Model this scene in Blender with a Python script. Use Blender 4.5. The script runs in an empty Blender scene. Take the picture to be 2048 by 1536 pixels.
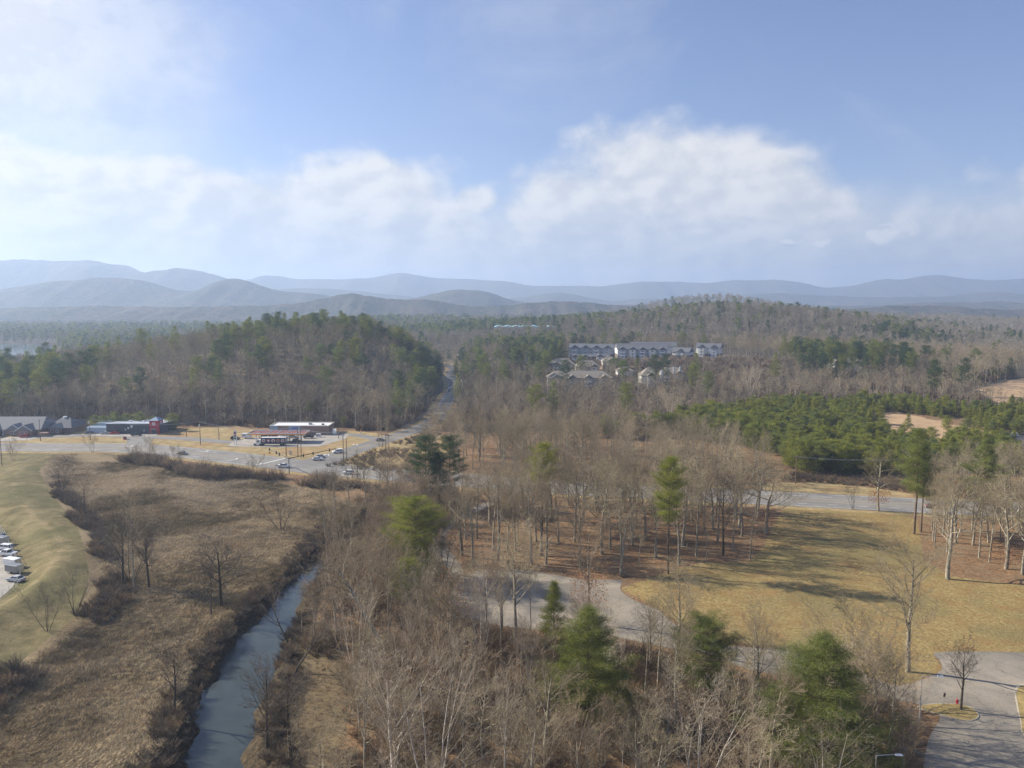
import bpy, bmesh, math, random
import numpy as np
from mathutils import Vector, Matrix

SC = bpy.context.scene
COL = SC.collection
R = math.radians

# ------------------------------------------------------------------ camera
CAM_H = 70.0
PITCH = R(5.9)
FOC = 1570.0            # focal length in pixels of a 2048-wide frame
cd = bpy.data.cameras.new('camera')
cd.sensor_width = 36.0
cd.lens = FOC / 2048 * 36.0
cd.clip_start = 1.0
cd.clip_end = 60000
cam = bpy.data.objects.new('camera', cd)
COL.objects.link(cam)
cam.location = (0, 0, CAM_H)  #CAMLOC
cam.rotation_euler = (R(90) - PITCH, 0, 0)
SC.camera = cam

# ------------------------------------------------------------------ sun and exposure
SUN_EL = R(30)
SUN_AZ = math.atan2(-0.954, 0.30)        # from +Y towards +X
SUN = Vector((math.cos(SUN_EL) * math.sin(SUN_AZ), math.cos(SUN_EL) * math.cos(SUN_AZ), math.sin(SUN_EL)))
sl = bpy.data.lights.new('sun', 'SUN')
sl.energy = 5.0
sl.angle = R(0.6)
sl.color = (1.0, 0.92, 0.78)
so = bpy.data.objects.new('sun', sl)
COL.objects.link(so)
so.rotation_euler = (-SUN).to_track_quat('-Z', 'Y').to_euler()
vs = SC.view_settings
vs.view_transform = 'Standard'
vs.look = 'None'
vs.gamma = 1.0
vs.exposure = 0.85
vs.use_curve_mapping = False
SC.cycles.max_bounces = 4
SC.cycles.diffuse_bounces = 2
SC.cycles.glossy_bounces = 2
SC.cycles.transmission_bounces = 2
SC.cycles.volume_bounces = 1
SC.cycles.transparent_max_bounces = 4
SC.cycles.use_denoising = True
SC.cycles.denoiser = 'OPENIMAGEDENOISE'
SC.cycles.denoising_input_passes = 'RGB_ALBEDO_NORMAL'
SC.cycles.denoising_prefilter = 'NONE'

# ------------------------------------------------------------------ node helper
class NT:
    def __init__(s, nt):
        s.nt = nt; s.n = nt.nodes; s.l = nt.links
    def node(s, t, **kw):
        x = s.n.new(t)
        for k, v in kw.items(): setattr(x, k, v)
        return x
    def put(s, sock, v):
        if isinstance(v, bpy.types.NodeSocket): s.l.new(v, sock)
        elif v is not None: sock.default_value = v
    def m(s, op, a=None, b=None, c=None, clamp=False):
        x = s.n.new('ShaderNodeMath'); x.operation = op; x.use_clamp = clamp
        s.put(x.inputs[0], a); s.put(x.inputs[1], b)
        if c is not None: s.put(x.inputs[2], c)
        return x.outputs[0]
    def vm(s, op, a=None, b=None):
        x = s.n.new('ShaderNodeVectorMath'); x.operation = op
        s.put(x.inputs[0], a)
        if b is not None: s.put(x.inputs[1], b)
        return x.outputs[0]
    def mix(s, f, a, b):
        x = s.n.new('ShaderNodeMix'); x.data_type = 'RGBA'
        s.put(x.inputs[0], f)
        s.put(x.inputs[6], a if isinstance(a, bpy.types.NodeSocket) else (*a, 1))
        s.put(x.inputs[7], b if isinstance(b, bpy.types.NodeSocket) else (*b, 1))
        return x.outputs[2]
    def ss(s, v, a, b, lo=0.0, hi=1.0):
        x = s.n.new('ShaderNodeMapRange'); x.interpolation_type = 'SMOOTHSTEP'
        s.put(x.inputs[0], v); s.put(x.inputs[1], a); s.put(x.inputs[2], b)
        s.put(x.inputs[3], lo); s.put(x.inputs[4], hi)
        return x.outputs[0]
    def noise(s, vec, scale, detail=4, rough=0.55, dist=0.0):
        x = s.n.new('ShaderNodeTexNoise')
        if vec is not None: s.l.new(vec, x.inputs['Vector'])
        x.inputs['Scale'].default_value = scale
        x.inputs['Detail'].default_value = detail
        x.inputs['Roughness'].default_value = rough
        x.inputs['Distortion'].default_value = dist
        return x.outputs[0]

# ------------------------------------------------------------------ world: Nishita sky with clouds by direction
w = bpy.data.worlds.new('World')
SC.world = w
w.use_nodes = True
W = NT(w.node_tree)
for x in list(W.n): W.n.remove(x)
out = W.node('ShaderNodeOutputWorld'); bg = W.node('ShaderNodeBackground')
W.l.new(bg.outputs[0], out.inputs[0])
sky = W.node('ShaderNodeTexSky', sky_type='NISHITA')
sky.sun_disc = False
sky.sun_elevation = SUN_EL
sky.sun_rotation = SUN_AZ
sky.altitude = 700
sky.air_density = 1.1
sky.dust_density = 0.8
sky.ozone_density = 3.0
bg.inputs[1].default_value = 0.062
tc = W.node('ShaderNodeTexCoord')
dv = tc.outputs['Generated']
sp = W.node('ShaderNodeSeparateXYZ'); W.l.new(dv, sp.inputs[0])
X, Y, Z = sp.outputs
az = W.m('ARCTAN2', X, Y)
hor = W.m('SQRT', W.m('ADD', W.m('MULTIPLY', X, X), W.m('MULTIPLY', Y, Y)))
el = W.m('ARCTAN2', Z, hor)
def pxaz(px, py=500):
    c = math.cos(PITCH) + (768 - py) / FOC * math.sin(PITCH)
    return math.atan((px - 1024) / FOC / c)
def pyel(py):
    return math.atan((768 - py) / FOC) - PITCH
map1 = W.node('ShaderNodeMapping'); map1.inputs['Scale'].default_value = (1, 1, 1.5)
W.l.new(dv, map1.inputs[0])
P = map1.outputs[0]
offs = W.vm('ADD', P, tuple(SUN * 0.022))
def cloud_noise(vec):
    a = W.noise(vec, 4.4, 8, 0.52, 0.3)
    b = W.noise(vec, 14.0, 6, 0.55, 0.2)
    return W.m('ADD', W.m('MULTIPLY', a, 0.72), W.m('MULTIPLY', b, 0.28))
n1 = cloud_noise(P); n2 = cloud_noise(offs)
def blob(px, py, wx, wy, amp=1.0):
    a0 = pxaz(px, py); e0 = pyel(py)
    dx = W.m('MULTIPLY', W.m('SUBTRACT', az, a0), FOC / wx)
    dy = W.m('MULTIPLY', W.m('SUBTRACT', el, e0), FOC / wy)
    r = W.m('SQRT', W.m('ADD', W.m('MULTIPLY', dx, dx), W.m('MULTIPLY', dy, dy)))
    return W.m('MULTIPLY', W.m('SUBTRACT', 1.0, r), amp)
def mx(*a):
    r = a[0]
    for b in a[1:]: r = W.m('SMOOTH_MAX', r, b, 0.12)
    return r
bl = mx(blob(1330, 430, 240, 160), blob(1380, 372, 130, 95), blob(1200, 440, 220, 110), blob(1520, 470, 190, 100),
        blob(690, 420, 240, 120), blob(480, 450, 320, 100), blob(800, 460, 180, 90), blob(130, 420, 330, 100), blob(950, 400, 50, 30, 0.7),
        blob(-250, 420, 420, 160), blob(-900, 400, 600, 180), blob(2800, 430, 480, 110), blob(1950, 490, 230, 45, 0.6))
d1 = W.m('ADD', bl, W.m('MULTIPLY', W.m('SUBTRACT', n1, 0.5), 2.6))
cum = W.m('MULTIPLY', W.ss(d1, -0.14, 0.34), 0.97)
# low cloud band sitting on the mountains
band = W.m('MULTIPLY', W.ss(W.m('ADD', el, W.m('MULTIPLY', W.m('SUBTRACT', n1, 0.5), -0.16)), pyel(375), pyel(485)), W.ss(n1, 0.12, 0.38))
# thin high veil, upper left
vn = W.noise(P, 2.4, 6, 0.6, 0.5)
veil = W.m('MULTIPLY', W.ss(W.m('ADD', blob(-60, 120, 420, 420), W.m('MULTIPLY', W.m('SUBTRACT', vn, 0.5), 1.6)), -0.15, 0.95), 0.82)
thin = W.m('MULTIPLY', W.ss(W.noise(P, 3.1, 7, 0.62, 0.8), 0.5, 0.8), 0.22)
small = mx(blob(1580, 492, 40, 13), blob(1642, 493, 30, 13), blob(1772, 478, 58, 22))
sn = W.noise(P, 34, 6, 0.62, 0.4)
sm = W.ss(W.m('ADD', small, W.m('MULTIPLY', W.m('SUBTRACT', sn, 0.5), 4.5)), 0.1, 0.9)
cov = W.m('MAXIMUM', W.m('MAXIMUM', cum, W.m('MULTIPLY', band, 0.94)), W.m('MAXIMUM', veil, W.m('MAXIMUM', thin, sm)))
# light side of the billows faces the sun
lit = W.ss(W.m('SUBTRACT', n1, n2), -0.06, 0.06)
low = W.ss(el, pyel(580), pyel(380))
core = W.ss(d1, 0.15, 0.9, 0.0, 0.35)
shade = W.m('SUBTRACT', W.m('ADD', W.m('MULTIPLY', lit, 0.65), W.m('MULTIPLY', low, 0.42)), W.m('MULTIPLY', core, W.m('SUBTRACT', 1.0, low)))
shade = W.m('MAXIMUM', shade, W.m('MAXIMUM', W.m('MULTIPLY', veil, 0.85), sm))
ccol = W.mix(shade, (4.5, 4.9, 5.6), (8.3, 8.1, 7.8))
tint = W.node('ShaderNodeMix', data_type='RGBA', blend_type='MULTIPLY')
tint.inputs[0].default_value = 1.0
W.l.new(sky.outputs[0], tint.inputs[6]); tint.inputs[7].default_value = (1.14, 1.06, 1.23, 1)
W.l.new(W.mix(cov, tint.outputs[2], ccol), bg.inputs[0])

# ------------------------------------------------------------------ pixel <-> world
CP, SP_ = math.cos(PITCH), math.sin(PITCH)
def ray(px, py):
    u = (px - 1024) / FOC; v = (768 - py) / FOC
    return np.array([u, CP + v * SP_, -SP_ + v * CP])
def g0(px, py, z=0.0):
    d = ray(px, py)
    t = (z - CAM_H) / d[2]
    return (d[0] * t, d[1] * t)
def at_depth(px, py, Y):
    d = ray(px, py); t = Y / d[1]
    return (d[0] * t, Y, CAM_H + d[2] * t)
def project(x, y, z):
    dz = z - CAM_H
    c = y * CP - dz * SP_; u = y * SP_ + dz * CP
    return 1024 + FOC * x / c, 768 - FOC * u / c, c

# ------------------------------------------------------------------ numpy noise and shapes
def _hash(ix, iy, seed):
    h = (ix.astype(np.int64) * 374761393 + iy.astype(np.int64) * 668265263 + seed * 1442695041) & 0xffffffff
    h = ((h ^ (h >> 13)) * 1274126177) & 0xffffffff
    return ((h ^ (h >> 16)) & 0xffff) / 65535.0
def vnoise(x, y, seed=0):
    ix = np.floor(x); iy = np.floor(y); fx = x - ix; fy = y - iy
    fx = fx * fx * (3 - 2 * fx); fy = fy * fy * (3 - 2 * fy)
    a = _hash(ix, iy, seed); b = _hash(ix + 1, iy, seed); c = _hash(ix, iy + 1, seed); d = _hash(ix + 1, iy + 1, seed)
    return (a * (1 - fx) + b * fx) * (1 - fy) + (c * (1 - fx) + d * fx) * fy
def fbm(x, y, s, oct=4, seed=0):
    r = 0; amp = 0.5; f = 1.0 / s
    for i in range(oct):
        r = r + amp * (vnoise(x * f, y * f, seed + i * 17) * 2 - 1); amp *= 0.5; f *= 2.03
    return r
def sst(v, a, b):
    t = np.clip((v - a) / (b - a), 0, 1); return t * t * (3 - 2 * t)
def seg_dist(x, y, pts):
    d = np.full(np.shape(x), 1e9)
    for (x0, y0), (x1, y1) in zip(pts[:-1], pts[1:]):
        ax, ay = x1 - x0, y1 - y0; L = ax * ax + ay * ay + 1e-9
        t = np.clip(((x - x0) * ax + (y - y0) * ay) / L, 0, 1)
        d = np.minimum(d, np.hypot(x - x0 - t * ax, y - y0 - t * ay))
    return d
def sdf(x, y, poly):
    x = np.asarray(x, float); y = np.asarray(y, float)
    d = seg_dist(x, y, list(poly) + [poly[0]])
    ins = np.zeros(np.shape(x), bool)
    n = len(poly)
    for i in range(n):
        x0, y0 = poly[i]; x1, y1 = poly[(i + 1) % n]
        if y0 == y1: continue
        c = ((y0 > y) != (y1 > y)) & (x < (x1 - x0) * (y - y0) / (y1 - y0) + x0)
        ins ^= c
    return np.where(ins, -d, d)
def smooth_line(pts, n=6):
    P_ = [np.array(p, float) for p in pts]
    P_ = [2 * P_[0] - P_[1]] + P_ + [2 * P_[-1] - P_[-2]]
    o = []
    for i in range(1, len(P_) - 2):
        p0, p1, p2, p3 = P_[i - 1:i + 3]
        for k in range(n):
            t = k / n
            o.append(tuple(0.5 * ((2 * p1) + (-p0 + p2) * t + (2 * p0 - 5 * p1 + 4 * p2 - p3) * t * t + (-p0 + 3 * p1 - 3 * p2 + p3) * t ** 3)))
    o.append(tuple(P_[-2]))
    return o
def gp(pts, z=0.0): return [g0(a, b, z) for a, b in pts]

# ------------------------------------------------------------------ layout lines (ground)
HW = smooth_line([(-420, 372)] + gp([(-160, 893), (0, 894), (130, 895), (250, 896), (380, 906), (512, 921), (600, 932), (700, 942), (800, 950),
                      (912, 959), (1050, 970), (1200, 979), (1400, 989), (1580, 998), (1800, 1009), (2048, 1020), (2300, 1028)]), 5)
SR = smooth_line(gp([(618, 931), (650, 920), (700, 903), (760, 883), (815, 865), (850, 851), (873, 836), (886, 816), (897, 796),
                     (907, 777), (906, 764), (901, 752)]) + [(-64, 850), (-84, 905), (-125, 950), (-190, 985)], 5)
FR = smooth_line(gp([(-150, 885), (0, 881), (60, 876), (120, 872.5), (200, 870.5), (275, 873.5), (340, 876), (400, 879.5), (450, 884), (490, 886)]), 5)
FR2 = smooth_line(gp([(600, 878), (660, 871), (700, 869.5), (735, 874), (765, 882)]), 5)
RIVL = gp([(300, 1640), (352, 1536), (380, 1470), (400, 1400), (432, 1335), (474, 1275), (520, 1226), (560, 1186), (590, 1158), (622, 1126), (650, 1098)], -3) 
RIVR = gp([(520, 1640), (505, 1536), (516, 1470), (535, 1400), (556, 1330), (580, 1262), (606, 1212), (632, 1165), (655, 1130), (680, 1100)], -3)
rl = RIVL[-1]; rr = RIVR[-1]
RIVL += [(rl[0] + 4, rl[1] + 22), (rl[0] + 18, rl[1] + 50), (rl[0] + 30, rl[1] + 64)]
RIVR += [(rr[0] + 6, rr[1] + 18), (rr[0] + 14, rr[1] + 40), (rr[0] + 26, rr[1] + 56)]
RIVER = smooth_line(RIVL, 3) + smooth_line(RIVR, 3)[::-1]
LOT = gp([(905, 1180), (925, 1150), (985, 1138), (1060, 1142), (1120, 1152), (1180, 1160), (1242, 1160), (1240, 1176), (1252, 1192), (1285, 1208),
          (1320, 1222), (1345, 1246), (1400, 1268), (1460, 1292), (1540, 1298), (1620, 1312), (1700, 1338), (1760, 1362), (1800, 1372),
          (1850, 1358), (1884, 1340), (1878, 1320), (1868, 1306), (1940, 1303), (2060, 1306), (2300, 1316), (2300, 1640), (1820, 1640), (1842, 1560),
          (1852, 1500), (1862, 1466), (1880, 1440), (1872, 1420), (1845, 1410), (1790, 1400), (1700, 1378), (1600, 1358), (1500, 1340), (1420, 1312),
          (1340, 1297), (1258, 1280), (1180, 1268), (1100, 1262), (1035, 1256), (970, 1246), (920, 1228), (895, 1205)])
LANE = smooth_line(gp([(925, 1165), (905, 1130), (882, 1095), (880, 1070), (905, 1045), (950, 1020), (985, 1003), (1000, 985)]), 5)
YARD = gp([(-400, 1000), (-20, 1050), (0, 1075), (16, 1105), (30, 1135), (36, 1160), (20, 1180), (-10, 1205), (-300, 1320)])
LAWN = gp([(1240, 1176), (1400, 1128), (1500, 1125), (1530, 1090), (1560, 1030), (1570, 1012), (1800, 1024), (1835, 1040), (1850, 1120),
           (1900, 1150), (2048, 1170), (2300, 1180), (2300, 1316), (1868, 1306), (1884, 1340), (1800, 1372), (1700, 1338), (1540, 1298), (1400, 1268), (1320, 1222)])
FIELD = gp([(95, 950), (135, 905), (250, 908), (330, 935), (520, 962), (640, 985), (690, 1010), (690, 1060), (640, 1110), (560, 1180), (470, 1275), (400, 1400), (350, 1536),
            (300, 1650), (-250, 1650), (-60, 1440), (60, 1330), (190, 1220), (205, 1150), (180, 1065), (120, 985)])
MOWN = gp([(-300, 930), (0, 905), (110, 903), (118, 935), (95, 955), (120, 985), (182, 1065), (207, 1150), (188, 1215), (60, 1320), (-60, 1440), (-300, 1560)])
LAKE = [(-1300, 1420), (-1250, 820), (-700, 775), (-440, 770), (-500, 865), (-615, 1060), (-730, 1250), (-790, 1345), (-1000, 1380)]
CREST = smooth_line(gp([(95, 905), (100, 920), (40, 955), (30, 1000), (60, 1040), (108, 1080), (122, 1105), (108, 1140), (60, 1180), (0, 1218), (-120, 1290)]), 4)

BUILD_ZONES = []        # (x0, y0, x1, y1) kept free of trees
STATION = gp([(455, 893), (470, 880), (520, 873), (640, 866), (700, 868), (690, 878), (640, 893), (560, 895)])

def H(x, y):
    x = np.asarray(x, float); y = np.asarray(y, float)
    sx = np.where(x < -150, 135.0, 58.0)
    sy = np.where(y < 640, 82.0, 120.0)
    hl = 37 * np.exp(-0.5 * (((x + 150) / sx) ** 2 + ((y - 640) / sy) ** 2))
    hl = hl * sst(y, 428, 500)
    sx2 = np.where(x < 330, 190.0, 230.0)
    hr = 38 * np.exp(-0.5 * (((x - 330) / sx2) ** 2 + ((y - 1120) / 180.0) ** 2)) * sst(y, 840, 1040)
    ap = 13 * np.exp(-0.5 * (((x - 150) / 230.0) ** 2)) * sst(y, 610, 740) * (1 - sst(y, 1000, 1400))
    ap2 = 9 * np.exp(-0.5 * (((x - 330) / 150.0) ** 2 + ((y - 620) / 90.0) ** 2))
    h3 = 62 * np.exp(-0.5 * (((x - 470) / 150.0) ** 2 + ((y - 1850) / 150.0) ** 2))
    h4 = 30 * np.exp(-0.5 * (((x - 860) / 260.0) ** 2 + ((y - 1650) / 180.0) ** 2))
    hc = 12 * np.exp(-0.5 * (((x - 30) / 260.0) ** 2 + ((y - 1450) / 160.0) ** 2))
    hm = 20 * np.exp(-0.5 * (((x + 60) / 300.0) ** 2 + ((y - 1900) / 180.0) ** 2))
    roll = (fbm(x, y, 320, 4, 5) * 14 + 4) * sst(y, 520, 1400) * np.where(x < -500, 0.35, 1.0)
    z = hl + hr + ap + ap2 + h3 + h4 + hc + hm + roll
    z = z - 3.0 * sst(-sdf(x, y, LAKE), -60, 10) - z * sst(-sdf(x, y, LAKE), -70, 0)
    dsr = seg_dist(x, y, SR); dhw = seg_dist(x, y, HW); dfr = np.minimum(seg_dist(x, y, FR), seg_dist(x, y, FR2))
    z = z * sst(dsr, 9, 45) * sst(dhw, 14, 50)
    flat = np.minimum(np.minimum(sst(dsr, 8, 18), sst(dhw, 12.5, 20)), sst(dfr, 6, 12))
    flat = np.minimum(flat, sst(sdf(x, y, LOT), 0.5, 6)) * sst(sdf(x, y, STATION), 1, 8) * sst(seg_dist(x, y, LANE), 2.5, 6)
    flat = flat * sst(sdf(x, y, YARD), 0.5, 5)
    z = z + flat * (fbm(x, y, 45, 3, 11) * 0.9 + fbm(x, y, 9, 3, 23) * 0.35)
    # raised grass bank on the left
    z = z + 2.6 * np.exp(-(seg_dist(x, y, CREST) / 11.0) ** 2) * sst(sdf(x, y, YARD), 0.5, 9) * sst(dhw, 13, 30)
    # rough field
    inf = sst(-sdf(x, y, FIELD), 0, 6)
    z = z + inf * (fbm(x * 0.8 + y * 0.3, y * 1.5, 5.0, 3, 31) * 0.5 - 0.8)
    # river
    near = (np.abs(x) < 160) & (y < 300)
    sr_ = np.where(near, sdf(np.where(near, x, 0), np.where(near, y, 0), RIVER), 50.0) + np.where(near, fbm(x, y, 7, 3, 77) * 2.8, 0)
    bed = -4.2
    k = sst(sr_, -2.6, 3.0)
    z = z * k + bed * (1 - k)
    # small scour hollow on the right bank
    hx, hy = g0(628, 1478); hx2, hy2 = g0(575, 1488)
    z = z - 2.0 * np.exp(-(((x - hx) / 2.6) ** 2 + ((y - hy) / 1.6) ** 2)) - 1.2 * np.exp(-(((x - hx2) / 3) ** 2 + ((y - hy2) / 1.5) ** 2))
    return z
def h1(x, y): return float(H(np.array([x]), np.array([y]))[0])
# ------------------------------------------------------------------ mesh and object helpers
def link(name, me, mats=None, parent=None, **props):
    o = bpy.data.objects.new(name, me)
    COL.objects.link(o)
    if mats is not None and me is not None:
        for m in (mats if isinstance(mats, (list, tuple)) else [mats]):
            me.materials.append(m)
    if parent is not None: o.parent = parent
    for k, v in props.items(): o[k] = v
    return o
def thing(name, label, category, loc=(0, 0, 0), rz=0.0, group=None):
    o = bpy.data.objects.new(name, None)
    COL.objects.link(o)
    o.empty_display_size = 0.2
    o.location = loc; o.rotation_euler = (0, 0, rz)
    o['label'] = label; o['category'] = category
    if group: o['group'] = group
    return o
def copy_tree(o, parent=None):
    c = o.copy(); COL.objects.link(c)
    if parent is not None: c.parent = parent
    for ch in list(o.children): copy_tree(ch, c)
    return c
def mesh_np(name, V, F):
    """V (n,3), F list of (m,k) index arrays"""
    me = bpy.data.meshes.new(name)
    V = np.asarray(V, np.float32)
    F = [np.asarray(f, np.int32) for f in F if len(f)]
    tot = sum(f.size for f in F); nf = sum(len(f) for f in F)
    me.vertices.add(len(V)); me.vertices.foreach_set('co', V.ravel())
    me.loops.add(tot); me.polygons.add(nf)
    me.loops.foreach_set('vertex_index', np.concatenate([f.ravel() for f in F]))
    cnt = np.concatenate([np.full(len(f), f.shape[1], np.int32) for f in F])
    st = np.zeros(nf, np.int32); st[1:] = np.cumsum(cnt)[:-1]
    me.polygons.foreach_set('loop_start', st)
    me.update(calc_edges=True)
    return me
def attr_f(me, name, a):
    at = me.attributes.new(name, 'FLOAT', 'POINT'); at.data.foreach_set('value', np.asarray(a, np.float32))
def attr_c(me, name, a):
    at = me.attributes.new(name, 'FLOAT_COLOR', 'POINT'); at.data.foreach_set('color', np.asarray(a, np.float32).ravel())
class MB:
    """collects simple solids into one mesh"""
    def __init__(s): s.v = []; s.f = []
    def add(s, vs, fs):
        b = len(s.v); s.v += [tuple(v) for v in vs]; s.f += [tuple(b + i for i in f) for f in fs]; return s
    def box(s, x0, y0, z0, x1, y1, z1):
        return s.add([(x0, y0, z0), (x1, y0, z0), (x1, y1, z0), (x0, y1, z0), (x0, y0, z1), (x1, y0, z1), (x1, y1, z1), (x0, y1, z1)],
                     [(0, 3, 2, 1), (4, 5, 6, 7), (0, 1, 5, 4), (1, 2, 6, 5), (2, 3, 7, 6), (3, 0, 4, 7)])
    def tube(s, p0, p1, r0, r1=None, k=8):
        r1 = r0 if r1 is None else r1
        p0 = Vector(p0); p1 = Vector(p1); d = (p1 - p0).normalized()
        a = d.orthogonal().normalized(); b = d.cross(a)
        vs = []
        for p, r in ((p0, r0), (p1, r1)):
            for i in range(k):
                t = 2 * math.pi * i / k
                vs.append(p + (a * math.cos(t) + b * math.sin(t)) * r)
        fs = [(i, (i + 1) % k, k + (i + 1) % k, k + i) for i in range(k)] + [tuple(range(k - 1, -1, -1)), tuple(range(k, 2 * k))]
        return s.add(vs, fs)
    def prism(s, poly, z0, z1):
        n = len(poly)
        a = sum(poly[i][0] * poly[(i + 1) % n][1] - poly[(i + 1) % n][0] * poly[i][1] for i in range(n))
        if a < 0: poly = poly[::-1]
        return s.add([(p[0], p[1], z0) for p in poly] + [(p[0], p[1], z1) for p in poly],
                     [tuple(range(n - 1, -1, -1)), tuple(range(n, 2 * n))] + [(i, (i + 1) % n, n + (i + 1) % n, n + i) for i in range(n)])
    def sideprism(s, poly, x0, x1):
        """polygon in (y, z), extruded along x"""
        n = len(poly)
        return s.add([(x0, p[0], p[1]) for p in poly] + [(x1, p[0], p[1]) for p in poly],
                     [tuple(range(n - 1, -1, -1)), tuple(range(n, 2 * n))] + [(i, (i + 1) % n, n + (i + 1) % n, n + i) for i in range(n)])
    def mesh(s, name, bev=0):
        me = bpy.data.meshes.new(name); me.from_pydata(s.v, [], s.f); me.update()
        if True:
            bm = bmesh.new(); bm.from_mesh(me)
            bmesh.ops.recalc_face_normals(bm, faces=bm.faces)
            if bev: bmesh.ops.bevel(bm, geom=bm.edges[:], offset=bev, segments=1, affect='EDGES')
            bm.to_mesh(me); bm.free()
        return me
    def build(s, name, mat, parent=None, bev=0, **props):
        return link(name, s.mesh(name, bev), mat, parent, **props)

# ------------------------------------------------------------------ materials
MATS = {}
def newmat(name):
    m = bpy.data.materials.new(name); m.use_nodes = True
    N = NT(m.node_tree)
    b = [x for x in N.n if x.type == 'BSDF_PRINCIPLED'][0]
    return m, N, b
def simple(name, col, rough=0.7, metal=0.0, var=0.12, scale=1.5, bump=0.0, emit=None, spec=0.4):
    """plain painted / built surface with uneven tone and wear"""
    if name in MATS: return MATS[name]
    m, N, b = newmat(name)
    tc_ = N.node('ShaderNodeTexCoord').outputs['Object']
    n = N.noise(tc_, scale, 5, 0.6); n2 = N.noise(tc_, scale * 9, 3, 0.6)
    f = N.m('ADD', N.m('MULTIPLY', n, 0.65), N.m('MULTIPLY', n2, 0.35))
    f = N.ss(f, 0.3, 0.7)
    c = N.mix(f, tuple(x * (1 - var) for x in col), tuple(min(1, x * (1 + var)) for x in col))
    N.l.new(c, b.inputs['Base Color'])
    b.inputs['Roughness'].default_value = rough
    b.inputs['Metallic'].default_value = metal
    b.inputs['Specular IOR Level'].default_value = spec
    if bump:
        bp = N.node('ShaderNodeBump'); bp.inputs['Strength'].default_value = bump; bp.inputs['Distance'].default_value = 0.05
        N.l.new(n2, bp.inputs['Height']); N.l.new(bp.outputs[0], b.inputs['Normal'])
    MATS[name] = m
    return m

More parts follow.
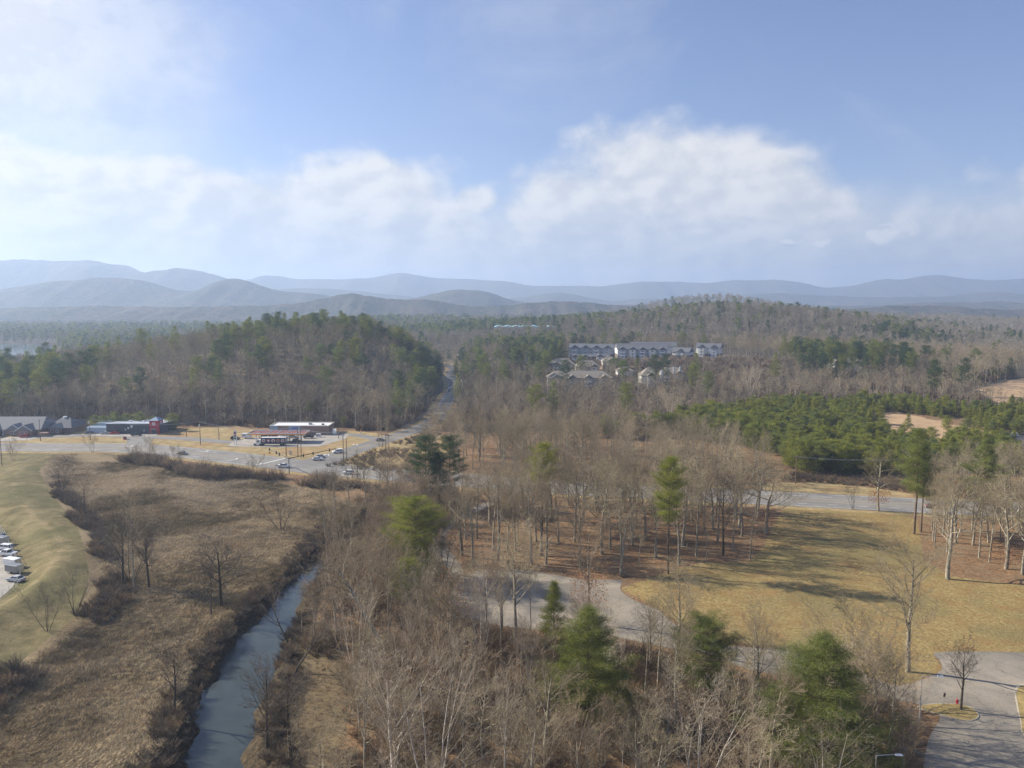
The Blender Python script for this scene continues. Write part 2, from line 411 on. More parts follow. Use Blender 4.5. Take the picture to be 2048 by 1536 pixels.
def ground_material():
    m, N, b = newmat('ground_cover')
    geo = N.node('ShaderNodeNewGeometry'); pos = geo.outputs['Position']
    a1 = N.node('ShaderNodeAttribute', attribute_name='cover_a'); a2 = N.node('ShaderNodeAttribute', attribute_name='cover_b')
    s1 = N.node('ShaderNodeSeparateColor'); N.l.new(a1.outputs['Color'], s1.inputs[0])
    s2 = N.node('ShaderNodeSeparateColor'); N.l.new(a2.outputs['Color'], s2.inputs[0])
    big = N.noise(pos, 0.035, 5, 0.6); mid = N.noise(pos, 0.22, 5, 0.62, 0.4); fine = N.noise(pos, 1.3, 4, 0.65); vf = N.noise(pos, 5.0, 3, 0.6)
    st = N.node('ShaderNodeMapping'); st.inputs['Scale'].default_value = (0.5, 1.6, 1); st.inputs['Rotation'].default_value = (0, 0, R(25))
    N.l.new(pos, st.inputs[0]); streak = N.noise(st.outputs[0], 1.1, 6, 0.7, 1.2)
    edge = N.m('SUBTRACT', N.m('ADD', N.m('MULTIPLY', mid, 0.6), N.m('MULTIPLY', fine, 0.4)), 0.5)
    def mask(v, amt=0.9): return N.ss(N.m('ADD', v, N.m('MULTIPLY', edge, amt)), 0.38, 0.62)
    def two(c1, c2, f, a=0.3, b_=0.7): return N.mix(N.ss(f, a, b_), c1, c2)
    # woodland floor is the base everywhere
    litter = two((0.14, 0.085, 0.045), (0.31, 0.19, 0.10), fine, 0.34, 0.66)
    litter = N.mix(N.ss(mid, 0.42, 0.75), litter, (0.24, 0.18, 0.11))
    litter = N.mix(N.m('MULTIPLY', N.ss(vf, 0.5, 0.75), 0.45), litter, (0.38, 0.21, 0.10))
    far = two((0.105, 0.085, 0.06), (0.15, 0.125, 0.085), mid)
    litter = N.mix(s2.outputs[2], litter, far)
    reed = two((0.10, 0.075, 0.042), (0.24, 0.18, 0.10), streak, 0.3, 0.68)
    reed = N.mix(N.m('MULTIPLY', N.ss(big, 0.45, 0.62), 0.6), reed, (0.36, 0.28, 0.165))
    reed = N.mix(N.m('MULTIPLY', N.ss(mid, 0.55, 0.72), 0.45), reed, (0.17, 0.085, 0.04))
    mown = two((0.12, 0.102, 0.045), (0.25, 0.20, 0.10), mid, 0.3, 0.7)
    mown = N.mix(N.m('MULTIPLY', N.ss(big, 0.42, 0.62), 0.6), mown, (0.12, 0.115, 0.045))
    mown = N.mix(N.m('MULTIPLY', N.ss(fine, 0.48, 0.7), 0.35), mown, (0.07, 0.065, 0.03))
    lawn = two((0.21, 0.155, 0.06), (0.38, 0.285, 0.125), fine, 0.32, 0.68)
    lawn = N.mix(N.m('MULTIPLY', N.ss(mid, 0.42, 0.68), 0.6), lawn, (0.26, 0.15, 0.06))
    lawn = N.mix(N.m('MULTIPLY', N.ss(big, 0.45, 0.62), 0.5), lawn, (0.18, 0.165, 0.07))
    lawn = N.mix(N.m('MULTIPLY', N.ss(vf, 0.52, 0.72), 0.35), lawn, (0.17, 0.11, 0.045))
    verge = two((0.27, 0.205, 0.095), (0.42, 0.32, 0.165), mid, 0.3, 0.7)
    verge = N.mix(N.m('MULTIPLY', N.ss(big, 0.5, 0.65), 0.5), verge, (0.33, 0.18, 0.09))
    path = two((0.27, 0.21, 0.11), (0.36, 0.27, 0.15), fine)
    clay = two((0.42, 0.27, 0.15), (0.50, 0.36, 0.22), mid)
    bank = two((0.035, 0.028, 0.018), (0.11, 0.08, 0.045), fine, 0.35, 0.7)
    c = litter
    c = N.mix(mask(s1.outputs[1]), c, mown)
    c = N.mix(mask(s1.outputs[0]), c, reed)
    c = N.mix(mask(s1.outputs[2]), c, lawn)
    c = N.mix(mask(a1.outputs['Alpha']), c, verge)
    c = N.mix(N.m('MULTIPLY', mask(s2.outputs[0], 0.7), 0.8), c, path)
    c = N.mix(mask(s2.outputs[1]), c, clay)
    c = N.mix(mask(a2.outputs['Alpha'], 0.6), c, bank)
    N.l.new(c, b.inputs['Base Color'])
    b.inputs['Roughness'].default_value = 0.95
    b.inputs['Specular IOR Level'].default_value = 0.1
    bp = N.node('ShaderNodeBump'); bp.inputs['Strength'].default_value = 0.8; bp.inputs['Distance'].default_value = 0.35
    hgt = N.m('ADD', N.m('MULTIPLY', fine, 0.6), N.m('ADD', N.m('MULTIPLY', vf, 0.25), N.m('MULTIPLY', N.m('MULTIPLY', streak, s1.outputs[0]), 1.6)))
    N.l.new(hgt, bp.inputs['Height']); N.l.new(bp.outputs[0], b.inputs['Normal'])
    return m

def asphalt(name, c1, c2, seal=0.35, scale=0.12):
    m, N, b = newmat(name)
    geo = N.node('ShaderNodeNewGeometry'); pos = geo.outputs['Position']
    big = N.noise(pos, scale, 5, 0.6, 0.5); fine = N.noise(pos, 3.0, 4, 0.7)
    c = N.mix(N.ss(N.m('ADD', N.m('MULTIPLY', big, 0.7), N.m('MULTIPLY', fine, 0.3)), 0.35, 0.65), c1, c2)
    vo = N.node('ShaderNodeTexVoronoi', feature='DISTANCE_TO_EDGE'); vo.inputs['Scale'].default_value = 0.16
    mp = N.vm('ADD', pos, None); 
    wob = N.node('ShaderNodeTexNoise'); wob.inputs['Scale'].default_value = 0.5; N.l.new(pos, wob.inputs['Vector'])
    v2 = N.node('ShaderNodeVectorMath'); v2.operation = 'MULTIPLY_ADD'; N.l.new(wob.outputs['Color'], v2.inputs[0]); v2.inputs[1].default_value = (3, 3, 0); N.l.new(pos, v2.inputs[2])
    N.l.new(v2.outputs[0], vo.inputs['Vector'])
    cr = N.m('MULTIPLY', N.ss(vo.outputs[0], 0.0, 0.012, 1, 0), seal)
    c = N.mix(cr, c, tuple(x * 0.45 for x in c1))
    N.l.new(c, b.inputs['Base Color']); b.inputs['Roughness'].default_value = 0.85; b.inputs['Specular IOR Level'].default_value = 0.25
    return m

M_GROUND = ground_material()
M_ROAD = asphalt('highway_asphalt', (0.20, 0.19, 0.175), (0.27, 0.255, 0.23), 0.3)
M_SROAD = asphalt('side_road_asphalt', (0.17, 0.162, 0.15), (0.24, 0.228, 0.205), 0.3)
M_LOT = asphalt('car_park_asphalt', (0.17, 0.155, 0.13), (0.36, 0.31, 0.24), 0.5, 0.07)
M_CONC = asphalt('pale_concrete', (0.30, 0.28, 0.245), (0.42, 0.385, 0.33), 0.2, 0.2)
M_DARKROAD = asphalt('new_asphalt', (0.055, 0.055, 0.06), (0.075, 0.075, 0.08), 0.1)
M_WHITE = simple('road_paint_white', (0.72, 0.71, 0.67), 0.7, var=0.15)
M_YELLOW = simple('road_paint_yellow', (0.62, 0.42, 0.10), 0.7, var=0.15)
M_KERB = simple('kerb_concrete', (0.46, 0.40, 0.30), 0.85, var=0.2)

# ------------------------------------------------------------------ ground
def axis(a0, a1, step, lo, hi, g=1.035):
    m = list(np.arange(a0, a1 + step * 0.5, step))
    up = [m[-1]]; s = step
    while up[-1] < hi: s *= g; up.append(up[-1] + s)
    dn = [m[0]]; s = step
    while dn[-1] > lo: s *= g; dn.append(dn[-1] - s)
    return np.array(dn[1:][::-1] + m + up[1:])
gx = axis(-150, 150, 1.3, -13500, 13500, 1.042)
gy = axis(85, 430, 1.3, -500, 10200, 1.037)
GX, GY = np.meshgrid(gx, gy)
GZ = H(GX, GY)
nx, ny = len(gx), len(gy)
idx = np.arange(nx * ny).reshape(ny, nx)
quads = np.stack([idx[:-1, :-1], idx[:-1, 1:], idx[1:, 1:], idx[1:, :-1]], -1).reshape(-1, 4)
me = mesh_np('ground', np.stack([GX, GY, GZ], -1).reshape(-1, 3), [quads])
fx, fy = GX.ravel(), GY.ravel()
inn = lambda poly, w=1.2: sst(-sdf(fx, fy, poly), -w, w)
dhw = seg_dist(fx, fy, HW); dsr = seg_dist(fx, fy, SR); dfr = np.minimum(seg_dist(fx, fy, FR), seg_dist(fx, fy, FR2))
STRIP = gp([(560, 1290), (610, 1250), (660, 1230), (690, 1300), (700, 1400), (690, 1480), (640, 1560), (640, 1660), (520, 1660), (530, 1500), (540, 1400)])
m_field = np.maximum(sst(-sdf(fx, fy, FIELD), -5, -1), sst(-sdf(fx, fy, STRIP), -2, 2) * 0.9)
m_mown = sst(-sdf(fx, fy, MOWN), -5, -2)
m_lawn = inn(LAWN, 2.0)
VERGE1 = gp([(-400, 876), (0, 866), (60, 862), (130, 853), (180, 845), (215, 866), (300, 868), (345, 856), (480, 852), (560, 870), (700, 862), (760, 868), (742, 880), (700, 900), (620, 925), (500, 925), (380, 915), (250, 905), (0, 905), (-400, 905)])
VERGE2 = gp([(648, 932), (700, 912), (790, 886), (850, 868), (900, 870), (900, 900), (830, 935), (800, 945), (700, 938)])
VERGE3 = gp([(1500, 985), (1500, 968), (1650, 966), (1800, 985), (1900, 1000), (2300, 1010), (2300, 1030), (1800, 1008)])
m_verge = np.maximum(np.maximum(inn(VERGE1, 1.5), inn(VERGE2, 3)), np.maximum(inn(VERGE3, 1.5), sst(dhw, 16, 13)))
m_verge = np.maximum(m_verge, sst(dsr, 10, 7))
m_path = sst(seg_dist(fx, fy, CREST), 4.5, 0.0) * 0.5
TRACK = gp([(1640, 1168), (1638, 1200), (1625, 1230), (1600, 1245)])
m_path = np.maximum(m_path, sst(seg_dist(fx, fy, TRACK), 1.2, 0.2) * 0.3)
PLANT_CLEAR = gp([(1740, 835), (1790, 832), (1900, 850), (1990, 868), (2060, 866), (2060, 900), (1990, 888), (1880, 890), (1800, 872), (1745, 862)])
RFIELD = gp([(1950, 800), (2048, 775), (2300, 770), (2300, 850), (2048, 830), (2000, 822)])
SWATH = gp([(760, 905), (830, 896), (870, 900), (860, 915), (800, 920)])
m_clay = np.maximum(inn(PLANT_CLEAR, 2), inn(RFIELD, 2) * 0.9)
m_clay = np.maximum(m_clay, inn([(600, 1150), (1250, 1050), (2100, 1100), (2300, 1500), (1300, 1500), (800, 1330)], 40) * 0.85)
m_clay = np.maximum(m_clay, inn([(60, 705), (90, 700), (180, 712), (150, 725), (75, 722)], 5) * 0.9)
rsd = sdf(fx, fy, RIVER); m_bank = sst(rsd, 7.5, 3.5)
m_far = sst(fy, 420, 620)
A = np.stack([m_field, m_mown, m_lawn, m_verge], -1); B = np.stack([m_path, m_clay, m_far, m_bank], -1)
A[:, 1] *= 1 - m_bank; 
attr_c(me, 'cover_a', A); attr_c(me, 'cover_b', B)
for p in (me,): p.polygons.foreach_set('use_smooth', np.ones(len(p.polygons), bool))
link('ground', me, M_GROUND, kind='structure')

# ------------------------------------------------------------------ far mountains
def hill_mat():
    m, N, b = newmat('wooded_slopes')
    pos = N.node('ShaderNodeNewGeometry').outputs['Position']
    a = N.noise(pos, 0.005, 6, 0.65); f = N.noise(pos, 0.045, 4, 0.7)
    c = N.mix(N.ss(N.m('ADD', N.m('MULTIPLY', a, 0.5), N.m('MULTIPLY', f, 0.5)), 0.38, 0.62), (0.045, 0.055, 0.035), (0.13, 0.10, 0.075))
    N.l.new(c, b.inputs['Base Color']); b.inputs['Roughness'].default_value = 1.0; b.inputs['Specular IOR Level'].default_value = 0.0
    bp = N.node('ShaderNodeBump'); bp.inputs['Strength'].default_value = 1.0; bp.inputs['Distance'].default_value = 14
    N.l.new(f, bp.inputs['Height']); N.l.new(bp.outputs[0], b.inputs['Normal'])
    return m
M_HILL = hill_mat()
def ridge(prof, Yc, depth, seed, n=700):
    xs_px = np.linspace(prof[0][0], prof[-1][0], n)
    ys = np.interp(xs_px, [p[0] for p in prof], [p[1] for p in prof])
    ys = ys + fbm(xs_px, xs_px * 0 + seed, 110, 5, seed + 2) * 9
    # soften the corners of the outline
    k = 9; ys = np.convolve(np.pad(ys, k // 2, 'edge'), np.hanning(k + 2)[1:-1] / np.hanning(k + 2)[1:-1].sum(), 'valid')
    X_ = (xs_px - 1024) / FOC * Yc
    top = np.array([CAM_H + Yc * math.tan(math.atan((768 - y) / FOC) - PITCH) for y in ys])
    nv = 46
    t = np.linspace(-1, 1, nv)
    XX = np.repeat(X_[None, :], nv, 0); TT = np.repeat(t[:, None], n, 1)
    # spurs and hollows run down the flank
    spur = fbm(XX, TT * 0 + seed * 7, depth * 0.35, 4, seed)
    prof2 = np.cos(np.clip(np.abs(TT), 0, 1) * math.pi / 2) ** 1.25
    wav = 1 - 0.55 * np.clip(np.abs(TT), 0, 1) * (1 - np.abs(TT)) * 4 * (0.5 + spur * 1.3)
    YY = Yc + TT * depth + fbm(XX, TT * 300, depth * 0.5, 3, seed + 5) * depth * 0.25 * np.abs(TT)
    ZZ = top[None, :] * prof2 * wav + fbm(XX, YY, 200, 5, seed + 9) * top[None, :] * 0.12 * (1 - prof2 ** 6) - 6 * np.abs(TT) + fbm(XX, YY, 25, 2, seed) * 4
    me = mesh_np('mountain_ridge', np.stack([XX, YY, ZZ], -1).reshape(-1, 3), [np.stack([a.ravel() for a in (np.arange(nv * n).reshape(nv, n)[:-1, :-1], np.arange(nv * n).reshape(nv, n)[:-1, 1:], np.arange(nv * n).reshape(nv, n)[1:, 1:], np.arange(nv * n).reshape(nv, n)[1:, :-1])], -1)])
    me.polygons.foreach_set('use_smooth', np.ones(len(me.polygons), bool))
    link('mountain_ridge', me, M_HILL, kind='structure')
ridge([(-1600, 560), (-900, 540), (-300, 550), (100, 560), (400, 556), (480, 560), (560, 551), (640, 556), (740, 556), (775, 545), (805, 540), (850, 550), (950, 556), (1010, 561), (1060, 573),
       (1150, 571), (1250, 568), (1322, 562), (1400, 568), (1500, 561), (1600, 560), (1640, 569), (1720, 566), (1760, 557), (1800, 560), (1860, 552), (1930, 561), (2048, 553), (2400, 548), (3200, 560)], 8800, 1100, 3)
ridge([(-1400, 540), (-700, 515), (-200, 512), (0, 517), (110, 520), (200, 518), (235, 530), (270, 547), (330, 541), (385, 535), (430, 545), (480, 562), (560, 575), (680, 580), (800, 590),
       (900, 600), (1060, 596), (1140, 587), (1220, 600), (1330, 600), (1440, 590), (1560, 586), (1650, 596), (1800, 592), (1960, 584), (2100, 592), (2400, 580), (3200, 585)], 6300, 950, 13)
ridge([(-1400, 570), (-600, 560), (-100, 578), (40, 574), (120, 563), (190, 556), (245, 553), (300, 560), (350, 577), (400, 583), (440, 563), (478, 556), (510, 566), (560, 584), (640, 586),
       (720, 596), (800, 602), (850, 592), (900, 579), (960, 581), (1030, 600), (1100, 606), (1300, 612), (1600, 610), (2048, 606), (2400, 600), (3000, 604)], 4300, 650, 29)
ridge([(-1200, 600), (-400, 604), (0, 612), (300, 614), (520, 612), (600, 606), (650, 592), (700, 585), (760, 593), (860, 602), (940, 611), (1020, 609), (1100, 603), (1180, 606), (1250, 612),
       (1500, 612), (1700, 617), (1800, 611), (1900, 612), (2048, 619), (2400, 612)], 2950, 330, 41)

# ------------------------------------------------------------------ water
def water_mat(name, col, rough, sc):
    m, N, b = newmat(name)
    pos = N.node('ShaderNodeNewGeometry').outputs['Position']
    n = N.noise(pos, 0.08, 4, 0.6); f = N.noise(pos, sc, 4, 0.6)
    N.l.new(N.mix(N.ss(n, 0.35, 0.65), col, tuple(c * 1.35 for c in col)), b.inputs['Base Color'])
    b.inputs['Roughness'].default_value = rough; b.inputs['IOR'].default_value = 1.333
    bp = N.node('ShaderNodeBump'); bp.inputs['Strength'].default_value = 0.12; bp.inputs['Distance'].default_value = 0.1
    N.l.new(f, bp.inputs['Height']); N.l.new(bp.outputs[0], b.inputs['Normal'])
    return m
def flat_poly(name, poly, z, mat, **props):
    bm = bmesh.new()
    vs_ = [bm.verts.new((p[0], p[1], z)) for p in poly]
    f = bm.faces.new(vs_)
    if f.calc_area() and f.normal.z < 0: f.normal_flip()
    bmesh.ops.triangulate(bm, faces=[f])
    for f in bm.faces:
        f.normal_update()
        if f.normal.z < 0: f.normal_flip()
    me = bpy.data.meshes.new(name); bm.to_mesh(me); bm.free()
    return link(name, me, mat, **props)
RW = RIVER
off = [(p[0] - 5, p[1]) for p in smooth_line(RIVL, 3)] + [(p[0] + 5, p[1]) for p in smooth_line(RIVR, 3)][::-1]
flat_poly('river_water', off, -3.0, water_mat('river_surface', (0.042, 0.052, 0.05), 0.04, 1.2), kind='structure')
flat_poly('lake_water', [(p[0] * 1.0, p[1]) for p in LAKE], -1.2, water_mat('lake_surface', (0.12, 0.15, 0.17), 0.08, 0.6), kind='structure')

# ------------------------------------------------------------------ roads
def strip(pts, o0, o1, z, name='strip'):
    P_ = np.array(pts); T = np.gradient(P_, axis=0); T /= np.linalg.norm(T, axis=1)[:, None] + 1e-9
    Nn = np.stack([T[:, 1], -T[:, 0]], -1)         # right of travel
    w0 = o0 if np.ndim(o0) else np.full(len(P_), o0); w1 = o1 if np.ndim(o1) else np.full(len(P_), o1)
    A_ = P_ + Nn * w0[:, None]; B_ = P_ + Nn * w1[:, None]
    n = len(P_)
    V = np.concatenate([np.c_[A_, np.full(n, z)], np.c_[B_, np.full(n, z)]])
    i = np.arange(n - 1)
    return mesh_np(name, V, [np.stack([i, i + 1, n + i + 1, n + i], -1)[:, ::-1] if o0 is not None else None])
def resample(pts, step):
    P_ = np.array(pts); L = np.r_[0, np.cumsum(np.linalg.norm(np.diff(P_, axis=0), axis=1))]
    s = np.arange(0, L[-1], step)
    return np.c_[np.interp(s, L, P_[:, 0]), np.interp(s, L, P_[:, 1])], s
def up(me):
    bm = bmesh.new(); bm.from_mesh(me)
    for f in bm.faces:
        f.normal_update()
        if f.normal.z < 0: f.normal_flip()
    bm.to_mesh(me); bm.free(); return me
hp, hs = resample(HW, 2.0)
highway = link('highway', up(strip(hp, -10.6, 10.6, 0.050)), M_ROAD, kind='structure')
sp_, ss_ = resample(SR, 2.5)
wid = np.interp(sp_[:, 1], [330, 345, 365, 420, 470, 1200], [13, 8.5, 6.6, 5.4, 4.9, 4.7])
side = link('side_road', up(strip(sp_, -wid, wid, 0.055)), M_SROAD, kind='structure')
fp, fs_ = resample(FR, 2.0)
front = link('access_road', up(strip(fp, -4.2, 4.2, 0.046)), M_ROAD, kind='structure')
fp2, _ = resample(FR2, 2.0)
link('access_road', up(strip(fp2, -3.6, 3.6, 0.047)), M_ROAD, kind='structure')
conn = smooth_line(gp([(275, 873), (278, 884), (274, 893)]), 4)
link('access_road', up(strip(resample(conn, 1.5)[0], -5.5, 5.5, 0.060)), M_ROAD, kind='structure')
flat_poly('forecourt', STATION, 0.064, M_CONC, kind='structure')
flat_poly('forecourt_apron', gp([(-60, 874), (0, 873.5), (60, 872), (78, 875), (60, 880), (-60, 885)]), 0.066, M_CONC, kind='structure')
flat_poly('forecourt_apron', gp([(178, 868), (297, 868.3), (318, 868), (312, 872), (280, 874), (180, 871.5)]), 0.066, M_CONC, kind='structure')
lot = flat_poly('car_park', smooth_line(LOT, 2), 0.052, M_LOT, kind='structure')
lp, _ = resample(LANE, 1.5)
link('lane', up(strip(lp, -1.9, 1.9, 0.056)), M_LOT, kind='structure')
flat_poly('storage_yard', YARD, 0.05, M_CONC, kind='structure')
DRV = gp([(1985, 852), (2000, 868), (2013, 884), (2030, 900), (2060, 925), (2400, 925), (2400, 868), (2100, 868), (2040, 872)])
flat_poly('driveway', gp([(2010, 876), (2022, 884), (2040, 897), (2075, 925), (2400, 925), (2400, 868), (2060, 868)]), 0.9, M_DARKROAD, kind='structure')
# painted lines: one mesh for each line, each dash its own piece
def line_piece(pts, s0, s1, off_, hw, z, mat, parent, name):
    P_ = np.array(pts); L = np.r_[0, np.cumsum(np.linalg.norm(np.diff(P_, axis=0), axis=1))]
    s = np.arange(s0, s1 + 0.01, min(6.0, s1 - s0))
    q = np.c_[np.interp(s, L, P_[:, 0]), np.interp(s, L, P_[:, 1])]
    e = 0.5
    qa = np.c_[np.interp(s - e, L, P_[:, 0]), np.interp(s - e, L, P_[:, 1])]; qb = np.c_[np.interp(s + e, L, P_[:, 0]), np.interp(s + e, L, P_[:, 1])]
    T = qb - qa; T /= np.linalg.norm(T, axis=1)[:, None]
    Nn = np.stack([T[:, 1], -T[:, 0]], -1); n = len(s)
    V = np.concatenate([np.c_[q + Nn * (off_ - hw), np.full(n, z)], np.c_[q + Nn * (off_ + hw), np.full(n, z)]])
    i = np.arange(n - 1)
    return link(name, up(mesh_np(name, V, [np.stack([i, i + 1, n + i + 1, n + i], -1)])), mat, parent)
Lh = hs[-1]
jx = hs[np.argmin(np.hypot(hp[:, 0] + 88, hp[:, 1] - 326))]      # junction along the highway
for a, b_ in ((5, jx - 24), (jx + 22, Lh - 5)):
    for o_ in (-1.9, 1.9): line_piece(hp, a, b_, o_, 0.09, 0.058, M_YELLOW, highway, 'lane_line')
    for o_ in (-9.3, 9.3): line_piece(hp, a, b_, o_, 0.09, 0.058, M_WHITE, highway, 'lane_line')
s = 150.0
while s < Lh - 10:
    if abs(s - jx) > 26:
        for o_ in (-5.6, 5.6): line_piece(hp, s, s + 3.2, o_, 0.11, 0.058, M_WHITE, highway, 'lane_dash')
    s += 10.0
line_piece(hp, jx + 21, jx + 21.8, 3, 6.5, 0.059, M_WHITE, highway, 'stop_line')
line_piece(hp, jx - 24, jx - 23.2, -3, 6.5, 0.059, M_WHITE, highway, 'stop_line')
def arrow(x, y, rz, parent):
    b = MB(); z = 0.0
    b.add([(-0.15, -1.8, z), (0.15, -1.8, z), (0.15, 0.2, z), (-0.15, 0.2, z)], [(0, 1, 2, 3)])
    b.add([(-0.15, -0.1, z), (-0.15, 0.25, z), (-0.9, 0.25, z), (-0.9, -0.1, z)], [(0, 1, 2, 3)])
    b.add([(-0.9, -0.6, z), (-0.9, 0.75, z), (-1.7, 0.08, z)], [(0, 1, 2)])
    me = up(b.mesh('turn_arrow')); o = link('turn_arrow', me, M_WHITE, parent); o.location = (x, y, 0.062); o.rotation_euler = (0, 0, rz); o.scale = (1.5, 1.5, 1)
for px, py in ((262, 893), (413, 903), (472, 919), (520, 929)):
    x, y = g0(px, py); arrow(x, y, R(-80), highway)
for a, b_ in ((22, 120), (120, 400)):
    for o_ in ((-0.9, 0.9) if a < 100 else (-0.25, 1.1)): line_piece(sp_, a, b_, o_, 0.08, 0.063, M_YELLOW, side, 'lane_line')
for o_ in (-4.2, 4.2): line_piece(sp_, 70, 400, o_, 0.08, 0.063, M_WHITE, side, 'lane_line')
line_piece(sp_, 16, 16.8, -4, 3.6, 0.063, M_WHITE, side, 'stop_line')
for px, py in ((657, 909), (686, 897), (714, 889)):
    x, y = g0(px, py); arrow(x, y, R(15), side)

# ------------------------------------------------------------------ haze
hm_ = bpy.data.materials.new('haze'); hm_.use_nodes = True
HN = NT(hm_.node_tree)
for x in list(HN.n):
    if x.type != 'OUTPUT_MATERIAL': HN.n.remove(x)
ho = [x for x in HN.n if x.type == 'OUTPUT_MATERIAL'][0]
pv = HN.node('ShaderNodeVolumePrincipled')
pv.inputs['Color'].default_value = (0.58, 0.74, 1.0, 1)
pv.inputs['Density'].default_value = 0.00017
pv.inputs['Anisotropy'].default_value = 0.35
HN.l.new(pv.outputs[0], ho.inputs['Volume'])
hm_.cycles.volume_sampling = 'DISTANCE'
MB().box(-15500, -900, -9, 15500, 12500, 560).build('haze', hm_, kind='stuff')
# ------------------------------------------------------------------ tree materials
def bark_mat(name, dark, light, twig, twig2):
    m, N, b = newmat(name)
    tc_ = N.node('ShaderNodeTexCoord').outputs['Object']
    st = N.node('ShaderNodeMapping'); st.inputs['Scale'].default_value = (3, 3, 0.7); N.l.new(tc_, st.inputs[0])
    n = N.noise(st.outputs[0], 1.6, 5, 0.65)
    rnd = N.node('ShaderNodeObjectInfo').outputs['Random']
    thin = N.node('ShaderNodeAttribute', attribute_name='thin').outputs['Fac']
    bk = N.mix(N.ss(n, 0.35, 0.65), dark, light)
    tw = N.mix(rnd, twig, twig2)
    c = N.mix(thin, bk, tw)
    hs_ = N.node('ShaderNodeHueSaturation'); N.l.new(c, hs_.inputs['Color'])
    N.l.new(N.m('ADD', 0.78, N.m('MULTIPLY', N.m('FRACT', N.m('MULTIPLY', rnd, 7.31)), 0.44)), hs_.inputs['Value'])
    N.l.new(hs_.outputs[0], b.inputs['Base Color'])
    b.inputs['Roughness'].default_value = 0.9; b.inputs['Specular IOR Level'].default_value = 0.15
    return m
def needle_mat(name, c1, c2, c3):
    m, N, b = newmat(name)
    tc_ = N.node('ShaderNodeTexCoord').outputs['Object']
    n = N.noise(tc_, 0.55, 4, 0.6)
    rnd = N.node('ShaderNodeObjectInfo').outputs['Random']
    tone = N.node('ShaderNodeAttribute', attribute_name='thin').outputs['Fac']
    c = N.mix(N.ss(n, 0.35, 0.65), c1, c2)
    c = N.mix(N.m('MULTIPLY', rnd, 0.6), c, c3)
    hs_ = N.node('ShaderNodeHueSaturation'); N.l.new(c, hs_.inputs['Color'])
    N.l.new(N.m('ADD', 0.5, N.m('MULTIPLY', tone, 0.95)), hs_.inputs['Value'])
    N.l.new(hs_.outputs[0], b.inputs['Base Color'])
    b.inputs['Roughness'].default_value = 0.75; b.inputs['Specular IOR Level'].default_value = 0.25
    tr = N.node('ShaderNodeBsdfTranslucent'); N.l.new(hs_.outputs[0], tr.inputs['Color'])
    mx_ = N.node('ShaderNodeMixShader'); mx_.inputs[0].default_value = 0.42
    o = [x for x in N.n if x.type == 'OUTPUT_MATERIAL'][0]
    N.l.new(b.outputs[0], mx_.inputs[1]); N.l.new(tr.outputs[0], mx_.inputs[2]); N.l.new(mx_.outputs[0], o.inputs[0])
    return m
M_BARK = bark_mat('grey_bark', (0.14, 0.12, 0.085), (0.42, 0.375, 0.285), (0.25, 0.205, 0.125), (0.36, 0.30, 0.195))
M_DBARK = bark_mat('dark_bark', (0.05, 0.042, 0.033), (0.12, 0.10, 0.075), (0.13, 0.105, 0.08), (0.17, 0.14, 0.11))
M_WBARK = bark_mat('pale_bark', (0.30, 0.26, 0.20), (0.66, 0.62, 0.54), (0.40, 0.33, 0.24), (0.46, 0.38, 0.28))
M_RBARK = bark_mat('ruddy_bark', (0.15, 0.125, 0.095), (0.42, 0.36, 0.28), (0.27, 0.20, 0.13), (0.34, 0.265, 0.18))
M_PBARK = bark_mat('pine_bark', (0.09, 0.065, 0.045), (0.20, 0.145, 0.10), (0.13, 0.10, 0.07), (0.13, 0.10, 0.07))
M_PINE = needle_mat('pine_needles', (0.15, 0.175, 0.032), (0.28, 0.29, 0.055), (0.12, 0.17, 0.07))
M_YPINE = needle_mat('yellow_green_needles', (0.19, 0.215, 0.032), (0.35, 0.335, 0.05), (0.17, 0.21, 0.035))
M_DPINE = needle_mat('dark_needles', (0.05, 0.085, 0.032), (0.09, 0.13, 0.04), (0.045, 0.085, 0.04))
M_SHRUB = bark_mat('brush_stems', (0.11, 0.07, 0.045), (0.19, 0.12, 0.075), (0.18, 0.135, 0.085), (0.29, 0.205, 0.125))
M_LEAF = needle_mat('dead_leaves', (0.32, 0.15, 0.07), (0.42, 0.20, 0.09), (0.28, 0.15, 0.08))
def reed_mat():
    m, N, b = newmat('dry_grass_blades')
    pos = N.node('ShaderNodeNewGeometry').outputs['Position']
    tone = N.node('ShaderNodeAttribute', attribute_name='thin').outputs['Fac']
    big = N.noise(pos, 0.028, 4, 0.6, 0.6); mid = N.noise(pos, 0.13, 4, 0.65, 0.4)
    c = N.mix(N.ss(mid, 0.35, 0.65), (0.18, 0.135, 0.075), (0.38, 0.29, 0.17))
    c = N.mix(N.m('MULTIPLY', N.ss(big, 0.47, 0.62), 0.85), c, (0.50, 0.40, 0.25))
    c = N.mix(N.m('MULTIPLY', N.ss(big, 0.50, 0.36), 0.7), c, (0.125, 0.105, 0.05))
    c = N.mix(N.m('MULTIPLY', N.ss(mid, 0.58, 0.72), 0.6), c, (0.27, 0.145, 0.06))
    sp3 = N.node('ShaderNodeSeparateXYZ'); N.l.new(pos, sp3.inputs[0])
    top = N.m('MULTIPLY', N.ss(sp3.outputs[1], 262, 285), N.ss(big, 0.38, 0.55))
    c = N.mix(N.m('MULTIPLY', top, 0.7), c, (0.62, 0.50, 0.33))
    hs_ = N.node('ShaderNodeHueSaturation'); N.l.new(c, hs_.inputs['Color'])
    N.l.new(N.m('ADD', 0.6, N.m('MULTIPLY', tone, 0.75)), hs_.inputs['Value'])
    N.l.new(hs_.outputs[0], b.inputs['Base Color']); b.inputs['Roughness'].default_value = 0.85; b.inputs['Specular IOR Level'].default_value = 0.1
    return m
M_REED = reed_mat()
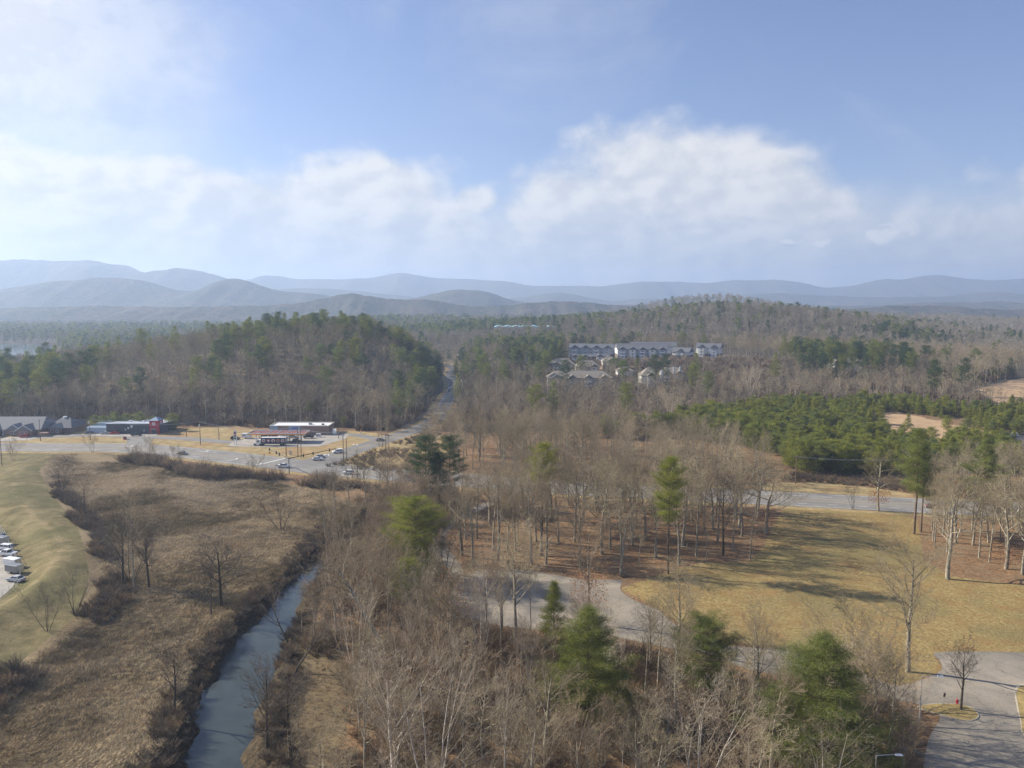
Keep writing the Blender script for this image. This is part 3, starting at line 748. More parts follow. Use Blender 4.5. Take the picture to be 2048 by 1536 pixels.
M_REED_OLD = (lambda *a: None)('dry_grass_blades', (0.33, 0.25, 0.14), (0.52, 0.41, 0.25), (0.36, 0.24, 0.12))

# ------------------------------------------------------------------ branch generator
def tubes(S, k):
    """S rows: p0(3) p1(3) r0 r1 -> verts, quads"""
    if len(S) == 0: return np.zeros((0, 3)), np.zeros((0, 4), int)
    S = np.asarray(S); p0 = S[:, :3]; p1 = S[:, 3:6]; d = p1 - p0
    L = np.linalg.norm(d, axis=1, keepdims=True) + 1e-9; d = d / L
    ref = np.where(np.abs(d[:, 2:3]) < 0.9, np.array([[0, 0, 1.0]]), np.array([[1.0, 0, 0]]))
    a = np.cross(d, ref); a /= np.linalg.norm(a, axis=1, keepdims=True); b = np.cross(d, a)
    rings = []
    for p, r in ((p0, S[:, 6:7]), (p1 + d * S[:, 7:8] * 0.5, S[:, 7:8])):
        for i in range(k):
            t = 2 * math.pi * i / k
            rings.append(p + (a * math.cos(t) + b * math.sin(t)) * r)
    V = np.stack(rings, 1)           # n, 2k, 3
    n = len(S); base = (np.arange(n) * 2 * k)[:, None]
    F = np.concatenate([base + np.array([[i, (i + 1) % k, k + (i + 1) % k, k + i]]) for i in range(k)])
    return V.reshape(-1, 3), F
def seg_mesh(name, S, th_lo=0.02, th_hi=0.07, extra=None):
    S = np.asarray(S)
    big = S[S[:, 6] > 0.12]; mid = S[(S[:, 6] <= 0.12) & (S[:, 6] > 0.04)]; sm = S[S[:, 6] <= 0.04]
    V = []; F = []; T = []; b = 0
    for s_, k in ((big, 7), (mid, 4), (sm, 3)):
        v, f = tubes(s_, k)
        if len(v):
            V.append(v); F.append(f + b); b += len(v)
            T.append(np.repeat(np.clip((th_hi - s_[:, 6]) / (th_hi - th_lo), 0, 1), 2 * k))
    me = mesh_np(name, np.concatenate(V), F)
    attr_f(me, 'thin', np.concatenate(T))
    return me
def bare_tree(seed, Ht, form, dens=1.0, rmul=1.0, levels=4, tw=0.011, lean=(0, 0), rscale=0.011):
    rng = random.Random(seed)
    trunk = []; crown = []
    r0 = Ht * rscale * 1.25 * rmul
    def rvec():
        while True:
            v = Vector((rng.uniform(-1, 1), rng.uniform(-1, 1), rng.uniform(-1, 1)))
            if 0.05 < v.length < 1: return v.normalized()
    def branch(p, d, L, r, lev, up_, wob, kids, tip=0.25):
        ns = max(2, int((5 if lev <= 1 else 3) if lev < levels else 2))
        pts = [p.copy()]; q = p.copy(); dd = d.copy()
        for i in range(ns):
            dd = (dd + rvec() * wob + Vector((0, 0, up_ / ns))).normalized()
            q = q + dd * (L / ns); pts.append(q.copy())
        for i in range(ns):
            ra = r * (1 - (1 - tip) * i / ns); rb = r * (1 - (1 - tip) * (i + 1) / ns)
            row = (*pts[i], *pts[i + 1], max(ra, tw), max(rb, tw * 0.7))
            (trunk if lev == 0 or (lev == 1 and ra > r0 * 0.42) else crown).append(row)
        if lev >= levels: return
        n = kids[lev]
        n = max(1, int(n * dens + rng.random())) if lev > 0 else n
        for c in range(n):
            lo = start[lev]
            t = lo + (1 - lo) * (c + rng.random()) / n
            t = min(t, 0.999)
            i = int(t * ns); f = t * ns - i
            pp = pts[i].lerp(pts[i + 1], f); bd = (pts[i + 1] - pts[i]).normalized()
            side = bd.cross(rvec()).normalized()
            a_ = angs[lev] * rng.uniform(0.7, 1.3)
            nd = (bd * math.cos(a_) + side * math.sin(a_)).normalized()
            if nd.z < -0.25: nd.z *= -0.4; nd.normalize()
            rr_ = r * (1 - (1 - tip) * t) * rad[lev] * rng.uniform(0.8, 1.1)
            LL = length(lev, L, t) * rng.uniform(0.75, 1.2)
            branch(pp, nd, LL, max(rr_, tw), lev + 1, ups[min(lev + 1, 4)], wobs[min(lev + 1, 4)], kids)
    P0 = Vector((0, 0, -0.4)); D0 = Vector((lean[0], lean[1], 1)).normalized()
    if form == 'straight':
        kids = [24, 6, 5, 4]; start = [0.42, 0.2, 0.15, 0.1]; angs = [1.05, 0.8, 0.75, 0.7]; rad = [0.42, 0.6, 0.65, 0.7]
        ups = [0.1, 0.45, 0.3, 0.2, 0.1]; wobs = [0.045, 0.16, 0.2, 0.25, 0.3]
        def length(l, L, t): return Ht * 0.31 * (1.15 - 0.7 * t) if l == 0 else L * (0.5, 0.5, 0.48, 0.5)[l] * (1.15 - 0.5 * t)
        branch(P0, D0, Ht, r0, 0, 0.05, wobs[0], kids, 0.1)
    elif form == 'vase':
        kids = [15, 8, 6, 5]; start = [0.34, 0.25, 0.15, 0.1]; angs = [0.62, 0.65, 0.7, 0.7]; rad = [0.5, 0.5, 0.6, 0.7]
        ups = [0.0, 0.42, 0.3, 0.2, 0.1]; wobs = [0.06, 0.13, 0.2, 0.25, 0.3]
        def length(l, L, t): return Ht * (0.60 - 0.36 * t) if l == 0 else L * (0.46, 0.45, 0.46, 0.5)[l] * (1.2 - 0.55 * t)
        branch(P0, D0, Ht * 0.86, r0, 0, 0, wobs[0], kids, 0.2)
    elif form == 'oak':
        kids = [12, 9, 6, 5]; start = [0.38, 0.22, 0.15, 0.1]; angs = [1.0, 0.75, 0.75, 0.7]; rad = [0.55, 0.6, 0.6, 0.7]
        ups = [0.1, 0.6, 0.3, 0.2, 0.1]; wobs = [0.10, 0.27, 0.3, 0.3, 0.3]
        def length(l, L, t): return Ht * (0.56 - 0.30 * t) if l == 0 else L * (0.48, 0.46, 0.46, 0.5)[l] * (1.2 - 0.5 * t)
        branch(P0, D0, Ht * 0.78, r0 * 1.15, 0, 0.1, wobs[0], kids, 0.25)
    elif form == 'multi':
        kids = [7, 7, 5, 4]; start = [0.25, 0.2, 0.15, 0.1]; angs = [0.5, 0.6, 0.7, 0.7]; rad = [0.5, 0.5, 0.6, 0.7]
        ups = [0.2, 0.3, 0.25, 0.2, 0.1]; wobs = [0.08, 0.14, 0.2, 0.25, 0.3]
        def length(l, L, t): return L * (0.5, 0.5, 0.46, 0.5)[l] * (1.2 - 0.55 * t)
        nst = 4
        for k_ in range(nst):
            a_ = k_ * 2 * math.pi / nst + rng.random(); e = rng.uniform(0.15, 0.42)
            branch(P0 + Vector((math.cos(a_), math.sin(a_), 0)) * 0.3, (D0 + Vector((math.cos(a_) * e, math.sin(a_) * e, 0))).normalized(), Ht * rng.uniform(0.8, 1.02), r0 * 0.6, 0, 0.1, wobs[0], kids, 0.15)
    return trunk, crown
def quads_to(name, C, D, w, tone, mat_dummy=None):
    """triangle blades: C base centres, D vectors (length included)"""
    n = len(C)
    ref = np.random.default_rng(3).normal(size=(n, 3))
    s_ = np.cross(D, ref); s_ /= np.linalg.norm(s_, axis=1, keepdims=True) + 1e-9
    w = np.broadcast_to(np.asarray(w), (n,))[:, None]
    V = np.stack([C - s_ * w * 0.5, C + s_ * w * 0.5, C + D], 1).reshape(-1, 3)
    F = np.arange(3 * n).reshape(n, 3)
    me = mesh_np(name, V, [F]); attr_f(me, 'thin', np.repeat(tone, 3))
    return me
def pine(seed, Ht, c0, wmax, nb, blades, clump, bl, bw, prof='white', gap=0.15):
    """returns trunk segments, crown blade mesh, branch segments"""
    rng = random.Random(seed); nr = np.random.default_rng(seed)
    r0 = Ht * 0.0125
    trunk = []; br = []; cen = []; dirs = []; btone = []
    px_, py_ = 0, 0; prev = Vector((0, 0, -0.4)); n = 9
    for i in range(n):
        z = Ht * (i + 1) / n
        q = Vector((prev.x + rng.uniform(-1, 1) * Ht * 0.004, prev.y + rng.uniform(-1, 1) * Ht * 0.004, z))
        trunk.append((*prev, *q, max(0.03, r0 * (1 - i / n)), max(0.02, r0 * (1 - (i + 1) / n)))); prev = q
    for i in range(nb):
        t = (i + rng.random()) / nb; z = Ht * (c0 + (1 - c0) * t)
        if rng.random() < gap: continue
        if prof == 'white': R_ = wmax * (1 - t) ** 0.75 * (0.55 + 0.45 * min(1, t / 0.18)) + 0.35
        elif prof == 'round': R_ = wmax * math.sqrt(max(0.02, 1 - (2 * t - 0.95) ** 2)) * 0.95 + 0.2
        else: R_ = wmax * (1 - t) ** 0.95 + 0.25
        R_ *= rng.choice((0.55, 0.8, 0.95, 1.1, 1.3)) * rng.uniform(0.9, 1.1); bt_ = rng.random()
        a = i * 2.399 + rng.uniform(-0.5, 0.5)
        up_ = rng.uniform(0.05, 0.4) + (0.5 * t)
        d = Vector((math.cos(a), math.sin(a), up_)).normalized()
        p0 = Vector((0, 0, z)); p1 = p0 + d * R_
        pm = p0 + d * R_ * 0.55 - Vector((0, 0, R_ * 0.05))
        br.append((*p0, *pm, max(0.025, R_ * 0.016), max(0.02, R_ * 0.011))); br.append((*pm, *p1, max(0.02, R_ * 0.011), 0.012))
        ncl = max(3, int(R_ / clump * 2.6))
        for c in range(ncl):
            f = 0.3 + 0.7 * (c + rng.random()) / ncl
            lat = (1 - abs(f - 0.6)) * R_ * 0.34
            side = Vector((-d.y, d.x, 0)) * rng.uniform(-1, 1) * lat
            cp = p0.lerp(p1, f) + side + Vector((0, 0, rng.uniform(-0.1, 0.25) * clump))
            cen.append(tuple(cp)); btone.append(bt_); dd = (d + side.normalized() * 0.5 if side.length > 0.01 else d) + Vector((0, 0, 0.4)); dirs.append(tuple(dd.normalized()))
    for i in range(3): cen.append((0, 0, Ht - i * 0.3 * clump)); dirs.append((0, 0, 1)); btone.append(.5)
    cen = np.array(cen); dirs = np.array(dirs); m_ = len(cen)
    C = np.repeat(cen, blades, 0) + nr.normal(size=(m_ * blades, 3)) * np.array([[clump * 0.42, clump * 0.42, clump * 0.22]])
    D = np.repeat(dirs, blades, 0) * 0.7 + nr.normal(size=(m_ * blades, 3)) * 0.6
    D /= np.linalg.norm(D, axis=1, keepdims=True); D *= bl * nr.uniform(0.7, 1.3, (m_ * blades, 1))
    tone = np.repeat(np.clip(0.55 * np.array(btone) + 0.45 * nr.uniform(0, 1, m_), 0, 1), blades) + nr.normal(size=m_ * blades) * 0.12
    return trunk, quads_to('crown', C, D, bw * nr.uniform(0.7, 1.3, m_ * blades), tone), br

# ------------------------------------------------------------------ templates  (trunk mesh, crown mesh, height)
def make_bare(seed, Ht, form, mat, **k):
    t, c = bare_tree(seed, Ht, form, **k)
    tm = seg_mesh('trunk', t); cm = seg_mesh('crown', c)
    tm.materials.append(mat); cm.materials.append(mat)
    return (tm, cm, Ht)
def make_pine(seed, Ht, mat, *a, **k):
    t, cm, br = pine(seed, Ht, *a, **k)
    tm = seg_mesh('trunk', t + br); tm.materials.append(M_PBARK); cm.materials.append(mat)
    return (tm, cm, Ht)
T = {}
T['straight'] = [make_bare(11, 22, 'straight', M_BARK), make_bare(12, 22, 'straight', M_BARK, dens=0.8), make_bare(13, 22, 'straight', M_RBARK)]
T['vase'] = [make_bare(21, 22, 'vase', M_BARK, rmul=1.1), make_bare(22, 22, 'vase', M_RBARK, rmul=1.1), make_bare(23, 22, 'vase', M_BARK, rmul=1.1)]
T['oak'] = [make_bare(31, 21, 'oak', M_BARK, rmul=1.2, dens=0.9), make_bare(32, 21, 'oak', M_BARK, rmul=1.3, dens=0.9)]
T['dark_oak'] = [make_bare(33, 15, 'oak', M_DBARK, rmul=1.3), make_bare(34, 15, 'vase', M_DBARK, rmul=1.2, dens=0.8)]
T['white'] = [make_bare(41, 22, 'vase', M_WBARK, rmul=0.95, dens=0.85), make_bare(42, 22, 'multi', M_WBARK, dens=0.8)]
T['multi'] = [make_bare(51, 12, 'multi', M_RBARK, dens=0.9), make_bare(52, 12, 'multi', M_BARK, dens=0.9)]
T['dark_multi'] = [make_bare(53, 12, 'multi', M_DBARK, dens=0.7, lean=(0.1, 0))]
T['sapling'] = [make_bare(61 + i, 9, 'straight', (M_RBARK, M_BARK, M_WBARK)[i], dens=0.55, levels=3, rmul=0.7) for i in range(3)]
T['leaning'] = [make_bare(71, 20, 'oak', M_BARK, dens=0.7, rmul=1.1, lean=(-0.42, 0.05)), make_bare(72, 14, 'vase', M_DBARK, dens=0.6, lean=(-0.6, 0.1))]
T['mid'] = [make_bare(81 + i, 21, ('straight', 'vase', 'oak', 'straight')[i], (M_BARK, M_RBARK, M_BARK, M_BARK)[i], dens=0.75, levels=3, tw=0.034) for i in range(4)]
T['far'] = [make_bare(91 + i, 20, ('straight', 'vase', 'oak')[i], (M_BARK, M_RBARK, M_BARK)[i], dens=0.8, levels=2, tw=0.075) for i in range(3)]
T['pine_near'] = [make_pine(101, 20, M_PINE, 0.06, 6.8, 170, 60, 1.0, 0.42, 0.035), make_pine(102, 20, M_YPINE, 0.06, 6.6, 170, 60, 1.1, 0.42, 0.035, 'round'),
                  make_pine(103, 20, M_PINE, 0.03, 7.0, 170, 60, 1.0, 0.42, 0.035, 'round')]
T['pine_slim'] = [make_pine(104, 12, M_YPINE, 0.04, 2.9, 110, 46, 0.7, 0.32, 0.035, 'cone')]
T['pine_tall'] = [make_pine(111, 24, M_YPINE, 0.45, 4.2, 85, 60, 1.1, 0.42, 0.045, 'round', 0.2), make_pine(112, 24, M_PINE, 0.38, 4.6, 90, 60, 1.1, 0.42, 0.045, 'white', 0.2),
                  make_pine(113, 24, M_DPINE, 0.28, 4.8, 100, 60, 1.1, 0.42, 0.045, 'round', 0.15)]
T['pine_layer'] = [make_pine(114, 22, M_PINE, 0.15, 7.5, 110, 60, 1.0, 0.42, 0.045, 'white', 0.1)]
T['pine_mid'] = [make_pine(121, 22, M_PINE, 0.35, 4.6, 56, 26, 1.4, 0.6, 0.11, 'round', 0.15), make_pine(122, 24, M_PINE, 0.3, 4.6, 60, 26, 1.4, 0.6, 0.11, 'white', 0.15),
                 make_pine(123, 22, M_DPINE, 0.3, 4.8, 56, 26, 1.4, 0.6, 0.11, 'round', 0.1)]
T['young'] = [make_pine(131 + i, 8, (M_YPINE, M_YPINE, M_PINE, M_YPINE)[i], 0.02, (2.5, 3.0, 2.7, 2.2)[i], 60, 26, 0.8, 0.38, 0.06, ('cone', 'round', 'round', 'cone')[i], 0.05) for i in range(4)]
T['pine_far'] = [make_pine(141 + i, 20, (M_PINE, M_DPINE)[i], 0.25, 4.6, 26, 7, 2.0, 1.4, 0.5, ('round', 'white')[i], 0.1) for i in range(2)]
# shrubs: sprays of thin stems
def shrub_mesh(seed, Hs, Ws, n, mat, tw=0.014, leaf=0):
    rng = random.Random(seed); S = []
    for i in range(n):
        a = rng.random() * 6.283; e = rng.uniform(0.1, 1.0); r_ = rng.random() * Ws * 0.3
        p = Vector((math.cos(a) * r_, math.sin(a) * r_, 0)); d = Vector((math.cos(a) * e, math.sin(a) * e, 1)).normalized()
        L = Hs * rng.uniform(0.5, 1.05); prev = p; r = tw * 2
        for k_ in range(3):
            d = (d + Vector((rng.uniform(-.3, .3), rng.uniform(-.3, .3), rng.uniform(-.15, .1)))).normalized(); q = prev + d * L / 3
            S.append((*prev, *q, r, r * 0.7)); r *= 0.75
            for j in range(3):
                dd = (d + Vector((rng.uniform(-1, 1), rng.uniform(-1, 1), rng.uniform(-.3, .8))) * 0.8).normalized()
                S.append((*prev.lerp(q, rng.random()), *(q + dd * L * 0.22), tw, tw * 0.7))
            prev = q
    me = seg_mesh('shrub', S); me.materials.append(mat); return me
SH = [shrub_mesh(1, 1.8, 2.4, 42, M_SHRUB), shrub_mesh(2, 2.6, 2.4, 46, M_SHRUB), shrub_mesh(3, 3.2, 2.6, 46, M_RBARK), shrub_mesh(4, 2.2, 3.0, 50, M_DBARK)]
SHFAR = [shrub_mesh(5, 3.0, 3.4, 26, M_SHRUB, 0.05), shrub_mesh(6, 3.6, 3.4, 26, M_RBARK, 0.05)]
def tuft(seed, n, h, spread, lean, w):
    nr = np.random.default_rng(seed)
    C = np.c_[nr.normal(size=(n, 2)) * spread, np.full(n, -0.05)]
    D = np.c_[nr.normal(size=(n, 2)) * 0.45 + np.array([lean]), nr.uniform(0.35, 1.0, n)]
    D /= np.linalg.norm(D, axis=1, keepdims=True); D *= h * nr.uniform(0.6, 1.3, (n, 1))
    me = quads_to('tuft', C, D, w, nr.uniform(0.1, 0.95, n)); me.materials.append(M_REED); return me
TUFT = [tuft(1, 46, 0.95, 0.42, (0.7, 0.5), 0.07), tuft(2, 46, 0.8, 0.45, (0.9, 0.1), 0.07), tuft(3, 40, 1.15, 0.35, (0.3, 0.6), 0.06), tuft(4, 46, 0.7, 0.5, (-0.3, 0.8), 0.07)]
# ------------------------------------------------------------------ scattering
def hidden_collection(name, meshes):
    c = bpy.data.collections.new(name)
    for i, ms in enumerate(meshes):
        if not isinstance(ms, (tuple, list)): o = bpy.data.objects.new('%s_%02d' % (name, i), ms); c.objects.link(o)
    return c
def joined(t):
    """trunk + crown of a template as one mesh (for masses)"""
    tm, cm, h = t
    va = np.empty(len(tm.vertices) * 3, np.float32); tm.vertices.foreach_get('co', va)
    vb = np.empty(len(cm.vertices) * 3, np.float32); cm.vertices.foreach_get('co', vb)
    fs_ = []; ks = []
    def faces(me, off_):
        n = len(me.polygons); ls = np.empty(n, np.int32); lt = np.empty(n, np.int32); vi = np.empty(len(me.loops), np.int32)
        me.polygons.foreach_get('loop_start', ls); me.polygons.foreach_get('loop_total', lt); me.loops.foreach_get('vertex_index', vi)
        r = []
        for k in np.unique(lt):
            s_ = ls[lt == k]; r.append(vi[s_[:, None] + np.arange(k)[None, :]] + off_)
        return r
    fa = faces(tm, 0); fb = faces(cm, len(tm.vertices))
    me = mesh_np('tree', np.concatenate([va, vb]).reshape(-1, 3), fa + fb)
    ta = np.empty(len(tm.vertices), np.float32); tm.attributes['thin'].data.foreach_get('value', ta)
    tb = np.empty(len(cm.vertices), np.float32); cm.attributes['thin'].data.foreach_get('value', tb)
    attr_f(me, 'thin', np.concatenate([ta, tb]))
    me.materials.append(tm.materials[0]); me.materials.append(cm.materials[0])
    n1_ = sum(len(f) for f in fa); mi = np.zeros(len(me.polygons), np.int32); mi[n1_:] = 1
    me.polygons.foreach_set('material_index', mi)
    return me
def scatter(name, meshes, pts, rot, scl, pick, label=None, category=None):
    """one object that instances the meshes on its points"""
    me = bpy.data.meshes.new(name)
    me.vertices.add(len(pts)); me.vertices.foreach_set('co', np.asarray(pts, np.float32).ravel())
    a = me.attributes.new('rot', 'FLOAT_VECTOR', 'POINT'); a.data.foreach_set('vector', np.asarray(rot, np.float32).ravel())
    a = me.attributes.new('scl', 'FLOAT_VECTOR', 'POINT'); a.data.foreach_set('vector', np.asarray(scl, np.float32).ravel())
    a = me.attributes.new('pick', 'INT', 'POINT'); a.data.foreach_set('value', np.asarray(pick, np.int32))
    o = link(name, me); o['kind'] = 'stuff'
    if label: o['label'] = label
    if category: o['category'] = category
    coll = hidden_collection(name + '_kinds', meshes)
    ng = bpy.data.node_groups.new(name, 'GeometryNodeTree')
    ng.interface.new_socket('Geometry', in_out='INPUT', socket_type='NodeSocketGeometry')
    ng.interface.new_socket('Geometry', in_out='OUTPUT', socket_type='NodeSocketGeometry')
    n = ng.nodes; L = ng.links
    gi = n.new('NodeGroupInput'); go = n.new('NodeGroupOutput')
    ip = n.new('GeometryNodeInstanceOnPoints'); ci = n.new('GeometryNodeCollectionInfo')
    ci.inputs['Collection'].default_value = coll; ci.inputs['Separate Children'].default_value = True; ci.inputs['Reset Children'].default_value = True
    def na(nm, t):
        x = n.new('GeometryNodeInputNamedAttribute'); x.data_type = t; x.inputs[0].default_value = nm
        return [s for s in x.outputs if s.enabled and s.name == 'Attribute'][0]
    L.new(gi.outputs[0], ip.inputs['Points']); L.new(ci.outputs[0], ip.inputs['Instance'])
    ip.inputs['Pick Instance'].default_value = True
    L.new(na('pick', 'INT'), ip.inputs['Instance Index'])
    er = n.new('FunctionNodeEulerToRotation'); L.new(na('rot', 'FLOAT_VECTOR'), er.inputs[0]); L.new(er.outputs[0], ip.inputs['Rotation'])
    L.new(na('scl', 'FLOAT_VECTOR'), ip.inputs['Scale'])
    L.new(ip.outputs[0], go.inputs[0])
    md = o.modifiers.new('scatter', 'NODES'); md.node_group = ng
    return o
NR = np.random.default_rng(7); RG = random.Random(7)

def inst_tree(tpl, x, y, h, rz, name, label, cat, group=None, sx=1.0, z=None):
    tm, cm, h0 = tpl
    s_ = h / h0
    o = thing(name, label, cat, (x, y, (h1(x, y) if z is None else z)), rz, group)
    o.scale = (s_ * sx, s_ * sx, s_)
    link('trunk', tm, None, o); link('crown', cm, None, o)
    TREES_AT.append((x, y))
    return o
TREES_AT = []
CAT = 'tree'
def P_(tpl, i, px, py, h, name, label, sx=1.0, rz=None, group=None):
    x, y = g0(px, py)
    inst_tree(T[tpl][i], x, y, h, RG.random() * 6.28 if rz is None else rz, name, label, CAT, group, sx)

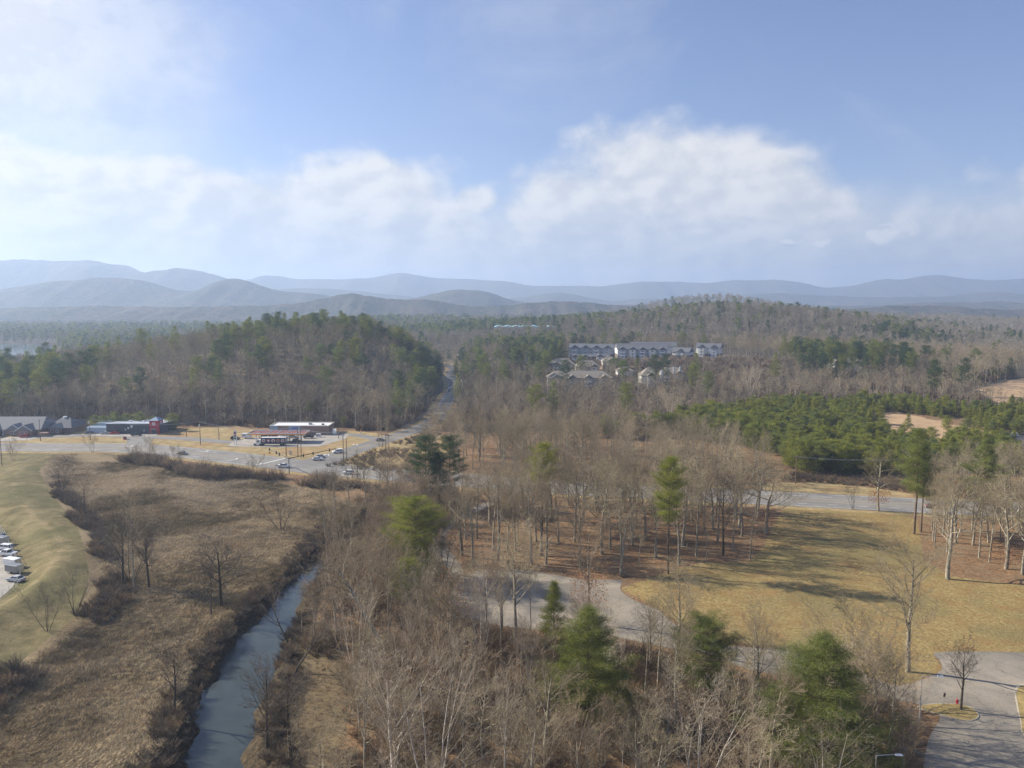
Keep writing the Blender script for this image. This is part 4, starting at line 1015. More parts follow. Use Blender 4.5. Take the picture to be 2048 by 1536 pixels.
# --- individual trees, by where they stand
hand = [
 ('multi', 0, 26, 922, 9, 'bare_tree', 'small round bare tree beside the utility pole near the highway on the far left', 1.0),
 ('dark_multi', 0, 122, 985, 13, 'bare_tree', 'dark bare tree at the top of the grass bank edge', 0.9),
 ('dark_multi', 0, 168, 1037, 14, 'bare_tree', 'dark bare tree halfway down the edge of the grass bank', 0.9),
 ('dark_oak', 1, 246, 1165, 21, 'bare_tree', 'left trunk of the dark vine-hung clump in the dry field', 0.75),
 ('straight', 1, 268, 1172, 26, 'bare_tree', 'tall forked tree rising above the vine-hung clump in the dry field', 0.62),
 ('dark_oak', 0, 298, 1168, 17, 'bare_tree', 'right-hand twisted tree of the dark clump in the dry field', 0.7),
 ('dark_multi', 0, 262, 1160, 15, 'bare_tree', 'low tangled tree inside the dark clump in the dry field', 1.0),
 ('dark_oak', 0, 442, 1203, 17.5, 'bare_tree', 'wide spreading dark tree on the left river bank', 1.0),
 ('dark_oak', 1, 422, 1222, 14, 'bare_tree', 'slim dark tree just left of the spreading tree on the river bank', 0.7),
 ('dark_multi', 0, 562, 1055, 13, 'bare_tree', 'lone two-stemmed tree in the dry field below the junction', 0.9),
 ('dark_oak', 1, 350, 1415, 12, 'bare_tree', 'small leafless tree on the left bank near the bottom of the river', 0.9),
 ('dark_multi', 0, 150, 1225, 11, 'bare_tree', 'thin dark tree at the foot of the grass bank, right of the yard', 0.8),
 ('dark_multi', 0, 95, 1262, 10, 'bare_tree', 'small dark tree at the foot of the grass bank, lowest on the left', 0.8),
 ('dark_oak', 1, 534, 1492, 14.5, 'bare_tree', 'slender dark tree at the water edge on the right bank, lowest of the row', 0.9),
 ('dark_oak', 0, 581, 1522, 14, 'bare_tree', 'bare tree beside the dark hollow on the right bank', 0.9),
 ('straight', 1, 600, 1485, 11, 'bare_tree', 'thin pale stem behind the dark hollow on the right bank', 0.7),
 ('leaning', 1, 583, 1350, 12.5, 'bare_tree', 'bare tree leaning low over the river in mid reach', 1.0),
 ('leaning', 1, 577, 1272, 13, 'bare_tree', 'forked tree leaning over the river where it narrows', 0.8),
 ('straight', 1, 604, 1263, 12, 'bare_tree', 'small upright tree on the right bank beside the narrowing river', 0.6),
 ('straight', 1, 654, 1120, 20, 'bare_tree', 'tall thin tree where the river disappears into the wood', 0.6),
 ('leaning', 0, 768, 1295, 24, 'bare_tree', 'big old tree with a leaning trunk and pale gnarled limbs', 1.05),
 ('straight', 0, 778, 1290, 24, 'bare_tree', 'straight slim trunk right behind the big leaning tree', 0.5),
 ('straight', 1, 740, 1350, 21, 'bare_tree', 'thin dark trunk in front of the big leaning tree', 0.5),
 ('white', 1, 714, 1372, 17, 'bare_tree', 'crooked pale-barked tree left of the leaning tree foot', 0.6),
 ('vase', 2, 905, 1370, 25, 'bare_tree', 'dense bare tree standing in front of the left end of the car park', 0.85),
 ('straight', 2, 975, 1290, 21, 'bare_tree', 'straight dark trunk at the near edge of the car park', 0.75),
 ('straight', 1, 1003, 1304, 20, 'bare_tree', 'slim bare tree between the straight trunk and the forked tree', 0.5),
 ('vase', 0, 1031, 1288, 25, 'bare_tree', 'big forked tree with a fan of limbs before the car park', 0.85),
 ('straight', 1, 1062, 1270, 18, 'bare_tree', 'thin tree just right of the big forked tree at the car park', 0.5),
 ('vase', 1, 1178, 1248, 25, 'bare_tree', 'upright tree holding russet leaves where the car park meets the drive', 0.72),
 ('vase', 0, 1356, 1308, 19, 'bare_tree', 'fan-shaped bare tree at the lawn corner above the drive', 0.8),
 ('straight', 1, 1505, 1436, 22, 'bare_tree', 'slender single-stemmed tree between the two dark pines', 0.55),
 ('straight', 1, 1290, 1400, 16, 'bare_tree', 'grey bare tree between the tall pine and the round pine', 0.7),
 ('vase', 2, 1817, 1342, 27, 'bare_tree', 'tall vase-shaped tree standing alone on the lawn corner by the driveway', 0.95),
 ('dark_oak', 1, 1922, 1421, 12.5, 'bare_tree', 'small dark tree on the kerbed grass island', 0.85),
 ('oak', 1, 1895, 1157, 25, 'bare_tree', 'massive pale-trunked oak at the edge of the lawn', 0.9),
 ('oak', 0, 2012, 1135, 25, 'bare_tree', 'massive pale-trunked oak near the right edge of the grove', 0.9),
 ('straight', 0, 1866, 1080, 21, 'bare_tree', 'grey trunk behind the massive oak on the lawn edge', 0.8),
 ('oak', 0, 1757, 1022, 22, 'bare_tree', 'gnarled oak with russet lower leaves at the roadside', 0.8),
 ('dark_multi', 0, 1706, 1018, 11, 'bare_tree', 'small dark tree at the roadside left of the gnarled oak', 0.7),
 ('dark_oak', 1, 1446, 1112, 23, 'bare_tree', 'dark-trunked tree with a limb sweeping left at the wood edge', 0.75),
 ('straight', 0, 1466, 1103, 23, 'bare_tree', 'pale straight tree at the wood edge beside the dark-trunked one', 0.8),
 ('straight', 1, 1500, 1122, 15, 'bare_tree', 'outermost small tree of the wood on the lawn', 0.9),
 ('straight', 2, 1412, 1126, 15, 'bare_tree', 'thin dark tree on the lawn in front of the wood', 0.6),
 ('oak', 0, 1204, 1108, 25, 'bare_tree', 'broad pale-limbed tree in the middle of the wood', 0.95),
 ('straight', 1, 1278, 1134, 12, 'bare_tree', 'small slanting tree above the picnic table', 0.6),
 ('straight', 0, 1394, 1092, 22, 'bare_tree', 'dark forked tree inside the wood right of the olive pine', 0.8),
 ('oak', 1, 1530, 1070, 23, 'bare_tree', 'wide round-headed tree at the lawn corner of the wood', 1.0),
 ('white', 0, 790, 1610, 22, 'bare_tree', 'white-barked tree at the bottom left of the near wood', 0.9),
 ('white', 1, 870, 1640, 22, 'bare_tree', 'white-barked many-stemmed tree right of the first white one', 0.8),
 ('white', 0, 1010, 1600, 20, 'bare_tree', 'pale-barked slim tree in the middle of the near wood', 0.6),
 ('white', 1, 1400, 1620, 17, 'bare_tree', 'grey-white bushy tree between the tall pine and the right pine', 1.1),
 ('multi', 1, 1700, 1450, 19, 'bare_tree', 'many-stemmed grey tree leaning towards the street lamp', 1.1),
 ('leaning', 0, 1755, 1425, 17, 'bare_tree', 'mossy tree leaning right over the driveway', 0.7),
 ('pine_near', 0, 1176, 1452, 20, 'pine_tree', 'tall dark bluish pine in the middle of the near wood', 1.0),
 ('pine_near', 2, 1412, 1398, 14.5, 'pine_tree', 'round dark pine beside the drive', 0.85),
 ('pine_near', 0, 1640, 1560, 22, 'pine_tree', 'biggest near pine, at the bottom right', 1.15),
 ('pine_slim', 0, 1108, 1292, 13.5, 'pine_tree', 'slender yellow-green conifer at the car park edge', 1.0),
 ('pine_slim', 0, 1130, 1420, 9, 'pine_tree', 'low yellow-green conifer at the foot of the tall dark pine', 1.6),
 ('pine_near', 1, 832, 1158, 21, 'pine_tree', 'bright yellow-green pine above the bend of the lane', 0.95),
 ('pine_near', 1, 812, 1210, 11, 'pine_tree', 'low yellow-green pine in front of the bright one', 1.0),
 ('pine_tall', 2, 852, 1020, 25, 'pine_tree', 'dark tall pine left of its twin above the highway', 1.05),
 ('pine_tall', 2, 900, 1010, 24, 'pine_tree', 'dark tall pine right of its twin above the highway', 1.0),
 ('pine_tall', 2, 874, 1016, 19, 'pine_tree', 'shorter dark pine between the tall twins', 0.9),
 ('pine_tall', 0, 1085, 1062, 27, 'pine_tree', 'tall yellow-green pine with a clear trunk in the wood', 0.9),
 ('pine_tall', 0, 1336, 1150, 30, 'pine_tree', 'lanky sparse olive pine in front of the wood', 0.7),
 ('pine_tall', 1, 1828, 1066, 32, 'pine_tree', 'very tall pine with bare lower trunk right of the lawn', 0.95),
 ('pine_tall', 1, 1842, 1062, 27, 'pine_tree', 'second tall trunked pine, right behind the tallest', 0.8),
 ('pine_layer', 0, 1966, 1020, 24, 'pine_tree', 'wide layered dark pine beyond the highway on the right', 0.95),
 ('pine_mid', 0, 1310, 1060, 10, 'pine_tree', 'small dark evergreen under the bare trees of the wood', 1.0),
 ('pine_near', 2, 1610, 1500, 9, 'pine_tree', 'low bushy pine at the foot of the biggest near pine', 1.0),
]
for t_, i_, px, py, h, nm, lb, sx in hand: P_(t_, i_, px, py, h, nm, lb, sx * (1.3 if (nm == 'bare_tree' and t_ != 'straight') or t_ == 'pine_near' else 1.12))
# small evergreens behind the long grey building and right of the driveway
for px, py, h in ((190, 862, 8), (208, 858, 7), (232, 858, 9), (255, 858, 8), (279, 858, 9), (305, 858, 7), (345, 860, 9)):
    P_('young', 2, px, py, h, 'pine_tree', 'small green pine behind the long grey building', 1.1, group='small pines behind the grey building')
for px, py, h, s_, lb in ((1875, 800, 17, 1.0, 'leftmost'), (1915, 792, 13, 1.1, 'second from left'), (1948, 790, 13, 1.1, 'third from left'), (1990, 778, 15, 1.1, 'fourth from left'), (2018, 776, 16, 1.0, 'rightmost')):
    P_('pine_near', RG.choice((0, 2)), px, py, h, 'pine_tree', 'dark round pine at the edge of the sloping field, %s of the five' % lb, s_, group='dark pines at the edge of the sloping field')
P_('pine_near', 0, 2022, 835, 11, 'pine_tree', 'lone pine standing on the pale sloping field', 1.0)
P_('pine_near', 2, 2035, 872, 8, 'pine_tree', 'dark pine clump beside the parked white estate car', 1.4)

def gt(px, py):
    """ground point under a pixel, hills included"""
    d = ray(px, py); ts = np.arange(150, 3000, 3.0)
    zz = H(d[0] * ts, d[1] * ts); below = (CAM_H + d[2] * ts) <= zz
    t = ts[np.argmax(below)] if below.any() else 1200.0
    return float(d[0] * t), float(d[1] * t)
for tpl, i, px, py, h, sx, lb in (
    ('pine_near', 0, 1660, 762, 19, 0.8, 'left one of the two dark pines in front of the cream house on the right'), ('pine_near', 2, 1682, 762, 17, 0.75, 'right one of the two dark pines in front of the cream house on the right'),
    ('pine_near', 2, 1848, 692, 15, 1.3, 'broad dark pine standing out on the right hill shoulder'), ('pine_near', 0, 1822, 688, 14, 1.0, 'dark pine just left of the broad one on the hill shoulder'),
    ('pine_near', 2, 1228, 742, 11, 1.2, 'dark bushy evergreen below the front apartment block, left'), ('pine_near', 2, 1246, 744, 10, 1.3, 'dark bushy evergreen below the front apartment block, middle'),
    ('pine_near', 0, 1274, 738, 10, 1.1, 'dark bushy evergreen below the front apartment block, right'),
    ('pine_near', 2, 1018, 768, 10, 1.4, 'low dark evergreen clump right of the side road, left half'), ('pine_near', 2, 1042, 768, 9, 1.4, 'low dark evergreen clump right of the side road, right half'),
    ('pine_near', 1, 1092, 745, 12, 1.1, 'light green pine left of the tan-roofed houses'), ('pine_near', 0, 1120, 728, 22, 1.0, 'tall dark pine at the left end of the apartments'), ('pine_near', 0, 1103, 735, 20, 1.0, 'second tall dark pine left of the apartments'),
    ('pine_slim', 0, 912, 752, 16, 1.0, 'slim green conifer at the far end of the side road, left'), ('pine_slim', 0, 926, 760, 18, 1.2, 'slim green conifer at the far end of the side road, right'),
    ('pine_near', 1, 620, 836, 9, 1.2, 'yellow-green pine low on the wooded hill above the filling station'), ('pine_near', 1, 688, 856, 6, 1.2, 'small round evergreen right of the filling station shop'),
    ('pine_near', 1, 535, 750, 21, 0.75, 'tall light green pine standing out on the left face of the hill'), ('pine_near', 1, 712, 735, 21, 0.9, 'light green pine on the middle of the hill'),
    ('vase', 1, 868, 858, 8, 1.4, 'small reddish bare tree at the bend of the side road'), ('white', 1, 1500, 800, 20, 1.0, 'pale-limbed tree standing out behind the plantation'), ('white', 1, 1340, 850, 18, 1.0, 'pale forked tree left of the plantation'),
    ('straight', 0, 712, 862, 21, 0.7, 'tall thin-trunked tree at the foot of the hill right of the shop')):
    x, y = gt(px, py)
    inst_tree(T[tpl][i], x, y, h, RG.random() * 6.28, 'pine_tree' if 'pine' in tpl else 'bare_tree', lb, CAT, None, sx)
for px, h in ((1562, 6), (1572, 5)):
    pass
for px, py, h, lb in ((758, 893, 17, 'leftmost of the bare trees on the junction corner'), (765, 893, 16, 'middle one of the bare trees on the junction corner'), (774, 890, 15, 'rightmost of the bare trees on the junction corner'),
                      (275, 925, 8, 'small bare tree in the roadside brush, first from the left'), (300, 925, 10, 'bare tree in the roadside brush, second from the left'), (355, 938, 9, 'bare tree in the roadside brush, third from the left'),
                      (505, 960, 9, 'round bare shrub-like tree before the flatbed truck'), (185, 905, 8, 'two thin bare saplings on the far edge of the dry field')):
    P_('multi' if h < 12 else 'straight', 1, px, py, h, 'bare_tree', lb, 1.0)

# --- candidate positions for whole stands, in a jittered grid that widens with distance
def frustum(x, y, m=0.74): return np.abs(x) < y * m + 18
def grid(y0, y1, step0, xr=None, k=1.0, grow=900.0):
    out_ = []; y = y0
    while y < y1:
        st = step0 * max(1.0, y / grow)
        X0, X1 = (-(y * 0.74 + 20), y * 0.74 + 20) if xr is None else xr
        xs = np.arange(X0, X1, st)
        out_.append(np.c_[xs + NR.uniform(-.45, .45, len(xs)) * st, y + NR.uniform(-.45, .45, len(xs)) * st])
        y += st
    return np.concatenate(out_)
def away(p, lim, arr=None):
    arr = np.array(TREES_AT if arr is None else arr)
    d = np.min(np.hypot(p[:, None, 0] - arr[None, :, 0], p[:, None, 1] - arr[None, :, 1]), 1)
    return d > lim
WOOD_A = gp([(700, 1300), (800, 1240), (880, 1236), (960, 1258), (1030, 1270), (1150, 1290), (1260, 1298), (1340, 1312), (1440, 1350), (1560, 1372), (1700, 1395), (1780, 1410),
             (1850, 1440), (1840, 1490), (1820, 1560), (1800, 1720), (1300, 1760), (640, 1760), (640, 1560), (700, 1480), (690, 1400)])        # near wood
WOOD_B = gp([(900, 1150), (935, 1060), (985, 1015), (1010, 995), (1200, 1000), (1400, 1010), (1555, 1020), (1540, 1060), (1520, 1090), (1440, 1120), (1340, 1145), (1240, 1158), (1180, 1158), (1060, 1140), (985, 1136)])  # wood by the lawn
WOOD_C = gp([(650, 1120), (640, 1060), (700, 1010), (760, 985), (900, 985), (960, 1000), (890, 1050), (870, 1095), (900, 1150), (890, 1210), (800, 1240), (700, 1290), (640, 1330), (610, 1300), (640, 1230), (665, 1150)])  # river wood
WOOD_D = gp([(1830, 1060), (1850, 1040), (2048, 1045), (2400, 1050), (2400, 1165), (2048, 1150), (1930, 1125), (1850, 1100)])
WOOD_E = gp([(830, 930), (900, 900), (960, 880), (1100, 885), (1300, 895), (1480, 925), (1540, 975), (1400, 978), (1200, 967), (1050, 957), (912, 945), (850, 940)])  # strip beyond the highway
WOOD_F = gp([(1800, 985), (1900, 960), (2048, 950), (2300, 950), (2300, 1008), (2048, 1005), (1900, 997)])
def pick_in(poly, step, seed, edge=0.0):
    xs = [p[0] for p in poly]; ys = [p[1] for p in poly]
    g = grid(min(ys), max(ys), step, (min(xs), max(xs)), grow=1e9)
    g = g[sdf(g[:, 0], g[:, 1], poly) < -edge]
    return g
used = []
CAND = []
KINDW = {'straight': 'straight', 'vase': 'fan-crowned', 'oak': 'spreading', 'white': 'white-barked', 'multi': 'many-stemmed', 'sapling': 'thin', ('straight', 2): 'ruddy straight', ('vase', 1): 'ruddy fan-crowned'}
WHERE = {'bare trees of the near wood': [(gp([(900, 1250), (980, 1270)]), 'by the left car park edge'), (gp([(1100, 1290), (1200, 1300)]), 'by the right car park edge'), (gp([(1400, 1370), (1500, 1380)]), 'beside the drive'),
                 (gp([(1750, 1430), (1780, 1500)]), 'by the driveway'), (gp([(700, 1400), (720, 1480)]), 'beside the open bank strip'), (gp([(900, 1480), (1000, 1500)]), 'amid the brush left of the tall pine'), (gp([(1300, 1500), (1400, 1500)]), 'between the near pines')],
         'bare trees of the wood by the lawn': [(gp([(1500, 1090), (1530, 1050)]), 'at the lawn edge'), (gp([(1100, 1130), (1180, 1140)]), 'by the car park'), (gp([(940, 1100), (960, 1060)]), 'by the lane'), (gp([(1100, 1010), (1300, 1015), (1450, 1020)]), 'on the highway side')],
         'bare trees of the riverside wood': [(gp([(650, 1150), (640, 1200)]), 'at the river bend'), (gp([(850, 1120), (860, 1180)]), 'beside the lane'), (gp([(720, 1020), (760, 1000)]), 'near the highway')]}
def stand(poly, step, choice, hr, group, label, sx=(0.7, 1.0), lim=2.6):
    g = pick_in(poly, step, 0)
    g = g[away(g, lim)]
    pines_ = np.array([(o.location.x, o.location.y - 2.5) for o in COL.objects if o.name.startswith('pine_tree')])
    g = g[away(g, 6.5, pines_)]
    g = g[frustum(g[:, 0], g[:, 1], 0.70)]
    zs = H(g[:, 0], g[:, 1])
    for (x, y), z in zip(g, zs):
        k, i = RG.choice(choice); h = RG.uniform(*hr)
        px, py, c = project(x, y, z + h * 0.6)
        lbl = label
        for lim_, txt in WHERE.get(group, []):
            if min(math.hypot(x - a, y - b) for a, b in lim_) < 26: lbl = '%s %s, %s' % (KINDW[k, i] if (k, i) in KINDW else KINDW[k], label, txt); break
        else: lbl = '%s %s' % (KINDW[k, i] if (k, i) in KINDW else KINDW[k], label)
        CAND.append((h / c * (1 if -60 < px < 2108 and py < 1620 else 0.3), k, i, float(x), float(y), float(z), h, RG.uniform(*sx), group, lbl))
stand(WOOD_A, 8.6, [('straight', 0), ('vase', 2), ('straight', 2), ('vase', 1), ('white', 0), ('oak', 0), ('multi', 0), ('vase', 0), ('white', 1)], (10, 18), 'bare trees of the near wood',
      'bare tree of the near wood', (0.95, 1.3))
stand(WOOD_B, 9.0, [('straight', 0), ('vase', 1), ('vase', 0), ('vase', 2), ('oak', 0), ('oak', 1)], (19, 25), 'bare trees of the wood by the lawn',
      'bare tree of the wood between lawn and highway', (1.0, 1.25), 4.5)
stand(WOOD_C, 8.8, [('straight', 1), ('straight', 2), ('vase', 1), ('multi', 0), ('straight', 2), ('vase', 2)], (12, 19), 'bare trees of the riverside wood',
      'bare tree between river and lane', (0.95, 1.2))
stand(WOOD_D, 7.2, [('straight', 0), ('oak', 1), ('straight', 1), ('vase', 0), ('oak', 0)], (17, 23), 'bare trees of the right grove',
      'bare tree of the grove between the massive oaks and the highway', (0.8, 1.0), 4)
stand(WOOD_E, 9.0, [('straight', 0), ('vase', 0), ('oak', 1), ('straight', 2)], (17, 22), 'bare trees beyond the highway',
      'bare tree in the strip just beyond the highway', (0.9, 1.1), 4)
stand(WOOD_F, 7.2, [('vase', 0), ('oak', 1), ('oak', 0)], (13, 18), 'bare trees beyond the highway on the right',
      'bare tree beyond the highway in front of the layered pine', (0.7, 0.9), 4)
CAND.sort(key=lambda c: -c[0])
n_hand = sum(1 for h in hand if h[5] == 'bare_tree')
REST = CAND[300 - n_hand:]
for _, k, i, x, y, z, h, sx, grp, lb in CAND[:300 - n_hand]:
    inst_tree(T[k][i], x, y, h, RG.random() * 6.28, 'bare_tree', lb, CAT, grp, sx, z)
print('bare candidates', len(CAND))

# --- pine plantation
PLANT = gp([(1150, 878), (1300, 862), (1420, 842), (1500, 824), (1600, 818), (1680, 826), (1730, 818), (1850, 822), (1960, 832), (2060, 838), (2300, 850), (2300, 960), (2048, 955), (1900, 945), (1800, 950), (1700, 958),
            (1600, 950), (1560, 920), (1500, 895), (1380, 880), (1250, 880)])
g = pick_in(PLANT, 4.7, 3)
g = g[away(g, 3.0)]
inclear = sdf(g[:, 0], g[:, 1], PLANT_CLEAR) < 0
g = g[(~inclear) | (NR.random(len(g)) < 0.13)]
g = g[(fbm(g[:, 0], g[:, 1], 26, 3, 71) > -0.2) | (NR.random(len(g)) < 0.2)]
g = g[(sdf(g[:, 0], g[:, 1], gp([(2010, 876), (2040, 897), (2075, 925), (2400, 925), (2400, 868), (2060, 868)])) > 3)]
g = g[frustum(g[:, 0], g[:, 1], 0.70)]
hgt = NR.uniform(4.5, 10.0, len(g))
edge_big = sdf(g[:, 0], g[:, 1], gp([(1590, 960), (1680, 962), (1700, 930), (1600, 920)])) < 0
hgt[edge_big] = 10.5
dark = g[:, 0] < g0(1480, 860)[0]
hgt[dark] += 2.5
near_first = np.argsort(g[:, 1])
def ylabel(k, x, y, h):
    shp = ('pointed yellow-green', 'round yellow-green', 'round dark green', 'slim yellow-green')[k]
    px, py, _ = project(x, y, 0)
    where = 'at the left tip of the plantation' if px < 1380 else 'on the highway side of the plantation' if py > 915 else 'around the bare clearing of the plantation' if px > 1720 and py > 838 else 'along the far edge of the plantation' if py < 850 else 'in the middle of the plantation'
    return '%s %s young pine %s' % ('tall' if h > 8 else 'small' if h < 6 else 'middle-sized', shp, where)
py_pts = []; zs = H(g[:, 0], g[:, 1]); cnt = 0
for j in near_first:
    x, y = map(float, g[j])
    if cnt < 285:
        k = 2 if (dark[j] and RG.random() < .7) else RG.choice((0, 1, 3, 1, 0, 2))
        inst_tree(T['young'][k], x, y, float(hgt[j]), RG.random() * 6.28, 'young_pine', ylabel(k, x, y, hgt[j]), CAT, 'young pines of the plantation', RG.uniform(0.85, 1.15), float(zs[j])); cnt += 1
    else: py_pts.append((x, y, float(zs[j]), float(hgt[j])))
print('plantation', len(g))
if py_pts:
    q = np.array(py_pts); n = len(q); s_ = q[:, 3] / 8
    scatter('young_pines', [joined(t) for t in T['young']], q[:, :3], np.c_[np.zeros((n, 2)), NR.uniform(0, 6.28, n)], np.c_[s_, s_, s_], NR.integers(0, 4, n))

# --- forest over the hills (a mass nobody could count)
def keep_out(p):
    x, y = p[:, 0], p[:, 1]
    k = (seg_dist(x, y, SR) > 10) & (seg_dist(x, y, HW) > 15) & (np.minimum(seg_dist(x, y, FR), seg_dist(x, y, FR2)) > 9)
    k &= sdf(x, y, PLANT) > 2; k &= sdf(x, y, VERGE1) > 2; k &= sdf(x, y, VERGE2) > 0; k &= sdf(x, y, VERGE3) > 0
    k &= sdf(x, y, RFIELD) > 4; k &= sdf(x, y, LAKE) > 6
    k &= sdf(x, y, [(600, 1150), (1250, 1050), (2100, 1100), (2300, 1500), (1300, 1500), (800, 1330)]) > 10
    k &= sdf(x, y, [(60, 705), (90, 700), (180, 712), (150, 725), (75, 722)]) > 4
    for a, b_, c_, d_ in BUILD_ZONES: k &= ~((x > a) & (x < c_) & (y > b_) & (y < d_))
    return k
BUILD_ZONES += [(35, 705, 240, 736), (88, 640, 240, 705), (48, 735, 225, 845), (5, 765, 25, 795), (28, 602, 85, 625), (30, 670, 80, 708), (95, 606, 120, 632), (112, 628, 145, 660), (262, 645, 298, 668), (-420, 410, -225, 440), (-232, 400, -150, 446), (-150, 380, -88, 437), (-68, 1050, 66, 1130), (-250, 1285, -200, 1320)]
mg = grid(425, 900, 9.2)
mg = mg[keep_out(mg) & frustum(mg[:, 0], mg[:, 1], 0.72)]
mg = mg[(sdf(mg[:, 0], mg[:, 1], WOOD_E) > 3)]
mz = H(mg[:, 0], mg[:, 1])
def evergreen_prob(x, y):
    p = 0.02 + 0.06 * (fbm(x, y, 90, 3, 55) > 0.15)
    e = lambda cx, cy, sx, sy: np.exp(-0.5 * (((x - cx) / sx) ** 2 + ((y - cy) / sy) ** 2))
    p = p + 0.85 * e(-150, 650, 60, 18) + 0.3 * e(-195, 560, 14, 40) + 0.2 * e(-120, 570, 30, 40)
    p = p + 0.7 * e(-58, 560, 10, 80) + 0.55 * e(-400, 500, 110, 50) * (x < -285)
    p = p + 0.9 * e(25, 830, 50, 45) + 0.9 * e(62, 735, 20, 30) + 0.8 * e(30, 690, 22, 18) + 0.8 * e(130, 690, 30, 9)
    p = p + 0.85 * e(265, 640, 16, 10) + 0.8 * e(300, 690, 50, 30) * 0.7 + 0.85 * e(480, 960, 28, 30)
    p = p + 0.9 * e(70, 1230, 260, 90) + 0.5 * e(-700, 1700, 500, 300) + 0.4 * e(400, 700, 60, 40) * 0
    return np.clip(p, 0, 0.95)
ev = NR.random(len(mg)) < evergreen_prob(mg[:, 0], mg[:, 1])
def mass(name, tpls, P, Z, hr, sxr, h0s):
    n = len(P); pick = NR.integers(0, len(tpls), n)
    h = NR.uniform(*hr, n); s_ = h / np.array(h0s)[pick]; w_ = s_ * NR.uniform(*sxr, n)
    return scatter(name, [joined(t) for t in tpls], np.c_[P, Z], np.c_[NR.normal(size=(n, 2)) * 0.03, NR.uniform(0, 6.28, n)], np.c_[w_, w_, s_], pick)
tall_left = mg[:, 0] < -230
bt = [(k, i) for k in ('straight', 'vase', 'oak', 'white', 'multi', 'sapling') for i in range(len(T[k]))]
tl = T['mid'] + [T[k][i] for k, i in bt]
bp_ = mg[~ev]; bz_ = mz[~ev]; nb_ = len(bp_); pk = NR.integers(0, 4, nb_); hh = NR.uniform(15, 22, nb_) * np.where((bp_[:, 0] > -40) & (bp_[:, 1] < 720) & (bp_[:, 0] < 320), 0.72, 1.0); s1_ = hh / 21; w1_ = s1_ * NR.uniform(0.85, 1.15, nb_)
PP = np.r_[np.c_[bp_, bz_], np.array([[r[3], r[4], r[5]] for r in REST])]
pk = np.r_[pk, [4 + bt.index((r[1], r[2])) for r in REST]]
s1_ = np.r_[s1_, [r[6] / T[r[1]][r[2]][2] for r in REST]]; w1_ = np.r_[w1_, [r[6] / T[r[1]][r[2]][2] * r[7] for r in REST]]
scatter('bare_trees', [joined(t) for t in tl], PP, np.c_[NR.normal(size=(len(PP), 2)) * 0.03, NR.uniform(0, 6.28, len(PP))], np.c_[w1_, w1_, s1_], pk)
# the evergreens one can pick out on the hills are things; the rest is a mass
ei = np.where(ev)[0]; ei = ei[np.argsort(mg[ei, 1])]
for j in ei[:230]:
    x, y = map(float, mg[j])
    onhill = (x < -60) and (x > -285)
    hj = RG.uniform(19, 27); ppx, ppy, _c = project(x, y, float(mz[j]))
    size_ = 'tall' if hj > 24 else 'short' if hj < 21.5 else 'middle-sized'
    spot = ('on its left shoulder' if x < -215 else 'on its right flank above the road' if x > -100 else 'on its crest' if mz[j] > 26 else 'on its near face' if mz[j] > 10 else 'at its foot')
    grp, lb = (('evergreens on the wooded hill', size_ + ' pine of the wooded hill behind the station, ' + spot) if onhill else
               ('tall pines behind the houses on the left', size_ + (' pine at the front' if y < 480 else ' pine in the middle' if y < 560 else ' pine at the back') + ' of the stand behind the gabled building') if x <= -285 else
               ('pines scattered right of the side road', size_ + ' pine among bare trees, ' + ('close beside the side road' if x < -20 else 'below the tan-roofed houses' if x < 110 and y < 600 else 'around the apartment houses' if x < 240 else 'behind the pine plantation')))
    tpl = T['pine_mid'][RG.randint(0, 2)]
    inst_tree(tpl, x, y, hj * (1.1 if x < -285 else 1), RG.random() * 6.28, 'pine_tree', lb, CAT, grp, RG.uniform(0.8, 1.15), float(mz[j]))
er_ = ei[230:]
mass('pine_trees', T['pine_mid'], mg[er_], mz[er_], (18, 24), (0.85, 1.15), [t[2] for t in T['pine_mid']])
fg = grid(900, 2250, 8.5)
fg = fg[keep_out(fg) & frustum(fg[:, 0], fg[:, 1], 0.72)]
fz = H(fg[:, 0], fg[:, 1])
ev2 = NR.random(len(fg)) < evergreen_prob(fg[:, 0], fg[:, 1]) + 0.30 * (fbm(fg[:, 0], fg[:, 1], 260, 3, 91) > 0.16) * ~((fg[:, 0] > 110) & (fg[:, 0] < 640) & (fg[:, 1] < 1300))
gs = np.maximum(1.0, fg[:, 1] / 1500)
def mass2(name, tpls, P, Z, hr, g_):
    n = len(P); pick = NR.integers(0, len(tpls), n); h = NR.uniform(*hr, n); s_ = h / 20; w_ = s_ * NR.uniform(0.9, 1.2, n) * g_
    scatter(name, [joined(t) for t in tpls], np.c_[P, Z], np.c_[np.zeros((n, 2)), NR.uniform(0, 6.28, n)], np.c_[w_, w_, s_], pick)
mass2('far_bare_woodland', T['far'], fg[~ev2], fz[~ev2], (14, 21), gs[~ev2])
mass2('far_evergreen_woodland', T['pine_far'], fg[ev2], fz[ev2], (14, 22), gs[ev2])
print('forest', len(mg), len(fg))

